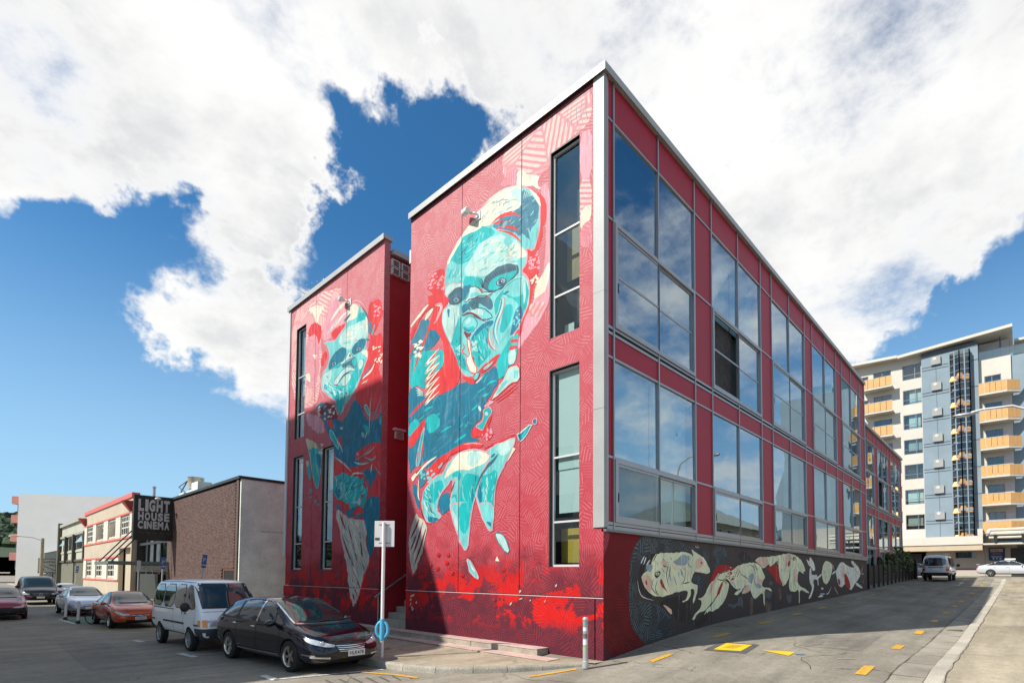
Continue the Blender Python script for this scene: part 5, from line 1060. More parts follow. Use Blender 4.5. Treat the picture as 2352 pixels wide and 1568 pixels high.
def refine(poly, cell):
    bm = bmesh.new(); bm.faces.new([bm.verts.new((a, b, 0)) for a, b in poly])
    for ax in (0, 1):
        lo = min(p[ax] for p in poly); hi = max(p[ax] for p in poly); k = math.floor(lo/cell)+1
        no = Vector((1,0,0)) if ax == 0 else Vector((0,1,0))
        while k*cell < hi-1e-4:
            bmesh.ops.bisect_plane(bm, geom=bm.verts[:]+bm.edges[:]+bm.faces[:], plane_co=no*(k*cell), plane_no=no, dist=1e-5); k += 1
    return bm
class Car:
    """body lofted from stations (x, zbottom, zbelt, ztop, wbottom, wmid, wbelt, wtop), then trim laid on that skin"""
    def __init__(s, name, label, st, paint_, wheels, wr, loc, rz, sc_=1., group='cars parked along the mural street', cat='car', ww=.2):
        s.t = thing(name, label, cat, loc, rz, group); s.t.scale = (sc_, sc_, sc_)
        cage = MB(); ring = 0
        for (x, zb, zs, zt, wb, wm, wl, wt) in st:
            half = [(0, zb), (wb-.12, zb), (wb, zb+.05), (wm, zb+.42*(zs-zb)), (wm-.005, zb+.75*(zs-zb)), (wl, zs), (wl*.62+wt*.38, zs*.62+zt*.38-.01), (wt, zt-.05*min(1, (zt-zs)/.2+.3)), (wt*.62, zt-.012), (0, zt)]
            full = half+[(-y, z) for y, z in half[-2:0:-1]]; ring = len(full)
            cage.v += [(x, y, z) for y, z in full]
        n = len(st)
        for i in range(n-1):
            for k in range(ring): cage.f.append((i*ring+k, i*ring+(k+1) % ring, (i+1)*ring+(k+1) % ring, (i+1)*ring+k)); cage.m.append(0)
        h = ring//2
        for base, flip in ((0, True), ((n-1)*ring, False)):
            for k in range(h):
                a, b, c, d = base+k, base+k+1, base+(ring-k-1) % ring, base+(ring-k) % ring
                f = [a, b, c, d]
                if k == 0: f = [a, b, c]
                if k == h-1: f = [a, b, d]
                cage.f.append(tuple(f[::-1] if not flip else f)); cage.m.append(0)
        me = cage.mesh('cage'); ob = link(bpy.data.objects.new('cage', me))
        bmm = bmesh.new(); bmm.from_mesh(me); bmesh.ops.recalc_face_normals(bmm, faces=bmm.faces); bmm.to_mesh(me); bmm.free()
        sb = ob.modifiers.new('s', 'SUBSURF'); sb.levels = 2; sb.render_levels = 2
        cm = MB()
        for wx in wheels: cm.lathe([(0, -1.4), (wr*1.13, -1.4), (wr*1.13, 1.4), (0, 1.4)], (wx, 0, wr*1.0), 'y', 28)
        co = link(bpy.data.objects.new('cut', cm.mesh('cut')))
        bmm = bmesh.new(); bmm.from_mesh(co.data); bmesh.ops.remove_doubles(bmm, verts=bmm.verts, dist=1e-5); bmesh.ops.recalc_face_normals(bmm, faces=bmm.faces); bmm.to_mesh(co.data); bmm.free()
        dg = bpy.context.evaluated_depsgraph_get(); e = ob.evaluated_get(dg)
        s.bvh = BVHTree.FromObject(e, dg)
        bo = ob.modifiers.new('b', 'BOOLEAN'); bo.operation = 'DIFFERENCE'; bo.object = co; bo.solver = 'EXACT'
        dg = bpy.context.evaluated_depsgraph_get(); m2 = bpy.data.meshes.new_from_object(ob.evaluated_get(dg))
        bpy.data.objects.remove(ob); bpy.data.objects.remove(co)
        m2.materials.clear(); m2.materials.append(paint_); m2.materials.append(M_UNDER)
        for p in m2.polygons:
            p.use_smooth = True; c = p.center
            inarch = any(math.hypot(c.x-wx, c.z-wr) < wr*1.14 and abs(math.hypot(p.normal.x, p.normal.z)) > .8 and math.hypot(c.x-wx, c.z-wr) > wr*.9 for wx in wheels)
            p.material_index = 1 if (inarch or (p.normal.z < -.8 and c.z < .5)) else 0
        m2.set_sharp_from_angle(angle=R(38)); m2.name = 'body'
        s.body = link(bpy.data.objects.new('body', m2), s.t); s.wr = wr; s.wheels = wheels; s.ww = ww
    def _cast(s, a, b, view):
        if view == 'L': o, d = Vector((a, 3, b)), Vector((0, -1, 0))
        elif view == 'R': o, d = Vector((a, -3, b)), Vector((0, 1, 0))
        elif view == 'F': o, d = Vector((5, a, b)), Vector((-1, 0, 0))
        elif view == 'B': o, d = Vector((-5, a, b)), Vector((1, 0, 0))
        else: o, d = Vector((a, b, 5)), Vector((0, 0, -1))
        h = s.bvh.ray_cast(o, d)
        return h if h[0] is not None else None
    def patch(s, name, poly, view, m, off=.006, cell=.07, parent=None, soft=0, rise=0., label=None):
        for _ in range(soft):
            o = []
            for i, p in enumerate(poly):
                q = poly[(i+1) % len(poly)]; o += [(p[0]*.8+q[0]*.2, p[1]*.8+q[1]*.2), (p[0]*.2+q[0]*.8, p[1]*.2+q[1]*.8)]
            poly = o
        bm = refine(poly, cell); bad = []
        ed = {v for e in bm.edges if e.is_boundary for v in e.verts}
        for v in bm.verts:
            h = s._cast(v.co.x, v.co.y, view)
            if h is None: bad.append(v); continue
            v.co = h[0]+h[1]*(off+(rise if v not in ed else 0))
        bmesh.ops.delete(bm, geom=bad, context='VERTS')
        bmesh.ops.recalc_face_normals(bm, faces=bm.faces); bm.normal_update()
        for f in bm.faces:
            c = f.calc_center_median(); r = s.bvh.find_nearest(c)
            if r[1] is not None and f.normal.dot(r[1]) < 0: f.normal_flip()
        me = bpy.data.meshes.new(name); bm.to_mesh(me); bm.free()
        for p in me.polygons: p.use_smooth = True
        me.materials.append(m); ob = link(bpy.data.objects.new(name, me), parent or s.t)
        if label: ob['label'] = label
        return ob
    def sides(s, name, poly, m, **k): return [s.patch(name, poly, v, m, **k) for v in 'LR']
    def seam(s, pts, view, w=.008, m=None, name='door_seam', off=.003):
        """thin line laid on the skin"""
        mb = MB(); P = []
        for a, b in zip(pts, pts[1:]):
            n = max(2, int(math.dist(a, b)/.06))
            for i in range(n): P.append((a[0]+(b[0]-a[0])*i/n, a[1]+(b[1]-a[1])*i/n))
        P.append(pts[-1]); L = []
        for i, p in enumerate(P):
            a = P[max(0, i-1)]; b = P[min(len(P)-1, i+1)]; d = math.dist(a, b) or 1; nx, ny = -(b[1]-a[1])/d*w/2, (b[0]-a[0])/d*w/2
            h1 = s._cast(p[0]+nx, p[1]+ny, view); h2 = s._cast(p[0]-nx, p[1]-ny, view)
            if h1 and h2: L.append((h1[0]+h1[1]*off, h2[0]+h2[1]*off))
        if len(L) < 2: return
        vs = [v for q in L for v in q]; mb.add(vs, [(2*i, 2*i+1, 2*i+3, 2*i+2) for i in range(len(L)-1)])
        return part(name, mb, m or M_UNDER, s.t, True)
    def wheel_set(s, y, rim, spokes=5, dish=.0, hub=None):
        ro = s.wr; ri = ro*.66; w = s.ww; first = None
        for wx in s.wheels:
            for sd in (1, -1):
                if first is None:
                    t = MB(); t.lathe([(ri, -w/2), (ro*.9, -w/2), (ro*.985, -w*.4), (ro, -w*.2), (ro, w*.2), (ro*.985, w*.4), (ro*.9, w/2), (ri, w/2)], (0,0,0), 'y', 36)
                    W = link(bpy.data.objects.new('wheel', None), s.t); W.empty_display_size = .1
                    part('tyre', t, M_TYRE, W, True)
                    r = MB(); r.lathe([(ri*.92, w*.0), (ri*.92, w*.38), (ri*.97, w*.47), (ri*1.03, w*.5), (ri*1.03, w*.44), (ri, -w/2)], (0,0,0), 'y', 36)
                    r.lathe([(0, w*.05), (ri*.95, w*.05)], (0,0,0), 'y', 24, 1)
                    for k in range(spokes):
                        a = 2*math.pi*k/spokes; hw = (ri*.17 if spokes < 8 else ri*.08)
                        c, sn = math.cos(a), math.sin(a)
                        def q(rad, off, yy): return (c*rad-sn*off, yy, sn*rad+c*off)
                        r.hexa([q(.03, -hw*.8, w*.1), q(ri*.95, -hw*1.1, w*.1), q(ri*.95, hw*1.1, w*.1), q(.03, hw*.8, w*.1)], [q(.03, -hw*.6, w*(.36-dish)), q(ri*.95, -hw*.8, w*.4), q(ri*.95, hw*.8, w*.4), q(.03, hw*.6, w*(.36-dish))])
                    r.lathe([(0, w*(.42-dish)), (ri*.2, w*(.40-dish)), (ri*.24, w*.1)], (0,0,0), 'y', 16)
                    part('rim', r, [rim, M_UNDER], W, True)
                    first = W
                else: W = copy_tree(first, s.t)
                W.location = (wx, sd*(y-w/2), ro); W.rotation_euler = (0, random.uniform(0, 1), 0 if sd > 0 else math.pi)
    def mirror(s, x, y, z, m, size=(.09,.11,.075)):
        for sd in (1, -1):
            mb = MB(); mb.ball((0, 0, 0), size, 8); move(mb, lambda a, b, c: (a if a > -.03 else -.03, b, c))
            o = part('wing_mirror', mb, m, s.t, True); o.location = (x, sd*y, z)
            part('stalk', box(-.03, .03, -sd*.14, 0, -.05, -.01), m, o)
    def handle(s, x, z, m, L=.11):
        for v, sd in (('L', 1), ('R', -1)):
            h = s._cast(x, z, v)
            if h: o = part('door_handle', MB().ball((0,0,0), (L, .022, .018), 6), m, s.t, True); o.location = h[0]+h[1]*.018
    def plate(s, txt, x, y, z, w=.4, h=.13, tilt=0, back=False):
        o = part('number_plate', box(-.006, .006, -w/2, w/2, -h/2, h/2), M_PLATE, s.t, bevel=.004)
        o.location = (x, y, z); o.rotation_euler = (0, tilt, math.pi if back else 0)
        if txt:
            t = text_mb(txt, w*.84, h*.6, bold=.02); move(t, lambda a, b, c: (.008, a-w*.42, c-h*.3)); part('plate_lettering', t, M_PTXT, o)
# ---- black people carrier
OD = [(-2.42,.42,.66,.76,.42,.5,.48,.4),(-2.38,.34,.82,.93,.64,.72,.66,.55),(-2.28,.27,.93,1.10,.78,.86,.80,.62),(-2.1,.24,.99,1.30,.82,.895,.84,.60),(-1.85,.22,1.0,1.44,.84,.905,.86,.61),(-1.2,.2,.99,1.53,.85,.905,.87,.64),(-.3,.2,.965,1.555,.85,.905,.88,.65),(.2,.2,.95,1.53,.85,.905,.88,.64),(.7,.2,.94,1.34,.85,.905,.88,.67),(1.2,.2,.93,1.08,.85,.905,.87,.74),(1.5,.2,.90,.99,.85,.905,.855,.72),(1.9,.2,.82,.90,.84,.89,.81,.66),(2.15,.21,.73,.81,.80,.85,.73,.54),(2.3,.22,.62,.72,.70,.75,.62,.44),(2.37,.26,.54,.62,.58,.62,.52,.36),(2.4,.34,.47,.53,.42,.44,.40,.26)]
P_BLK = carpaint('black_car_paint', (.003,.0035,.008), 0, .1)
def street(u, v): return (u, v, -.2)
HD = -math.pi/2   # nose towards -Y, down the street to the camera
c = Car('people_carrier', 'black people carrier with plate HLK478 parked nearest the sign pole', OD, P_BLK, (1.415,-1.42), .335, street(-4.78,6.62), HD+R(5), 1.10)
c.patch('windscreen', [(-.70,1.0),(.70,1.0),(.58,1.47),(.3,1.495),(-.3,1.495),(-.58,1.47)], 'F', M_CGL2, .006, .06)
c.patch('cowl', [(-.74,.965),(.74,.965),(.715,1.0),(-.715,1.0)], 'F', M_BLKP, .007, .06)
for pl in ([(-.02,1.0),(-.02,1.44),(.1,1.44),(.55,1.28),(.72,1.0)], [(-1.0,1.02),(-1.0,1.46),(-.1,1.46),(-.1,1.0)], [(-1.98,1.08),(-1.72,1.36),(-1.3,1.44),(-1.09,1.45),(-1.09,1.02)], [(.78,.99),(.64,1.2),(1.02,1.02),(1.08,.975)]):
    c.sides('side_window', pl, M_CGL, off=.007, cell=.06, soft=1)
c.sides('pillar_trim', [(-.09,.995),(-.09,1.46),(-.03,1.46),(-.03,.995)], M_CHROME, off=.009, cell=.06)
c.sides('window_surround', [(-2.06,1.02),(-1.74,1.42),(-1.2,1.49),(-.2,1.505),(.15,1.48),(.62,1.28),(1.14,.99),(1.1,.955),(-.5,.985)], M_BLKP, off=.003, cell=.07)
c.sides('weather_shield', [(-1.0,1.44),(-.6,1.46),(-.1,1.46),(.12,1.44),(.5,1.3),(.54,1.32),(.14,1.475),(-.3,1.495),(-1.0,1.475)], mat('smoked_plastic', (.03,.03,.035), .1, coat=1, var=0), off=.02, cell=.06)
c.patch('rear_window', [(-.6,1.05),(.6,1.05),(.52,1.38),(-.52,1.38)], 'B', M_CGL, .006, .06)
for sd in (1, -1):
    c.patch('headlight', [(sd*.36,.60),(sd*.52,.64),(sd*.72,.72),(sd*.83,.76),(sd*.835,.68),(sd*.78,.63),(sd*.6,.575),(sd*.42,.56)], 'F', M_LAMP, .008, .04, soft=1)
    hp = c._cast(sd*.62, .65, 'F'); o = part('projector', MB().ball((0,0,0), (.02,.045,.045), 8), M_CHROME, c.t, True); o.location = hp[0]+hp[1]*.006
    c.patch('fog_trim', [(sd*.5,.33),(sd*.82,.36),(sd*.82,.39),(sd*.5,.365)], 'F', M_CHROME, .01, .04)
    c.patch('tail_light', [(sd*.55,.72),(sd*.8,.72),(sd*.8,1.0),(sd*.68,1.0),(sd*.6,.85)], 'B', M_TAIL, .008, .05)
c.patch('grille', [(-.37,.585),(.37,.585),(.30,.46),(.2,.43),(-.2,.43),(-.30,.46)], 'F', M_BLKP, .006, .05, soft=0)
for k in range(4):
    z = .575-.038*k; w_ = .36-.022*k; c.seam([(-w_, z+.012), (-w_*.5, z), (0, z-.004), (w_*.5, z), (w_, z+.012)], 'F', .014, M_CHROME, 'grille_bar', .012)
c.patch('lower_intake', [(-.45,.30),(.45,.30),(.4,.235),(-.4,.235)], 'F', M_UNDER, .006, .05)
c.patch('bumper_lip', [(-.8,.245),(.8,.245),(.78,.215),(-.78,.215)], 'F', M_BLKP, .012, .06)
for v in 'LR':
    c.seam([(-.06,.97),(-.06,.32)], v); c.seam([(.98,.93),(1.02,.6),(.93,.32)], v); c.seam([(-1.02,.98),(-1.06,.75),(-.98,.4)], v)
    c.seam([(-1.0,.34),(.95,.33)], v, .03, M_CHROME, 'sill_strip', .012); c.seam([(-2.3,.5),(-1.9,.48)], v, .03, M_CHROME, 'bumper_strip', .012); c.seam([(1.9,.42),(2.25,.40)], v, .03, M_CHROME, 'bumper_strip', .012)
c.seam([(-.72,.985),(-.62,.93),(-.42,.7),(-.38,.62)], 'F'); c.seam([(.72,.985),(.62,.93),(.42,.7),(.38,.62)], 'F')
c.seam([(-.70,1.0),(-.58,1.475)], 'F', .03, M_CHROME, 'screen_pillar', .01); c.seam([(.70,1.0),(.58,1.475)], 'F', .03, M_CHROME, 'screen_pillar', .01)
c.seam([(-.70,1.0),(0,.99),(.70,1.0)], 'F', .022, M_CHROME, 'screen_edge', .012)
c.seam([(-.6,1.03),(-.2,1.02),(.1,1.04)], 'F', .018, M_BLKP, 'wiper', .02); c.seam([(.1,1.03),(.5,1.03),(.66,1.05)], 'F', .018, M_BLKP, 'wiper', .02)
c.handle(-.18, .87, M_CHROME); c.handle(-1.12, .90, M_CHROME)
c.mirror(.78, .98, 1.0, P_BLK, (.09,.12,.075)); c.plate('HLK478', 2.405, .12, .41, .42, .135)
c.wheel_set(.90, M_ALLOY, 5, .06)
st_ = part('windscreen_sticker', MB().ball((0,0,0), (.01,.03,.03), 6), M_PLATE, c.t); hp = c._cast(.62, 1.05, 'F'); st_.location = hp[0]+hp[1]*.008
# ---- white van
HI = [(-2.26,.52,.9,1.5,.6,.68,.66,.56),(-2.22,.44,1.02,1.84,.72,.79,.78,.66),(-2.1,.40,1.08,1.93,.77,.835,.82,.70),(-1.7,.38,1.1,1.965,.80,.85,.835,.72),(0,.38,1.1,1.98,.80,.85,.835,.73),(1.0,.38,1.1,1.97,.80,.85,.835,.73),(1.3,.38,1.1,1.93,.80,.85,.835,.72),(1.5,.38,1.1,1.78,.80,.85,.835,.72),(1.8,.38,1.1,1.42,.80,.85,.83,.74),(2.02,.38,1.06,1.18,.79,.845,.81,.74),(2.14,.37,.95,1.06,.78,.83,.79,.70),(2.24,.38,.78,.9,.75,.78,.75,.62),(2.28,.42,.66,.74,.66,.68,.64,.5),(2.3,.48,.6,.66,.5,.52,.5,.38)]
P_WHT = carpaint('white_van_paint', (.86,.87,.86), 0, .3)
def hiace(label, loc_, rz, group, paint_, front=True, sc_=1.0, plate_='', wheel=M_STEEL):
    c = Car('van', label, HI, paint_, (1.32,-1.25), .315, loc_, rz, sc_, group, 'van', .19)
    c.patch('windscreen', [(-.73,1.18),(.73,1.18),(.70,1.82),(.62,1.86),(-.62,1.86),(-.70,1.82)], 'F', M_CGL2, .006, .07)
    for pl in ([(.93,1.17),(.93,1.78),(1.24,1.78),(1.66,1.27),(1.66,1.17)], [(.05,1.17),(.05,1.80),(.82,1.80),(.82,1.17)], [(-.95,1.17),(-.95,1.80),(-.06,1.80),(-.06,1.17)], [(-2.06,1.2),(-1.98,1.78),(-1.06,1.80),(-1.06,1.17)]):
        c.sides('side_window', pl, M_CGL, off=.008, cell=.08, soft=1); 
        q = [(a+(.025 if a > sum(p[0] for p in pl)/len(pl) else -.025), b+(.025 if b > 1.5 else -.025)) for a, b in pl]
        c.sides('window_rubber', q, M_BLKP, off=.004, cell=.08, soft=1)
    c.patch('rear_window', [(-.66,1.12),(.66,1.12),(.6,1.74),(-.6,1.74)], 'B', M_CGL, .007, .07, soft=1)
    for v in 'LR':
        c.seam([(.87,1.85),(.87,.5)], v, .012); c.seam([(1.72,1.16),(1.78,.9),(1.65,.75)], v, .01); c.seam([(0,1.86),(0,.48)], v, .01); c.seam([(-1.0,1.86),(-1.0,1.15)], v, .008); c.seam([(-2.1,1.88),(0,1.90),(1.2,1.87)], v, .014, M_BLKP, 'gutter', .004)
        c.seam([(-1.95,1.10),(.0,1.10)], v, .022, M_BLKP, 'slide_rail', .008); c.seam([(-2.15,.74),(-1.65,.74)], v, .05, M_BLKP, 'rubbing_strip', .01); c.seam([(-.86,.74),(.93,.74)], v, .05, M_BLKP, 'rubbing_strip', .01); c.seam([(1.72,.74),(2.1,.74)], v, .05, M_BLKP, 'rubbing_strip', .01)
    c.sides('door_handle', [(.72,.98),(.76,.98),(.76,1.12),(.72,1.12)], M_BLKP, off=.016, cell=.05); c.sides('door_handle', [(.98,1.0),(1.1,1.0),(1.1,1.05),(.98,1.05)], M_BLKP, off=.016, cell=.05)
    c.patch('bumper', [(-.8,.40),(.8,.40),(.81,.66),(-.81,.66)], 'F', mat('grey_bumper', (.045,.047,.05), .6), .03, .08)
    for v in 'LR': c.patch('bumper_end', [(1.78,.40),(2.2,.40),(2.2,.66),(1.78,.66)], v, MATS['grey_bumper'], .018, .07)
    for sd in (1, -1):
        c.patch('headlight', [(sd*.42,.72),(sd*.68,.72),(sd*.68,.88),(sd*.42,.88)], 'F', M_LAMP, .012, .05)
        c.patch('indicator', [(sd*.69,.70),(sd*.785,.70),(sd*.785,.89),(sd*.69,.89)], 'F', M_AMBER, .012, .04)
        c.patch('indicator', [(2.0,.72),(2.13,.72),(2.11,.88),(2.0,.88)], 'L' if sd > 0 else 'R', M_AMBER, .010, .04)
        c.patch('tail_light', [(sd*.62,.72),(sd*.79,.72),(sd*.79,.92),(sd*.62,.92)], 'B', M_TAIL, .012, .05); c.patch('indicator', [(sd*.62,.93),(sd*.79,.93),(sd*.79,1.06),(sd*.62,1.06)], 'B', M_AMBER, .012, .05)
        c.sides('door_gap', [(-.7,.44),(.9,.44),(.9,.452),(-.7,.452)], M_UNDER, off=.003, cell=.2) if sd > 0 else None
    c.patch('lamp_panel', [(-.4,.74),(.4,.74),(.4,.86),(-.4,.86)], 'F', M_BLKP, .008, .08)
    c.patch('rear_bumper', [(-.79,.42),(.79,.42),(.79,.62),(-.79,.62)], 'B', M_BLKP, .04, .08)
    c.patch('tailgate_trim', [(-.45,.98),(.45,.98),(.45,1.03),(-.45,1.03)], 'B', M_BLKP, .01, .08)
    c.seam([(-.76,1.10),(.76,1.10)], 'F', .01); c.seam([(-.6,1.21),(-.1,1.2)], 'F', .02, M_BLKP, 'wiper', .02); c.seam([(.0,1.21),(.55,1.2)], 'F', .02, M_BLKP, 'wiper', .02)
    c.mirror(1.55, 1.02, 1.22, M_BLKP, (.08,.12,.13)); c.wheel_set(.845, wheel, 12, .02)
    return c
hv = hiace('white passenger van parked directly behind the black people carrier', street(-5.40,11.78), HD+R(2.2), 'cars parked along the mural street', P_WHT, sc_=1.07)
M_BLUEL = mat('blue_lettering', (.02,.03,.30), .4, var=0)
c = hiace('white van with roof rack seen from behind at the top of the lane', (50.4, -2.05, zg(50.4,-2.0)), R(-1), 'vehicles at the top of the lane', carpaint('silver_white_paint', (.58,.60,.62), .2, .3), sc_=1.14)
c.plate('', -2.30, 0, .86, .36, .13, back=True)
tx = text_mb('FRAL', .42, .15, bold=.03); move(tx, lambda x, y, z: (-2.285, .72-x, z+1.12)); part('lettering', tx, M_BLUEL, c.t)
rk = MB()
for y in (-.6, .6): rk.tube([(-1.6,y,2.06),(1.0,y,2.06)], .02)
for x in (-1.5, -.5, .6): rk.tube([(x,-.66,2.07),(x,.66,2.07)], .018); rk.tube([(x,-.6,1.95),(x,-.6,2.07)], .015); rk.tube([(x,.6,1.95),(x,.6,2.07)], .015)
part('roof_rack', rk, M_ALU, c.t)
# ---- small saloons and hatchbacks
SD = [(-2.27,.42,.66,.76,.42,.5,.48,.4),(-2.22,.33,.84,.93,.64,.72,.68,.55),(-2.08,.26,.92,1.0,.76,.83,.78,.6),(-1.75,.22,.93,1.04,.8,.86,.82,.63),(-1.4,.2,.93,1.15,.8,.86,.83,.60),(-.85,.2,.92,1.40,.8,.865,.84,.56),(-.2,.2,.91,1.455,.8,.865,.845,.575),(.3,.2,.905,1.41,.8,.865,.845,.585),(.72,.2,.895,1.2,.8,.865,.84,.63),(1.05,.2,.885,.99,.8,.865,.83,.69),(1.5,.2,.83,.94,.8,.86,.80,.66),(1.9,.21,.745,.85,.78,.83,.76,.6),(2.1,.23,.65,.75,.71,.76,.67,.5),(2.2,.27,.56,.64,.58,.62,.54,.38),(2.24,.34,.48,.54,.42,.44,.4,.26)]
def saloon(name, label, loc_, rz, paint_, group, plate_='', sc_=1., rim=M_ALLOY, dark_bumper=False, stn=SD, spoiler=False):
    c = Car(name, label, stn, paint_, (1.32,-1.28), .305, loc_, rz, sc_, group, 'car', .195)
    c.patch('windscreen', [(-.66,.97),(.66,.97),(.55,1.36),(.3,1.385),(-.3,1.385),(-.55,1.36)], 'F', M_CGL2, .006, .07)
    c.patch('rear_window', [(-.6,1.07),(.6,1.07),(.5,1.36),(-.5,1.36)], 'B', M_CGL, .006, .07)
    c.sides('window_surround', [(-1.55,.96),(-1.0,1.33),(-.2,1.395),(.25,1.36),(.95,.955)], M_BLKP, off=.003, cell=.08)
    for pl in ([(-.02,.965),(-.02,1.35),(.2,1.34),(.85,.965)], [(-.92,.97),(-.92,1.32),(-.09,1.355),(-.09,.965)], [(-1.42,.98),(-1.0,1.27),(-1.0,.975)]): c.sides('side_window', pl, M_CGL, off=.007, cell=.08, soft=1)
    for sd in (1, -1):
        c.patch('headlight', [(sd*.34,.58),(sd*.6,.62),(sd*.76,.72),(sd*.79,.66),(sd*.72,.57),(sd*.5,.53),(sd*.36,.535)], 'F', M_LAMP, .008, .05, soft=1)
        c.patch('tail_light', [(sd*.45,.72),(sd*.76,.74),(sd*.77,.9),(sd*.5,.9)], 'B', M_TAIL, .008, .05)
    c.patch('grille', [(-.3,.57),(.3,.57),(.24,.49),(-.24,.49)], 'F', M_BLKP, .007, .05); c.seam([(-.28,.535),(0,.53),(.28,.535)], 'F', .014, M_CHROME, 'grille_bar', .014)
    c.patch('lower_intake', [(-.5,.36),(.5,.36),(.44,.27),(-.44,.27)], 'F', M_UNDER, .006, .06)
    if dark_bumper: c.patch('bumper', [(-.76,.32),(.76,.32),(.78,.54),(-.78,.54)], 'F', M_BLKP, .02, .07)
    for v in 'LR': c.seam([(-.055,.955),(-.055,.3)], v); c.seam([(.93,.9),(1.0,.6),(.9,.3)], v); c.seam([(-.95,.96),(-1.0,.7),(-.92,.45)], v); c.seam([(-.9,.5),(.85,.48)], v, .03, paint_, 'side_strip', .012)
    c.seam([(-.68,.96),(-.5,.86),(-.36,.62)], 'F'); c.seam([(.68,.96),(.5,.86),(.36,.62)], 'F'); c.seam([(-.5,.99),(0,.985),(.5,.99)], 'F', .016, M_BLKP, 'wiper', .018)
    c.handle(-.2, .82, paint_); c.handle(-1.08, .83, paint_); c.mirror(.72, .93, .96, paint_, (.07,.1,.065)); c.plate(plate_, 2.25, 0, .42, .38, .12); c.wheel_set(.862, rim, 7, .03)
    if spoiler: part('spoiler', MB().hexa([(-2.2,-.6,1.02),(-2.0,-.6,1.06),(-2.0,.6,1.06),(-2.2,.6,1.02)], [(-2.26,-.62,1.10),(-2.02,-.62,1.09),(-2.02,.62,1.09),(-2.26,.62,1.10)]), paint_, c.t)
    return c
G1 = 'cars parked along the mural street'
saloon('hatchback', 'burnt orange car with plate CZQ612 parked behind the white van', street(-5.75,21.15), HD+R(2), carpaint('burnt_orange_paint', (.50,.075,.015), .25, .25), G1, 'CZQ612', 1.04)
saloon('saloon_car', 'silver saloon parked behind the marker posts, ahead of the burnt orange car', street(-6.05,30.4), HD+R(1), carpaint('silver_blue_paint', (.42,.46,.54), .5, .25), G1, '', 1.06)
saloon('saloon_car', 'faded red car with dark bumper heading down the street at the left edge', street(-9.35,29.6), HD-R(1), carpaint('faded_red_paint', (.34,.035,.06), 0, .35), 'cars moving on the mural street', 'OW2270', 1.06, M_STEEL, True)
saloon('saloon_car', 'white car with red tail lights half hidden beside the cream building', street(-4.9,47.0), HD+R(182), carpaint('white_car_paint', (.70,.71,.72), 0, .3), G1, '', 1.0)
saloon('saloon_car', 'pale blue car following the faded red car', street(-10.2,44), HD, carpaint('pale_blue_paint', (.36,.42,.50), .3, .3), 'cars moving on the mural street', '', 1.0)
saloon('saloon_car', 'white car farthest back in the line beyond the dark van', street(-9.9,52), HD, MATS['white_car_paint'], 'cars moving on the mural street', '', 1.05)
c = saloon('saloon_car', 'long silver saloon with boot spoiler crossing at the top of the lane', (61.2, -6.6, zg(61.2,-6.6)), -math.pi/2, carpaint('pearl_silver_paint', (.62,.63,.66), .3, .3), 'vehicles at the top of the lane', '', 1.12, M_ALLOY, False, SD, True)
tsn = MB(); tsn.box(-.35, .35, -.12, .12, 1.46, 1.60); part('roof_sign', tsn, mat('cream_sign', (.7,.66,.55), .5), c.t)
saloon('saloon_car', 'pale car half hidden between the dark fence and the white van', (55.8, .9, zg(55.8,.9)), R(95), carpaint('light_grey_paint', (.52,.55,.58), .2, .3), 'vehicles at the top of the lane', '', 1.05)
# ---- dark van facing down the street
VT = [(-2.5,.42,.9,1.5,.7,.78,.76,.66),(-2.4,.36,1.02,1.82,.82,.92,.9,.76),(-2.0,.33,1.05,1.88,.86,.955,.93,.80),(0,.3,1.05,1.91,.87,.96,.94,.81),(.7,.3,1.05,1.88,.87,.96,.94,.80),(1.0,.3,1.05,1.75,.87,.96,.94,.79),(1.45,.3,1.04,1.35,.87,.96,.93,.80),(1.7,.3,1.02,1.14,.87,.955,.91,.80),(2.05,.3,.95,1.05,.85,.94,.87,.74),(2.3,.3,.8,.93,.82,.9,.8,.64),(2.42,.32,.64,.75,.72,.78,.7,.52),(2.46,.4,.55,.62,.5,.54,.5,.36)]
c = Car('van', 'dark metallic people van facing down the street behind the faded red car', VT, carpaint('dark_bronze_paint', (.016,.015,.015), .2, .2), (1.5,-1.6), .335, street(-6.75,44.6), HD, 1.06, 'cars moving on the mural street', 'van', .2)
c.patch('windscreen', [(-.80,1.17),(.80,1.17),(.73,1.70),(.6,1.74),(-.6,1.74),(-.73,1.70)], 'F', M_CGL2, .006, .08)
for pl in ([(.3,1.1),(.3,1.65),(.85,1.6),(1.35,1.12)], [(-.9,1.1),(-.9,1.68),(.2,1.68),(.2,1.1)], [(-2.1,1.1),(-2.1,1.66),(-1.0,1.68),(-1.0,1.1)]): c.sides('side_window', pl, M_CGL, off=.008, cell=.1, soft=1)
for sd in (1, -1): c.patch('headlight', [(sd*.52,.74),(sd*.72,.78),(sd*.85,.9),(sd*.88,.8),(sd*.82,.68),(sd*.58,.66)], 'F', M_LAMP, .01, .05, soft=1)
c.patch('grille', [(-.45,.80),(.45,.80),(.38,.56),(-.38,.56)], 'F', M_UNDER, .008, .06)
for z in (.60,.66,.72,.77): c.seam([(-.4,z),(.4,z)], 'F', .012, M_STEEL, 'grille_bar', .014)
o = part('badge', MB().lathe([(.06,-.01),(.085,-.01),(.085,.012),(.06,.012),(.06,-.01)], (0,0,0), 'x', 20), M_CHROME, c.t); hp = c._cast(0, .68, 'F'); o.location = hp[0]+Vector((.025,0,0))
c.patch('lower_intake', [(-.6,.45),(.6,.45),(.55,.36),(-.55,.36)], 'F', M_UNDER, .008, .06); c.plate('', 2.5, 0, .5, .4, .12); c.mirror(1.25, 1.08, 1.2, M_BLKP, (.08,.13,.1)); c.wheel_set(.955, M_ALLOY, 6, .03)
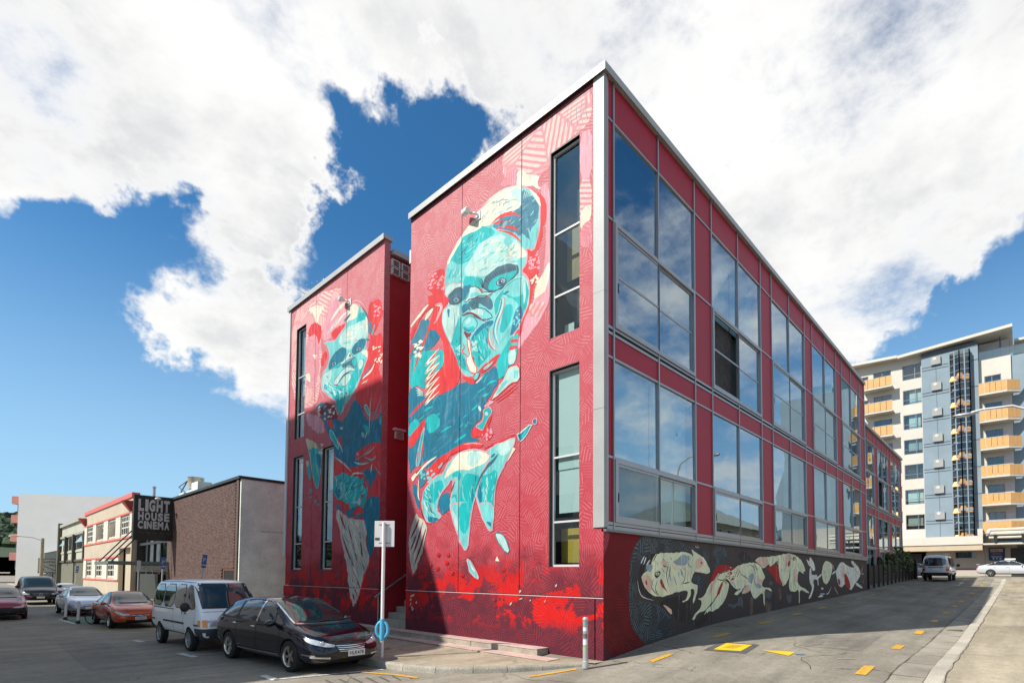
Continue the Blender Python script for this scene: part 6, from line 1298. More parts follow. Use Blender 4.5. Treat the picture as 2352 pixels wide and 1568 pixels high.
# ================================================================ neighbouring buildings along the mural street
M_BRICK = [mat('brick_%d' % i, c, .85, var=.18, vs=3, fine=.25, fs=30) for i, c in enumerate(((.108,.066,.056),(.122,.074,.063),(.095,.056,.047),(.135,.086,.074)))]
M_MORT = mat('mortar', (.052,.03,.027), .95, var=.15, fine=.2)
M_CONC = mat('weathered_concrete', (.72,.80,.72), .9, var=.14, vs=1.2, fine=.2, fs=20, bump=.4, bs=12, dirt=.3)
M_DARK = mat('dark_metal', (.03,.032,.034), .5, var=.1)
bk = thing('brick_building', 'red brick cinema wall with dark flat coping beside a bare concrete side', 'building', (0, 24.6, -.2))
Y0 = 24.6
part('brick_backing', MB().box(.03, 8, .0, 14.2, -.1, 7.6), M_MORT, bk)
part('concrete_side', box(.06, 9, -.16, -.001, -.1, 7.66), M_CONC, bk)
part('coping', box(-.08, 9, -.2, 14.3, 7.66, 7.82), M_DARK, bk)
part('edge_brick_strip', box(-.02, .03, .0, .34, -.05, 7.6), M_BRICK[0], bk)
part('doorway', box(-.012, .03, .35, 2.0, -.05, 2.5), mat('doorway_dark', (.012,.011,.01), .8), bk)
part('doorway_frame', MB().box(-.03, .03, 1.95, 2.1, -.05, 2.55).box(-.03, .03, .34, 1.95, 2.45, 2.55), mat('brown_frame', (.13,.05,.035), .7), bk)
bl_ = .245; bh = .088; rows = int(7.5/bh)
bricks = []
for r_ in range(rows):
    y = .36+(bl_/2 if r_ % 2 else 0); z = .02+r_*bh
    while y < 14.0:
        if not (y < 2.2 and z < 2.5): bricks.append((y, z))
        y += bl_
shared = []
for i in range(4):
    b_ = MB().box(-.018-.003*i, .03, .006, bl_-.008, .006, bh-.006); me = b_.mesh('brick'); me.materials.append(M_BRICK[i]); shared.append(me)
bricks.sort(key=lambda b: -b[1]*.35+b[0]*1.0 if b[1] > 2.4 else 99)   # nearest clear ones first
rb = random.Random(2)
for y, z in bricks[:300]:
    o = link(bpy.data.objects.new('brick', shared[rb.randrange(4)]), bk); o.location = (0, y, z)
rest = MB()
for y, z in bricks[300:]:
    k = rb.randrange(4); rest.box(-.018-.004*rb.random(), .03, y+.006, y+bl_-.008, z+.006, z+bh-.006, k)
part('brickwork', rest, M_BRICK, bk, stuff=True)
# rooftop clutter behind the brick parapet
rt = thing('rooftop_plant', 'concrete roof tower with a rusty drum and bent steel frame above the brick wall', 'roof plant', (4.2, 47.3, 7))
part('tower', box(.4, 5, 1.6, 7.0, 0, 3.1), M_CONC, rt); part('tower', box(0, 1.2, -.3, 1.5, 0, 3.5), M_CONC, rt)
for y in (2.4, 4.4): part('opening', box(.36, .4, y, y+1.3, 1.6, 2.6), M_UNDER, rt)
part('drum', MB().lathe([(0,0),(.62,0),(.70,1.05),(.74,1.1),(0,1.1)], (.6,2.4,3.1), 'z', 20), mat('rusty_drum', (.45,.40,.32), .7, var=.35, vs=4), rt, True)
part('steel_frame', MB().tube([(.2,5.6,3.1),(.2,3.6,4.0)], .06, 6).tube([(.2,3.6,4.0),(.2,1.2,3.3)], .05, 6).tube([(.2,4.6,3.1),(.2,6.4,3.7)], .05, 6).tube([(.2,6.4,3.7),(.2,3.6,4.0)], .05, 6), mat('rust_steel', (.12,.075,.05), .8, var=.3), rt)
fl_ = thing('flue_pipe', 'thin pale flue pipe standing on the roof behind the cinema sign', 'pipe', (4, 61.4, 8)); part('pipe', MB().tube([(0,0,0),(0,0,3.4)], .14, 10), M_ALU, fl_, True); part('cap', MB().tube([(0,0,3.4),(0,0,3.55)], .19, 10), M_ALU, fl_)
# stains and a downpipe on the concrete side
for (x0_, x1_, z0_, z1_) in ((1.2,2.6,4.7,4.76),(2.9,3.6,4.2,4.25),(5.2,7.6,5.5,5.56)): part('stain', box(x0_, x1_, -.166, -.161, z0_, z1_), mat('stain_grey', (.42,.45,.40), .9, var=.5, vs=6), bk)
# cinema entrance between brick wall and cream building
ce = thing('cinema_entrance', 'dark steel and glass cinema entrance set between brick wall and cream building', 'building', (0, 38.9, -.2))
part('frame_column', box(.6, .9, .3, .6, 0, 7.4), M_DARK, ce)
for y in (2.3, 4.4, 6.5, 8.6): part('frame_column', box(.6, .85, y, y+.22, 0, 7.4), M_DARK, ce)
for z in (2.5, 4.7, 7.2): part('frame_beam', box(.55, .9, .2, 11.6, z, z+.22), M_DARK, ce)
for a in (.6, 2.52, 4.62, 6.72, 8.82):
    for z0, z1 in ((.1, 2.5), (2.72, 4.7), (4.92, 7.2)): part('pane', box(.7, .72, a, a+1.9, z0, z1), G_WIN, ce)
part('foyer', box(2.6, 3, .2, 11.5, 0, 7.3), mat('foyer_dark', (.08,.06,.055), .7, var=.5, vs=1), ce)
part('hoarding', box(.2, .5, 3.2, 9.0, 0, 2.2), mat('dark_hoarding', (.035,.04,.035), .8), ce)
part('roof', box(.3, 6, .1, 11.6, 7.4, 7.7), M_DARK, ce)
cn = MB(); cn.box(-3.6, .6, -.6, 4.4, 2.95, 3.05); cp_ = part('canopy', cn, glass('canopy_glass', (.5,.6,.58), .2), ce)
part('canopy_rim', MB().box(-3.65, -3.55, -.65, 4.45, 2.9, 3.1).box(-3.55, .6, -.65, -.55, 2.9, 3.1).box(-3.55, .6, 4.35, 4.45, 2.9, 3.1), mat('green_steel', (.12,.16,.15), .5), ce)
part('canopy_fascia', box(-2.1, .5, -.55, -.45, 2.35, 2.8), mat('marquee', (.30,.33,.30), .5, var=.6, vs=9), ce)
for y in (-.5, 1.9, 4.2): part('brace', MB().tube([(-3.5,y,3.0),(-1.9,y,5.0),(.6,y,8.0)], .05, 6), M_DARK, ce)
# the blade sign
sg = thing('cinema_sign', 'dark projecting sign board reading LIGHT HOUSE CINEMA in pale block letters', 'sign', (-1.2, 37.5, 4.4))
part('board', box(-1.22, 1.15, 0, .22, 0, 3.18), mat('weathered_sign_board', (.028,.026,.024), .7, var=.5, vs=1.6, fine=.2), sg)
M_SGL = mat('sign_letters', (.50,.49,.50), .5, var=.05)
for i, (wd, z, h) in enumerate((('LIGHT', 2.05, .86), ('HOUSE', 1.40, .60), ('CINEMA', .80, .56))):
    x = -.97; L = [('L',.36),('I',.2),('G',.40),('H',.40),('T',.38)] if wd == 'LIGHT' else ([(ch, .38) for ch in wd] if wd == 'HOUSE' else [('C',.36),('I',.18),('N',.36),('E',.30),('M',.42),('A',.36)])
    tot = sum(q for _, q in L); k = 1.98/tot
    for ch, q in L:
        wq = q*k; t = text_mb(ch, wq*.84, h, bold=.055); move(t, lambda a, b, c: (a+x, -.012, c+z)); part('letter', t, M_SGL, sg); x += wq
gh = MB()
for i in range(5): gh.tube([(-.9+.42*i,-.01,.5),(-.78+.42*i,-.01,.58),(-.7+.42*i,-.01,.46),(-.62+.42*i,-.01,.52)], .018, 5)
part('faded_script', gh, mat('faded_gold', (.16,.11,.05), .6), sg)
part('spotlight', MB().ball((.1,-.45,2.95), (.2,.16,.12), 8), M_WALU, sg, True); part('light_arm', MB().tube([(.1,0,3.1),(.1,-.45,3.05)], .03), M_DARK, sg)
for z in (2.7, .3): part('fixing', box(1.15, 1.35, .05, .15, z, z+.1), M_DARK, sg)
# cream and red two storey building
M_CREAM = mat('cream_render', (.46,.39,.29), .85, var=.08, vs=.7, fine=.1, dirt=.14)
M_WPAINT = mat('white_render', (.58,.55,.47), .8, var=.06, dirt=.1)
M_CORAL = mat('coral_trim', (.58,.13,.11), .6, var=.08)
cr_ = thing('cream_building', 'cream two storey building with coral red trim and white framed windows', 'building', (0, 50.4, -.2))
LEN = 24.6; Zb = .2
cols = [(51.33,55.1),(57.33,60.95),(63.3,67.6),(69.4,73.4)]
upH = [(a-50.4, b-50.4, 5.56+Zb, 7.42+Zb) for a, b in cols]; loH = [(a-50.4, b-50.4, 1.62+Zb, 3.42+Zb) for a, b in ((57.3,60.9),(63.5,67.2),(69.5,73.2))]
part('wall', wall_with_holes('X', 0, 0, LEN, 0, 9.2+Zb, 0, .35, upH+loH+[(.3, 5.0, 0, 4.6)]), M_CREAM, cr_)
part('inner_wall', box(.6, 1, 0, LEN, 0, 9), M_ROOM, cr_)
part('side_wall', box(.35, 8, -.25, 0, 0, 9.3), mat('dark_side_wall', (.05,.048,.045), .8), cr_)
part('porch_back', box(.5, .6, .1, 5.1, 0, 4.7), M_CREAM, cr_); part('porch_door', box(.40, .5, 1.0, 2.3, .0, 1.9), mat('red_door', (.42,.035,.025), .5), cr_)
part('parapet', box(-.12, .5, -.1, LEN+.1, 9.2+Zb-.3, 9.2+Zb+.12), M_CORAL, cr_)
for z in (7.55+Zb, 5.3+Zb): part('band', box(-.08, .0, .0, LEN, z-.07, z+.09), M_CORAL, cr_)
part('band', box(-.08, .0, 5.1, LEN, 3.6+Zb-.07, 3.6+Zb+.09), M_CORAL, cr_); part('band', box(-.08, .0, 5.1, LEN, 1.32+Zb-.07, 1.32+Zb+.06), M_CORAL, cr_)
for a, b in ((0, .93), (4.75, 6.9), (10.6, 12.9), (17.2, 19.0), (23.0, 24.6)): part('pier', box(-.05, .0, a, b, 5.4+Zb, 7.48+Zb), M_WPAINT, cr_)
for a, b in ((5.1, 6.9), (10.5, 13.1), (16.8, 19.1), (22.8, 24.6)): part('pier', box(-.05, .0, a, b, 1.4+Zb, 3.5+Zb), M_WPAINT, cr_)
for y in (.5, LEN-.4): part('corbel', MB().hexa([(-.1,y-.25,7.8),(.0,y-.25,7.8),(.0,y+.25,7.8),(-.1,y+.25,7.8)], [(-.75,y-.6,8.75),(0,y-.6,8.75),(0,y+.6,8.75),(-.75,y+.6,8.75)]), mat('dark_red_corbel', (.34,.05,.045), .6), cr_)
for h in upH+loH:
    wd = window(cr_, 'X', 0, h[0], h[1], h[2], h[3], [.25,.5,.75] if h[2] > 4 else [.33,.66], [.4,.7], d=.06, fw=.14, fm=M_WPAINT, back=M_ROOM, bd=.45)
for y in (13.6, 7.2): o = part('open_casement', box(-.5, .0, y, y+.06, 5.9, 7.1), M_WPAINT, cr_)
# grey two storey workshop
M_GREYR = mat('olive_render', (.42,.41,.33), .85, var=.1, dirt=.2); M_OLIVE = mat('olive_shutter', (.11,.105,.07), .7, var=.15)
gw = thing('grey_workshop', 'olive grey two storey workshop with roller shutters left of the cream building', 'building', (0, 75.2, -.2))
part('wall', wall_with_holes('X', .3, 0, 22.8, 3.9, 9.1, 0, .3, [(2.6, 8.2, 5.3, 7.1), (9.6, 15.2, 5.3, 7.1), (17, 20.5, 5.3, 7.1)]), M_GREYR, gw)
part('parapet', box(.0, .7, 0, 22.8, 8.9, 9.3), mat('parapet_grey', (.33,.32,.28), .8), gw); part('sill_band', box(.2, .4, .3, 22.4, 4.95, 5.2), M_GREYR, gw); part('head_band', box(.1, .4, .2, 22.5, 7.2, 7.5), mat('parapet_grey2', (.30,.29,.25), .8), gw)
for y in (.2, 8.5, 15.6, 22.0): part('pier', box(-.1, .4, y, y+.6, 3.6, 7.3), mat('pier_dark', (.07,.066,.05), .8), gw)
part('end_wall', box(-.15, 8, 22.3, 23.0, 0, 9.6), M_OLIVE, gw)
for h in ((2.6, 8.2, 5.3, 7.1), (9.6, 15.2, 5.3, 7.1), (17, 20.5, 5.3, 7.1)): window(gw, 'X', .3, *h, [.2,.4,.6,.8], [], d=.05, fw=.1, fm=M_ALUD, back=M_ROOM, bd=.5)
for y in (3.2, 17.4): part('open_casement', MB().hexa([(.2,y,6.2),(.25,y,6.2),(.25,y+1.0,6.2),(.2,y+1.0,6.2)], [(-.5,y,6.0),(-.45,y,6.0),(.3,y+1.0,7.0),(.25,y+1.0,7.0)]), M_BLINDB, gw)
part('shutter', box(.3, .5, 1.0, 9.2, 0, 3.9), M_OLIVE, gw); part('shutter', box(.3, .5, 10.4, 21.5, 0, 3.9), mat('olive_shutter2', (.15,.145,.10), .7, var=.15), gw); part('lintel', box(.1, .6, .2, 22.4, 3.7, 3.95), MATS['pier_dark'], gw)
# dark workshop with chequered sign
au = thing('dark_workshop', 'low dark green workshop with white rails beyond the grey workshop', 'building', (0, 98.6, -.2))
part('wall', box(.2, 9, 0, 62, 0, 5.6), mat('dark_green_wall', (.022,.034,.032), .7, var=.2), au); part('parapet', box(.1, 9, 0, 62, 5.6, 5.8), mat('pale_edge', (.35,.36,.35), .6), au)
for z in (2.0, 3.4): part('rail', box(.05, .15, 14, 55, z, z+.22), M_WPAINT, au)
for y in (6, 22, 38): part('door', box(.1, .2, y, y+5, 0, 3), M_UNDER, au)
part('poster', box(.0, .1, 20, 24, 3.4, 5.0), mat('pale_poster', (.45,.47,.52), .6, var=.5, vs=1), au); part('poster', box(.0, .1, 44, 50, 3.5, 5.0), MATS['pale_poster'], au)
ab = thing('auto_sign', 'white chequered board reading AUTO hung on the dark workshop', 'sign', (-.6, 102.3, 1.9))
part('board', box(-1.3, 1.0, 0, .12, 0, 2.3), M_WPAINT, ab)
ck = []
for i in range(11):
    for j in range(2):
        for zb_ in (.0, 2.1):
            if (i+j) % 2: part('chequer', box(-1.28+.205*i, -1.28+.205*(i+1), -.012, -.002, zb_+.1*j, zb_+.1*j+.1), M_UNDER, ab)
t = text_mb('AUTO', 1.7, .26, bold=.04); move(t, lambda a, b, c: (a-1.0, -.012, c+1.62)); part('lettering', t, M_UNDER, ab)
for i in range(7): part('slash_mark', box(-1.1+.27*i, -.86+.27*i, -.012, -.002, 1.32-.15*i, 1.42-.15*i), M_UNDER, ab)
part('swoosh', MB().prism([(0,1.25),(.75,1.1),(.8,1.18),(.1,1.36)], -.012, -.002, ax='y'), M_UNDER, ab); part('triangle_mark', MB().prism([(-1.05,.4),(-.6,.7),(-.55,.45)], -.012, -.002, ax='y'), M_UNDER, ab)
# large plain white block in the distance
wb = thing('white_warehouse', 'large plain white block with coral balconies closing the far end of the street', 'building', (-3.3, 120, -.2), R(-34))
M_PLAIN = mat('plain_white_wall', (.86,.82,.76), .85, var=.03, vs=.2, dirt=.05)
part('wall', box(0, 40, 0, 30, 0, 16.0), M_PLAIN, wb)
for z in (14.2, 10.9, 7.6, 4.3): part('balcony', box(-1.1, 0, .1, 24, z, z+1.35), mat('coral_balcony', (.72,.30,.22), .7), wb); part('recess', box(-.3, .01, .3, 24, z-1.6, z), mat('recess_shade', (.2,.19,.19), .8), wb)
# low white shed and hill
sh = thing('white_shed', 'low white ribbed shed with grey awning at the far left below the hill', 'building', (-24, 150, -.2))
part('wall', box(0, 18, 0, 10, 0, 13), M_PLAIN, sh)
for i in range(16): part('wall_rib', box(1.1*i, 1.1*i+.3, -.2, 0, 5, 12.8), M_WPAINT, sh)
part('roof', MB().prism([(-.5,13),(18.5,13),(18.5,14),(10,15.2),(2,14.2)], -.5, 10, ax='y'), M_CONC, sh); part('awning', box(-1, 19, -4, 0, 3.6, 4.4), mat('grey_awning', (.25,.25,.26), .7), sh); part('shopfront', box(0, 18, -.3, -.21, 0, 3.6), mat('red_shopfront', (.30,.05,.04), .6, var=.5, vs=.4), sh); part('fascia', box(-1, 19, -4.3, -4.01, 2.9, 3.5), M_WPAINT, sh)
# ---- wooded hill
hm = MB(); rg = random.Random(4); nx, ny = 90, 26
def hz(x, y): return (46+7*math.sin(x*.006+1)+6*math.sin(x*.017))*math.exp(-((y-700)/260)**2)*(.55+.45*sm(-420, -60, -abs(x+230)+160))
hm.add([(-700+14*i, 420+26*j, hz(-700+14*i, 420+26*j)-6) for i in range(nx) for j in range(ny)], [(i*ny+j, (i+1)*ny+j, (i+1)*ny+j+1, i*ny+j+1) for i in range(nx-1) for j in range(ny-1)])
M_HILL = mat('hill_scrub', (.03,.05,.025), .9, var=.4, vs=.03, fine=.3, fs=.4)
struct('hill', hm, M_HILL, smooth=True)
fm = MB(); base = MB().ball((0,0,0), 1, 4)
for _ in range(2600):
    x = rg.uniform(-330, 60); y = rg.uniform(470, 760); z = hz(x, y)-6
    if z < 2: continue
    r_ = rg.uniform(3.5, 8); o = len(fm.v)
    for p in base.v: k = rg.uniform(.7, 1.25); fm.v.append((x+p[0]*r_*k, y+p[1]*r_*k, z+r_*.3+p[2]*r_*.9*k))
    fm.f += [tuple(i+o for i in f) for f in base.f]; fm.m += [rg.randrange(3)]*len(base.f)
o = part('wooded_hillside', fm, [mat('far_leaves_%d' % i, c, .9, var=.3, vs=.08) for i, c in enumerate(((.035,.065,.03),(.05,.08,.035),(.025,.045,.028)))]); tag(o, 'dense dark green bush covering the hill at the far left', 'woodland', kind='stuff')
# ---- tall block across the street, out of frame to the left, whose shade falls on the road and the left mural
ob_ = thing('shading_block', 'tall pale block across the mural street, outside the left of the photo', 'building', (-17, 8.8, -.2))
tall = [(1.1,0),(1.25,12.2),(1.5,14.2),(3.0,17.0),(5.0,18.8),(5.6,20.7),(6.5,22.5),(8.9,28.1),(21.0,28.15),(21.0,12),(36,12),(36,0)]
part('wall', MB().prism(tall, -12, 0, ax='x'), mat('pale_block_wall', (.82,.80,.75), .85, var=.06), ob_)
for z in (3, 6.2, 9.4):
    for y in frange(2, 32, 3.2): w_ = part('window', box(0, .04, y, y+1.6, z, z+1.6), M_CGL, ob_)
# ---- houses across the lane, seen only as reflections in the lane glazing
M_ROOFG = mat('grey_roof_tiles', (.20,.22,.20), .8, var=.25, vs=2)
def house(x0, x1, y0, y1, z0, h, rh, lab, wallm):
    t = thing('house', lab, 'building', ((x0+x1)/2, y0, z0), group='houses across the lane')
    w2 = (x1-x0)/2; d = y0-y1
    part('wall', box(-w2, w2, -d, 0, -.5, h), wallm, t)
    part('roof', MB().add([(-w2-.5,.5,h),(w2+.5,.5,h),(w2+.5,-d-.5,h),(-w2-.5,-d-.5,h),(-w2*.45,-d/2,h+rh),(w2*.45,-d/2,h+rh)], [(0,1,5,4),(1,2,5),(2,3,4,5),(3,0,4),(3,2,1,0)]), M_ROOFG, t)
    for k in range(int(w2*2/2.6)):
        for z in ([1.0] if h < 4.5 else [1.0, 3.8]):
            f = part('window', box(-w2+.6+2.6*k, -w2+1.9+2.6*k, .0, .05, z, z+1.4), M_WPAINT, t); part('pane', box(-w2+.7+2.6*k, -w2+1.8+2.6*k, .05, .07, z+.1, z+1.3), M_CGL, f)
    return t
house(35.5, 55, -13.5, -24, 1.5, 5.6, 3.0, 'grey roofed house across the lane, mirrored in the lower lane windows', M_CREAM)
house(70, 84, -11.5, -22, 2.4, 5.0, 2.2, 'white house beyond the cross street, mirrored in the far glazing', M_WPAINT)
# ================================================================ second glazed block up the lane, fence, planting
b2 = thing('glazed_block', 'lower crimson glazed block continuing up the lane behind the dark fence', 'building', (31.1, .35, 0))
ZB2 = 12.95
st2 = [31.5+5.65*k for k in range(3)]
g2 = bpy.data.objects.new('tmp', None)
curtain(b2, .35, st2, 2.15, 4.4, 31.1, 48.2, (12.75, 11.95, 9.75, 7.35, 7.2, 6.6, 4.3, 2.6, 2.0), False, 4)
part('coping', box(31.1, 48.4, .2, .8, 12.75, 12.95), M_COPE, b2); part('interior_core', box(31.3, 48, .95, 9, 1, 12.6), M_ROOM, b2); part('end_wall', box(47.98, 48.2, .45, 9, 1.4, 12.74), M_CLAD, b2); part('plinth', box(31.1, 48.2, .3, .6, .8, 1.98), M_CONC, b2)
for o in b2.children:
    o.data = o.data.copy() if o.data.users > 1 else o.data; o.data.transform(Matrix.Translation((-31.1, -.35, 0)))
    for q in o.children: q.data.transform(Matrix.Translation((-31.1, -.35, 0)))
M_FEN = mat('black_brown_timber', (.022,.016,.013), .7, var=.2)
fe = thing('slatted_fence', 'black brown slatted fence on a low concrete upstand along the lane', 'fence', (31.2, -.02, 1.2))
n = 12; L = 21.0/n
for i in range(n):
    u0 = i*L; z0 = zg(31.2+u0+.8, 0)-1.2
    sp_ = MB()
    for k in range(12): sp_.box(u0+.12, u0+L-.02, .0, .03, z0+.32+.105*k, z0+.32+.105*k+.098)
    part('slat_panel', sp_, M_FEN, fe, stuff=True)
    part('post', box(u0, u0+.12, -.05, .07, z0+.0, z0+1.68+.0), M_FEN, fe); part('upstand', box(u0+.004, u0+L-.004, .05, .25, z0-.5, z0+.34), mat('mossy_upstand', (.16,.15,.12), .9, var=.3), fe)
part('gate_post', box(20.7, 21.4, -.2, .4, .5, 2.65), M_FEN, fe)
# shrubs behind the fence: stems and leaf faces through the crown
M_LEAF = [mat('leaf_%d' % i, c, .55, var=.2, vs=4) for i, c in enumerate(((.09,.17,.04),(.14,.22,.06),(.12,.07,.035)))]
def shrub(loc_, h, r_, nl, lab, seed):
    rr = random.Random(seed); t = thing('shrub', lab, 'shrub', loc_, group='shrubs behind the lane fence')
    stm = MB(); lf = MB()
    for k in range(7):
        a = rr.uniform(0, 6.28); p = [(0,0,0), (math.cos(a)*r_*.3, math.sin(a)*r_*.3, h*.4), (math.cos(a)*r_*.7, math.sin(a)*r_*.7, h*rr.uniform(.7, .95))]
        stm.tube(p, [.03,.02,.008], 5)
    part('stems', stm, mat('bark', (.09,.065,.045), .9), t, stuff=True)
    for _ in range(nl):
        a = rr.uniform(0, 6.28); q = rr.random()**.5*r_; z = h*(.3+.7*rr.random()**.8); q *= 1.0 if z < h*.75 else .65
        c = Vector((math.cos(a)*q, math.sin(a)*q, z)); s_ = rr.uniform(.05, .11)
        d1 = Vector((rr.gauss(0,1), rr.gauss(0,1), rr.gauss(0,.6))).normalized()*s_*1.6; d2 = d1.orthogonal().normalized()*s_*.7
        lf.add([c-d1, c+d2, c+d1, c-d2], [(0,1,2,3)], rr.randrange(3))
    part('foliage', lf, M_LEAF, t, stuff=True)
for i, (u, v, h, r_) in enumerate(((36.6,.05,2.0,.3),(41.2,.1,2.3,.45),(44.8,.1,2.9,.6),(47.8,.0,2.5,.6))): shrub((u, v+.1, zg(u,0)+.1), h, r_, 300, ('small leafy shrub nearest the corner behind the lane fence','upright leafy shrub in the middle of the lane fence','bushy green shrub against the glazed block','outermost shrub at the far end of the lane fence')[i], i)
# ================================================================ apartment block closing the lane
ap = thing('apartment_block', 'tall apartment block with blue grey lift tower, white walls and orange balconies', 'building', (66, 0, 2.3))
X0 = 66; ZO = 2.3
def ab_(x0, x1, y0, y1, z0, z1): return box(x0, x1, min(y0,y1), max(y0,y1), z0-ZO, z1-ZO)
M_AW = mat('apartment_white', (.58,.54,.47), .8, var=.04, dirt=.08); M_AB = mat('apartment_blue_grey', (.22,.285,.33), .8, var=.08, vs=.6, dirt=.12); M_ABD = mat('dark_slate', (.09,.11,.13), .7); M_OR = mat('orange_balustrade', (.60,.33,.12), .45, var=.08); M_BEIGE = mat('beige_base', (.42,.38,.33), .8, var=.05); M_LIL = mat('pale_lilac_wall', (.55,.50,.50), .8)
FP = 2.945
wins = [(.52, 2.30, 25.38-FP*k, 27.1-FP*k) for k in range(7)]; winsB = [(3.4, 5.2, 24.9-FP*k, 27.0-FP*k) for k in range(7)]; winsC = [(5.7, 7.2, 24.9-FP*k, 26.8-FP*k) for k in range(7)]
hl = [(a, b, z0-ZO, z1-ZO) for a, b, z0, z1 in wins+winsB+winsC]
part('wall', wall_with_holes('X', 0, .45, 16, 2-ZO, 28.1-ZO, 0, .4, hl), M_AW, ap)
part('inner_wall', ab_(.9, 1.2, .5, 16, 3, 28), M_ROOM, ap)
part('tower', ab_(-.45, 9, .44, -4.5, 5.7, 27.5), M_AB, ap); part('tower_head', ab_(-.46, 9, .43, -4.49, 27.5, 28.0), M_ABD, ap)
for k in range(8):
    z = 27.25-1.35-FP*k
    if z > 7: part('tower_band', ab_(-.49, -.449, .42, -2.0, z, z+.05), M_ABD, ap); part('tower_band', ab_(-.49, -.449, .42, -2.0, z+.32, z+.37), M_ABD, ap); part('tower_band', ab_(-.49, -.449, -3.9, -4.48, z+.1, z+.15), M_ABD, ap)
part('tower_joint', ab_(-.465, -.449, -.86, -.90, 6.7, 27.4), M_ABD, ap)
for h in wins:
    f = part('window', box(.0, .1, h[0], h[1], h[2]-ZO, h[2]-ZO+.06), M_ALUD, ap)
    k = wins.index(h)
    window(ap, 'X', .05, h[0], h[1], h[2]-ZO, h[3]-ZO, [.34], [.33], d=.0, fw=.07, fm=M_ALUD, gm=G_CLR, back=[(0,1,0,1,M_ROOM,.4),(.0 if k % 2 else .1,.62+.05*k,.25 if k in (3,6) else 0,1,M_BLIND if k in (1,2,5) else MATS['pale_curtain'],.3)] if k != 0 and k != 4 else M_ROOM)
for h in winsB: window(ap, 'X', .05, h[0], h[1], h[2]-ZO, h[3]-ZO, [.5], [], d=.0, fw=.07, fm=M_ALUD, back=M_ROOM, bd=.35)
for h in winsC: window(ap, 'X', .05, h[0], h[1], h[2]-ZO, h[3]-ZO, [], [], d=.0, fw=.07, fm=M_ALUD, back=M_ROOM, bd=.35)
def balcony(y0, y1, z0, dep, cham=0.):
    s_ = MB(); s_.prism([(-dep, max(y0,y1)), (0, max(y0,y1)), (0, min(y0,y1)-cham), (-dep*.35 if cham else 0, min(y0,y1)-cham), (-dep, min(y0,y1))], z0-ZO-.18, z0-ZO, ax='z')
    o = part('balcony', s_, M_AW, ap)
    n = 5; ya, yb = max(y0,y1), min(y0,y1)
    for i in range(n): part('balustrade_panel', box(-dep-.02, -dep+.02, ya-(ya-yb)*(i+.96)/n, ya-(ya-yb)*(i+.04)/n, z0-ZO+.02, z0-ZO+1.08), M_OR, o)
    part('balustrade_panel', box(-dep+.02, 0, ya-.03, ya+.01, z0-ZO+.02, z0-ZO+1.08), M_OR, o)
    if cham:
        for i in range(3):
            f0, f1 = (i+.04)/3, (i+.96)/3; A = Vector((-dep, yb, 0)); B = Vector((-dep*.35, yb-cham, 0)); P, Q = A.lerp(B, f0), A.lerp(B, f1); nn = Vector((.02,.012,0))
            part('balustrade_panel', MB().hexa([P-nn+Vector((0,0,z0-ZO+.02)), Q-nn+Vector((0,0,z0-ZO+.02)), Q+nn+Vector((0,0,z0-ZO+.02)), P+nn+Vector((0,0,z0-ZO+.02))], [P-nn+Vector((0,0,z0-ZO+1.08)), Q-nn+Vector((0,0,z0-ZO+1.08)), Q+nn+Vector((0,0,z0-ZO+1.08)), P+nn+Vector((0,0,z0-ZO+1.08))]), M_OR, o)
    part('handrail', box(-dep-.04, -dep+.04, yb, ya, z0-ZO+1.08, z0-ZO+1.13), M_AW, o)
    part('soffit_slats', MB().box(-dep+.2, -.2, yb+.2, ya-.2, z0-ZO-.24, z0-ZO-.18), M_WPAINT, o)
for k in range(6): balcony(3.15, 6.15, 24.85-FP*k, 1.3)
for k in range(6): balcony(-4.52, -6.75, 21.9-2.98*k, 1.3, 1.0)
hr = [(-6.3, -4.95, 22.3-ZO-2.98*k, 24.1-ZO-2.98*k) for k in range(6)]
part('wall', wall_with_holes('X', .1, -7.1, -4.5, 5.4-ZO, 25.95-ZO, 0, .3, hr), M_AW, ap); part('inner_wall', ab_(.8, 1, -4.6, -7, 5.5, 25.9), M_ROOM, ap)
for h in hr: window(ap, 'X', .15, *h, [.55], [], d=.0, fw=.07, fm=M_ALUD, back=M_ROOM, bd=.3)
for k in range(1, 6): part('lilac_panel', ab_(.06, .1, -6.34, -7.0, 22.3-2.98*k, 24.3-2.98*k), M_LIL, ap)
part('side_wall', ab_(.3, 9, -7.1, -16, 5.4, 25.9), M_AB, ap)
part('penthouse', ab_(1.6, 9, -4.5, -7.0, 25.9, 28.2), M_LIL, ap); part('penthouse', ab_(2.2, 9, -7.3, -10, 25.9, 27.6), M_AW, ap); part('roof_post', MB().tube([(.3,-6.3,25.9-ZO),(.3,-6.3,28.2-ZO)], .07), M_ABD, ap)
part('glass_balustrade', ab_(.2, .23, -4.55, -12, 25.95, 26.9), glass('balustrade_glass', (.7,.85,.85), .15), ap)
for (y0, y1, za, zb_) in ((16.5, 2.65, 28.55, 27.95), (2.62, -7.3, 27.85, 28.55)):
    r_ = MB(); r_.hexa([(-1.1,y1,zb_-ZO),(8,y1,zb_-ZO),(8,y0,za-ZO),(-1.1,y0,za-ZO)], [(-1.1,y1,zb_-ZO+.32),(8,y1,zb_-ZO+.32),(8,y0,za-ZO+.32),(-1.1,y0,za-ZO+.32)]); part('roof', r_, M_AW, ap)
part('roof', ab_(1.0, 8, -7.4, -9.6, 27.6, 27.85), M_AW, ap)
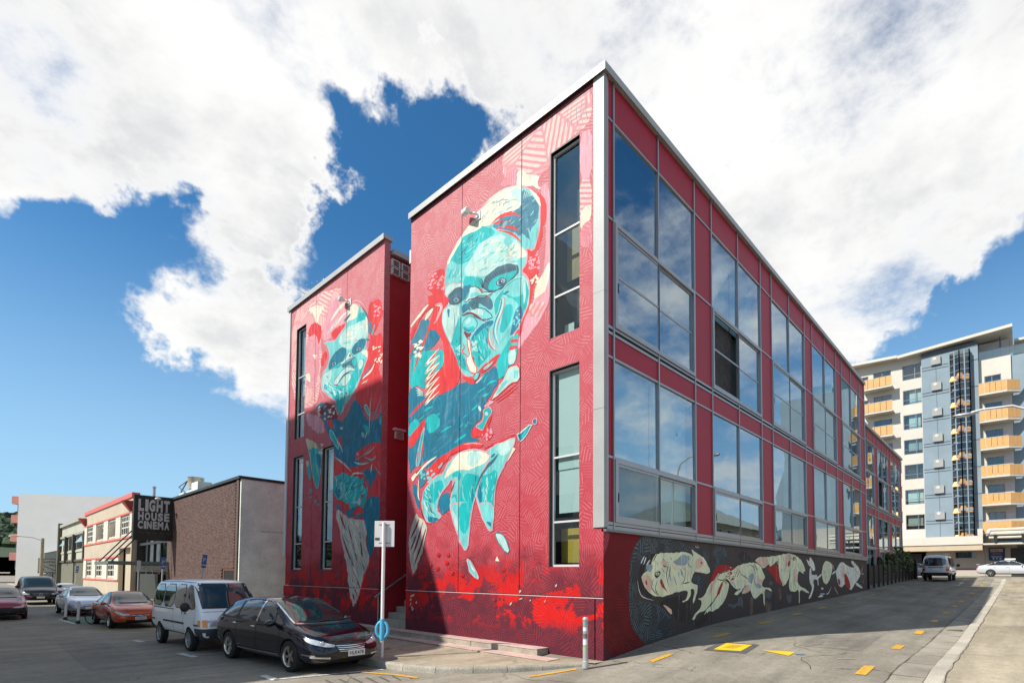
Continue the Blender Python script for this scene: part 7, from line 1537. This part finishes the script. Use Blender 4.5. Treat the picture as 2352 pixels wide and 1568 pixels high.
# glazed stair bay, angled in plan
pts = [(-.46,-2.05),(-1.25,-2.97),(-1.05,-3.82),(-.46,-3.82)]
zt, zb_ = 27.2-ZO, 6.6-ZO; lev = []
z = zb_
while z < zt-.3: lev.append(z); z += .7363
for (a, b) in zip(pts, pts[1:]):
    A = Vector((*a, 0)); B = Vector((*b, 0)); t_ = (B-A).normalized(); nn = Vector((t_.y, -t_.x, 0))
    part('stair_glass', MB().hexa([A+Vector((0,0,zb_)), B+Vector((0,0,zb_)), B-nn*.02+Vector((0,0,zb_)), A-nn*.02+Vector((0,0,zb_))], [A+Vector((0,0,zt)), B+Vector((0,0,zt)), B-nn*.02+Vector((0,0,zt)), A-nn*.02+Vector((0,0,zt))]), glass('stair_pane', (.75,.74,.70), .05), ap)
    fr_ = MB()
    for f in (0, .5, 1):
        P = A.lerp(B, f); fr_.box(P.x-.05, P.x+.05, P.y-.05, P.y+.05, zb_, zt)
    part('stair_mullion', fr_, M_AB, ap, stuff=True)
    tr_ = MB()
    for i, z in enumerate(lev): h_ = .12 if i % 4 == 0 else .045; P, Q = A+nn*.04, B+nn*.04; tr_.hexa([P+Vector((0,0,z)), Q+Vector((0,0,z)), Q-nn*.1+Vector((0,0,z)), P-nn*.1+Vector((0,0,z))], [P+Vector((0,0,z+h_)), Q+Vector((0,0,z+h_)), Q-nn*.1+Vector((0,0,z+h_)), P-nn*.1+Vector((0,0,z+h_))])
    part('stair_transom', tr_, M_AB, ap, stuff=True)
M_GLOW = mat('lit_lampshade', (1.0,.55,.18), .6, var=0, emit=.5); M_STW = mat('stair_inner_wall', (.10,.075,.05), .8)
part('stair_inner', ab_(-.47, -.45, -2.1, -3.8, 6.7, 27), M_STW, ap)
for k in range(7):
    z = 24.0-FP*k
    for (x, y, dz) in ((-.62,-2.4,.0),(-.8,-2.95,.25),(-.72,-3.5,.05)): part('lampshade', MB().lathe([(.0,.5),(.22,.5),(.36,0),(0,0)], (x, y, z-ZO+dz), 'z', 12), M_GLOW, ap)
    part('floor_slab', ab_(-.95, -.46, -2.3, -3.75, z-1.15, z-1.0), M_AB, ap)
for k in range(7):
    z = 26.25-FP*k; o = part('air_conditioner', ab_(-.68, -.46, -.45, -1.32, z+.1, z+1.0), mat('grey_cabinet', (.30,.31,.30), .6), ap); part('fan', MB().lathe([(0,-.70),(.17,-.70),(.17,-.68)], (0,-.8,z+.78-ZO), 'x', 14), M_WPAINT, o)
# podium and street level
part('podium', ab_(-2.0, 1, 16, -4.5, 5.72, 6.62), M_AW, ap); part('podium_soffit', ab_(-1.9, .5, 15.9, -4.45, 5.1, 5.70), mat('tan_soffit', (.50,.40,.28), .8), ap); part('podium_pier', ab_(-2.01, .4, -4.1, -4.52, 6.625, 7.35), M_AW, ap)
part('base_wall', ab_(.0, 1, 16, -7.2, 1.5, 5.4), M_BEIGE, ap); part('base_stripe', ab_(-.03, .0, .6, -7.2, 3.02, 3.16), mat('maroon_stripe', (.06,.02,.02), .7), ap); part('slot_window', ab_(-.03, .0, -2.12, -3.81, 4.34, 4.98), M_CGL, ap); part('roller_door', ab_(-.05, .0, .9, 2.6, 2.3, 4.9), M_DARK, ap); part('roller_door', ab_(-.05, .35, -6.6, -12, 2.3, 5.3), M_DARK, ap)
for y in (-.9, -4.55): part('base_joint', ab_(-.012, 0, y, y-.03, 2.3, 5.0), M_ABD, ap)
part('canopy', ab_(-2.4, .5, -4.53, -16, 5.62, 5.78), M_AW, ap); part('terrace_wall', ab_(.0, .1, -4.55, -16, 5.8, 8.4), M_BEIGE, ap); part('terrace_glass', ab_(-.04, .0, -5.6, -8.6, 5.9, 7.6), M_CGL, ap)
sg2 = thing('southern_cross_sign', 'dark blue wall sign headed SOUTHERN CROSS on the beige ground floor', 'sign', (65.9, -5.5, 4.02))
part('board', box(-.06, 0, -.66, .62, 0, 1.36), mat('navy_sign', (.012,.03,.11), .5), sg2)
for wd, z, h, w_ in (('SOUTHERN', 1.1, .15, 1.0), ('CROSS', .91, .16, 1.0)): t = text_mb(wd, w_, h, bold=.04); move(t, lambda a, b, c: (-.065, .5-a, c+z)); part('lettering', t, M_WPAINT, sg2)
for z, w_, mm in ((.74,.75,M_CORAL),(.62,.85,M_CORAL),(.42,.9,M_BLINDB),(.34,.8,M_BLINDB)): part('text_line', box(-.066, -.061, -w_/2, w_/2, z, z+.035), mm, sg2)
for y in (.25, -.02, -.3): part('emblem', box(-.066, -.061, y-.08, y+.08, .14, .25), M_BLINDB, sg2)
# folded awning frame with white rollers over the canopy
aw = thing('awning_rollers', 'folded white awning rollers on dark brackets above the canopy at the right edge', 'awning', (63.6, -6.2, 5.8))
for z, x, r_ in ((1.35,0,.16),(.95,-.1,.2),(.55,0,.14)): part('roller', MB().tube([(x,1.2,z),(x,-3.4,z)], r_, 12), M_WPAINT, aw, True)
for y in (.7, -1.4): part('bracket', MB().hexa([(-.1,y-.1,0),(.1,y-.1,0),(.1,y+.1,0),(-.1,y+.1,0)], [(-.3,y-.14,1.05),(-.05,y-.14,1.05),(-.05,y+.14,1.05),(-.3,y+.14,1.05)]), M_DARK, aw)
part('end_cap', MB().ball((-.1,1.2,1.1), (.3,.2,.32), 8), M_WPAINT, aw, True); part('cross_rail', MB().tube([(0,1.4,.8),(0,-3.4,.8)], .06), M_WPAINT, aw)
# ================================================================ street furniture
def at_top(o): return o
M_GALV = mat('galvanised_steel', (.50,.50,.49), .45, .5, var=.12, vs=5)
M_POLEW = mat('white_pole_paint', (.74,.72,.70), .5, var=.06)
M_SKY = mat('sky_blue_paint', (.09,.42,.62), .4, var=.06)
pl = thing('sign_pole', 'white sign pole with a plate seen from behind and a sky blue ring', 'sign pole', (-3.35, 4.58, -.06), R(38))
part('pole', MB().tube([(0,0,0),(0,0,1.9),(.01,.0,3.42)], .045, 14), M_POLEW, pl, True)
sp2 = MB(); rr_ = .05
sp2.box(.05, .062, -.27, .27, 2.88, 3.56); o = part('plate', sp2, mat('plate_back', (.62,.58,.58), .5, .2, var=.06), pl, bevel=.03)
for z in (2.98, 3.46): part('clamp', box(.046, .07, -.15, .15, z-.012, z+.012), M_ALUD, pl)
part('pole', MB().tube([(-.005,0,2.86),(-.005,0,3.52)], .042, 12), M_POLEW, pl, True)
part('plate_label', box(.044, .05, .13, .25, 3.05, 3.12), mat('plate_label', (.05,.06,.05), .5), pl)
rg_ = MB(); rg_.tube([(0, math.cos(a)*.155, .72+math.sin(a)*.215) for a in [2*math.pi*i/28 for i in range(29)]], .04, 10, cap=False)
part('ring', rg_, M_SKY, pl, True); part('ring_sleeve', MB().tube([(0,0,.46),(0,0,1.0)], .065, 14), M_SKY, pl, True)
bo_ = thing('bollard', 'grey steel bollard with stickers at the building corner', 'bollard', (-.86, -.08, -.05))
part('post', MB().lathe([(0,0),(.075,0),(.075,.16),(.062,.17),(.06,1.10),(.068,1.11),(.068,1.15),(.05,1.18),(0,1.185)], (0,0,0), 'z', 20), M_GALV, bo_, True)
for z, h_, c_ in ((1.02,.05,(.1,.35,.32)),(.86,.09,(.62,.62,.6)),(.70,.1,(.12,.12,.13)),(.55,.12,(.66,.66,.66)),(.43,.05,(.2,.5,.2))):
    s_ = MB(); vs_ = []
    for k in range(7):
        a = R(150+18*k); vs_ += [(.0625*math.cos(a), .0625*math.sin(a), z), (.0625*math.cos(a), .0625*math.sin(a), z+h_)]
    s_.add(vs_, [(2*k, 2*k+2, 2*k+3, 2*k+1) for k in range(6)]); part('sticker', s_, mat('sticker_%d' % int(z*100), c_, .5), bo_, True)
M_PBLUE = mat('parking_blue', (.06,.13,.36), .5, var=.05)
def parking_sign(loc_, lean, lab, plate=True, h=3.0, back=False):
    t = thing('parking_sign', lab, 'sign', loc_, 0, 'signs on the mural street footpath'); t.rotation_euler = (lean[0], lean[1], 0)
    part('pole', MB().tube([(0,0,0),(0,0,h)], .04, 10), M_GALV, t, True)
    o = part('plate', box(-.1, .1, -.06, -.045, h-.6, h), M_PBLUE if not back else M_GALV, t, bevel=.01)
    if not back:
        tx = text_mb('P', .10, .18, bold=.02); move(tx, lambda a, b, c: (a-.05, -.063, c+h-.33)); part('lettering', tx, M_WPAINT, o); part('arrow', box(-.08, .08, -.066, -.061, h-.50, h-.45), M_WPAINT, o)
    return t
parking_sign((-3.5, 19.4, -.05), (0, R(6)), 'leaning blue parking sign rising above the white van', h=3.0)
parking_sign((-3.5, 25.2, -.05), (0, R(1)), 'slim blue parking sign in front of the cinema entrance', h=2.95)
parking_sign((-3.5, 30.2, -.05), (0, 0), 'grey backed sign pole in front of the cinema doors', h=2.85, back=True)
parking_sign((-3.5, 54, -.05), (0, R(5)), 'tilted blue and white sign in front of the olive grey workshop', h=2.7)
# wooden power pole with lamp arm
pp = thing('power_pole', 'weathered wooden pole with a long lamp arm beyond the cream building', 'lamp post', (-3.6, 78, -.05))
part('pole', MB().tube([(0,0,0),(0,0,6.2)], [.2,.16], 10), mat('weathered_timber', (.30,.25,.17), .9, var=.25, vs=3), pp, True); part('arm', MB().tube([(0,0,5.9),(-.9,.2,6.25),(-2.2,.4,6.35)], .05, 8), M_GALV, pp); part('lamp_head', MB().ball((-2.5,.4,6.33), (.5,.16,.1), 8), M_GALV, pp, True)
# lamp over the lane
ll = thing('street_lamp', 'curved grey street lamp reaching in over the lane from the right edge', 'lamp post', (20, -8.3, zg(20,-5.6)+.15))
z0 = ll.location.z
cv_ = [(0,0,0),(0,0,4.5),(0,.05,7.2),(0,.35,8.35),(0,.95,8.68),(0,1.9,8.72),(0,2.3,8.66)]
part('pole', MB().tube(cv_, [.1,.085,.07,.06,.05,.045,.045], 12), M_GALV, ll, True)
hd = MB(); hd.ball((0,2.55,8.6), (.14,.44,.09), 8); part('lamp_head', hd, M_ALU, ll, True); part('lens', MB().ball((0,2.6,8.54), (.1,.3,.07), 8), M_LAMP, ll, True)
# marker posts and bicycles at the painted island
for i, (u, v, lab) in enumerate(((-7.25, 25.9, 'white marker post at the far end of the green island'), (-7.12, 23.2, 'white marker post beside the parked bicycles'))):
    t = thing('marker_post', lab, 'post', (u, v, -.2), group='marker posts at the green island')
    part('post', MB().tube([(0,0,.05),(0,0,1.0)], .055, 12), M_POLEW, t, True); part('base', MB().tube([(0,0,0),(0,0,.14)], [.1,.07], 12), M_BLKP, t, True)
def bicycle(loc_, rz, m, lab):
    t = thing('bicycle', lab, 'bicycle', loc_, rz, 'bicycles at the green island')
    for x in (-.52, .52):
        w_ = part('wheel', MB().tube([(x+.33*math.cos(a), 0, .34+.33*math.sin(a)) for a in [2*math.pi*i/24 for i in range(25)]], .02, 6, cap=False), M_TYRE, t, True)
        sp3 = MB()
        for k in range(8): a = math.pi*k/8; sp3.tube([(x+.32*math.cos(a),0,.34+.32*math.sin(a)),(x-.32*math.cos(a),0,.34-.32*math.sin(a))], .003, 3)
        part('spokes', sp3, M_GALV, w_, stuff=True)
    fr_ = MB()
    for a, b in (((-.52,.34),(-.18,.85)),((-.52,.34),(-.05,.32)),((-.05,.32),(-.2,.95)),((-.05,.32),(.38,.78)),((-.18,.82),(.36,.86)),((.36,.95),(.52,.34))): fr_.tube([(a[0],0,a[1]),(b[0],0,b[1])], .018, 6)
    part('frame', fr_, m, t); part('saddle', MB().ball((-.22,0,.98), (.13,.06,.03), 6), M_BLKP, t, True); part('handlebar', MB().tube([(.44,-.25,1.0),(.36,-.2,1.0),(.36,.2,1.0),(.44,.25,1.0)], .014, 6), M_BLKP, t)
bicycle((-6.2, 22.6, -.2), R(20), mat('green_black_frame', (.02,.035,.03), .4), 'dark bicycle locked behind the marker post')
bicycle((-5.9, 22.2, -.2), R(-12), mat('red_frame', (.30,.05,.03), .4), 'red bicycle just ahead of the burnt orange car')
# green wheelie bins etc. are not in view; distant lamp and sign posts at the far left
for i, (u, v, h_, lab) in enumerate(((-12.2, 112, 9.5, 'thin dark lamp post at the far left edge'), (-9.4, 118, 5.2, 'short pale sign post by the far shopfront'))):
    t = thing('far_post', lab, 'post', (u, v, -.2)); part('pole', MB().tube([(0,0,0),(0,0,h_)], .14, 8), M_DARK if i == 0 else M_POLEW, t); part('head', box(-.6, .6, -.1, .1, h_, h_+.4) if i == 0 else box(-.5, .5, -.1, .1, h_-1.2, h_), M_DARK if i == 0 else M_PBLUE, t)
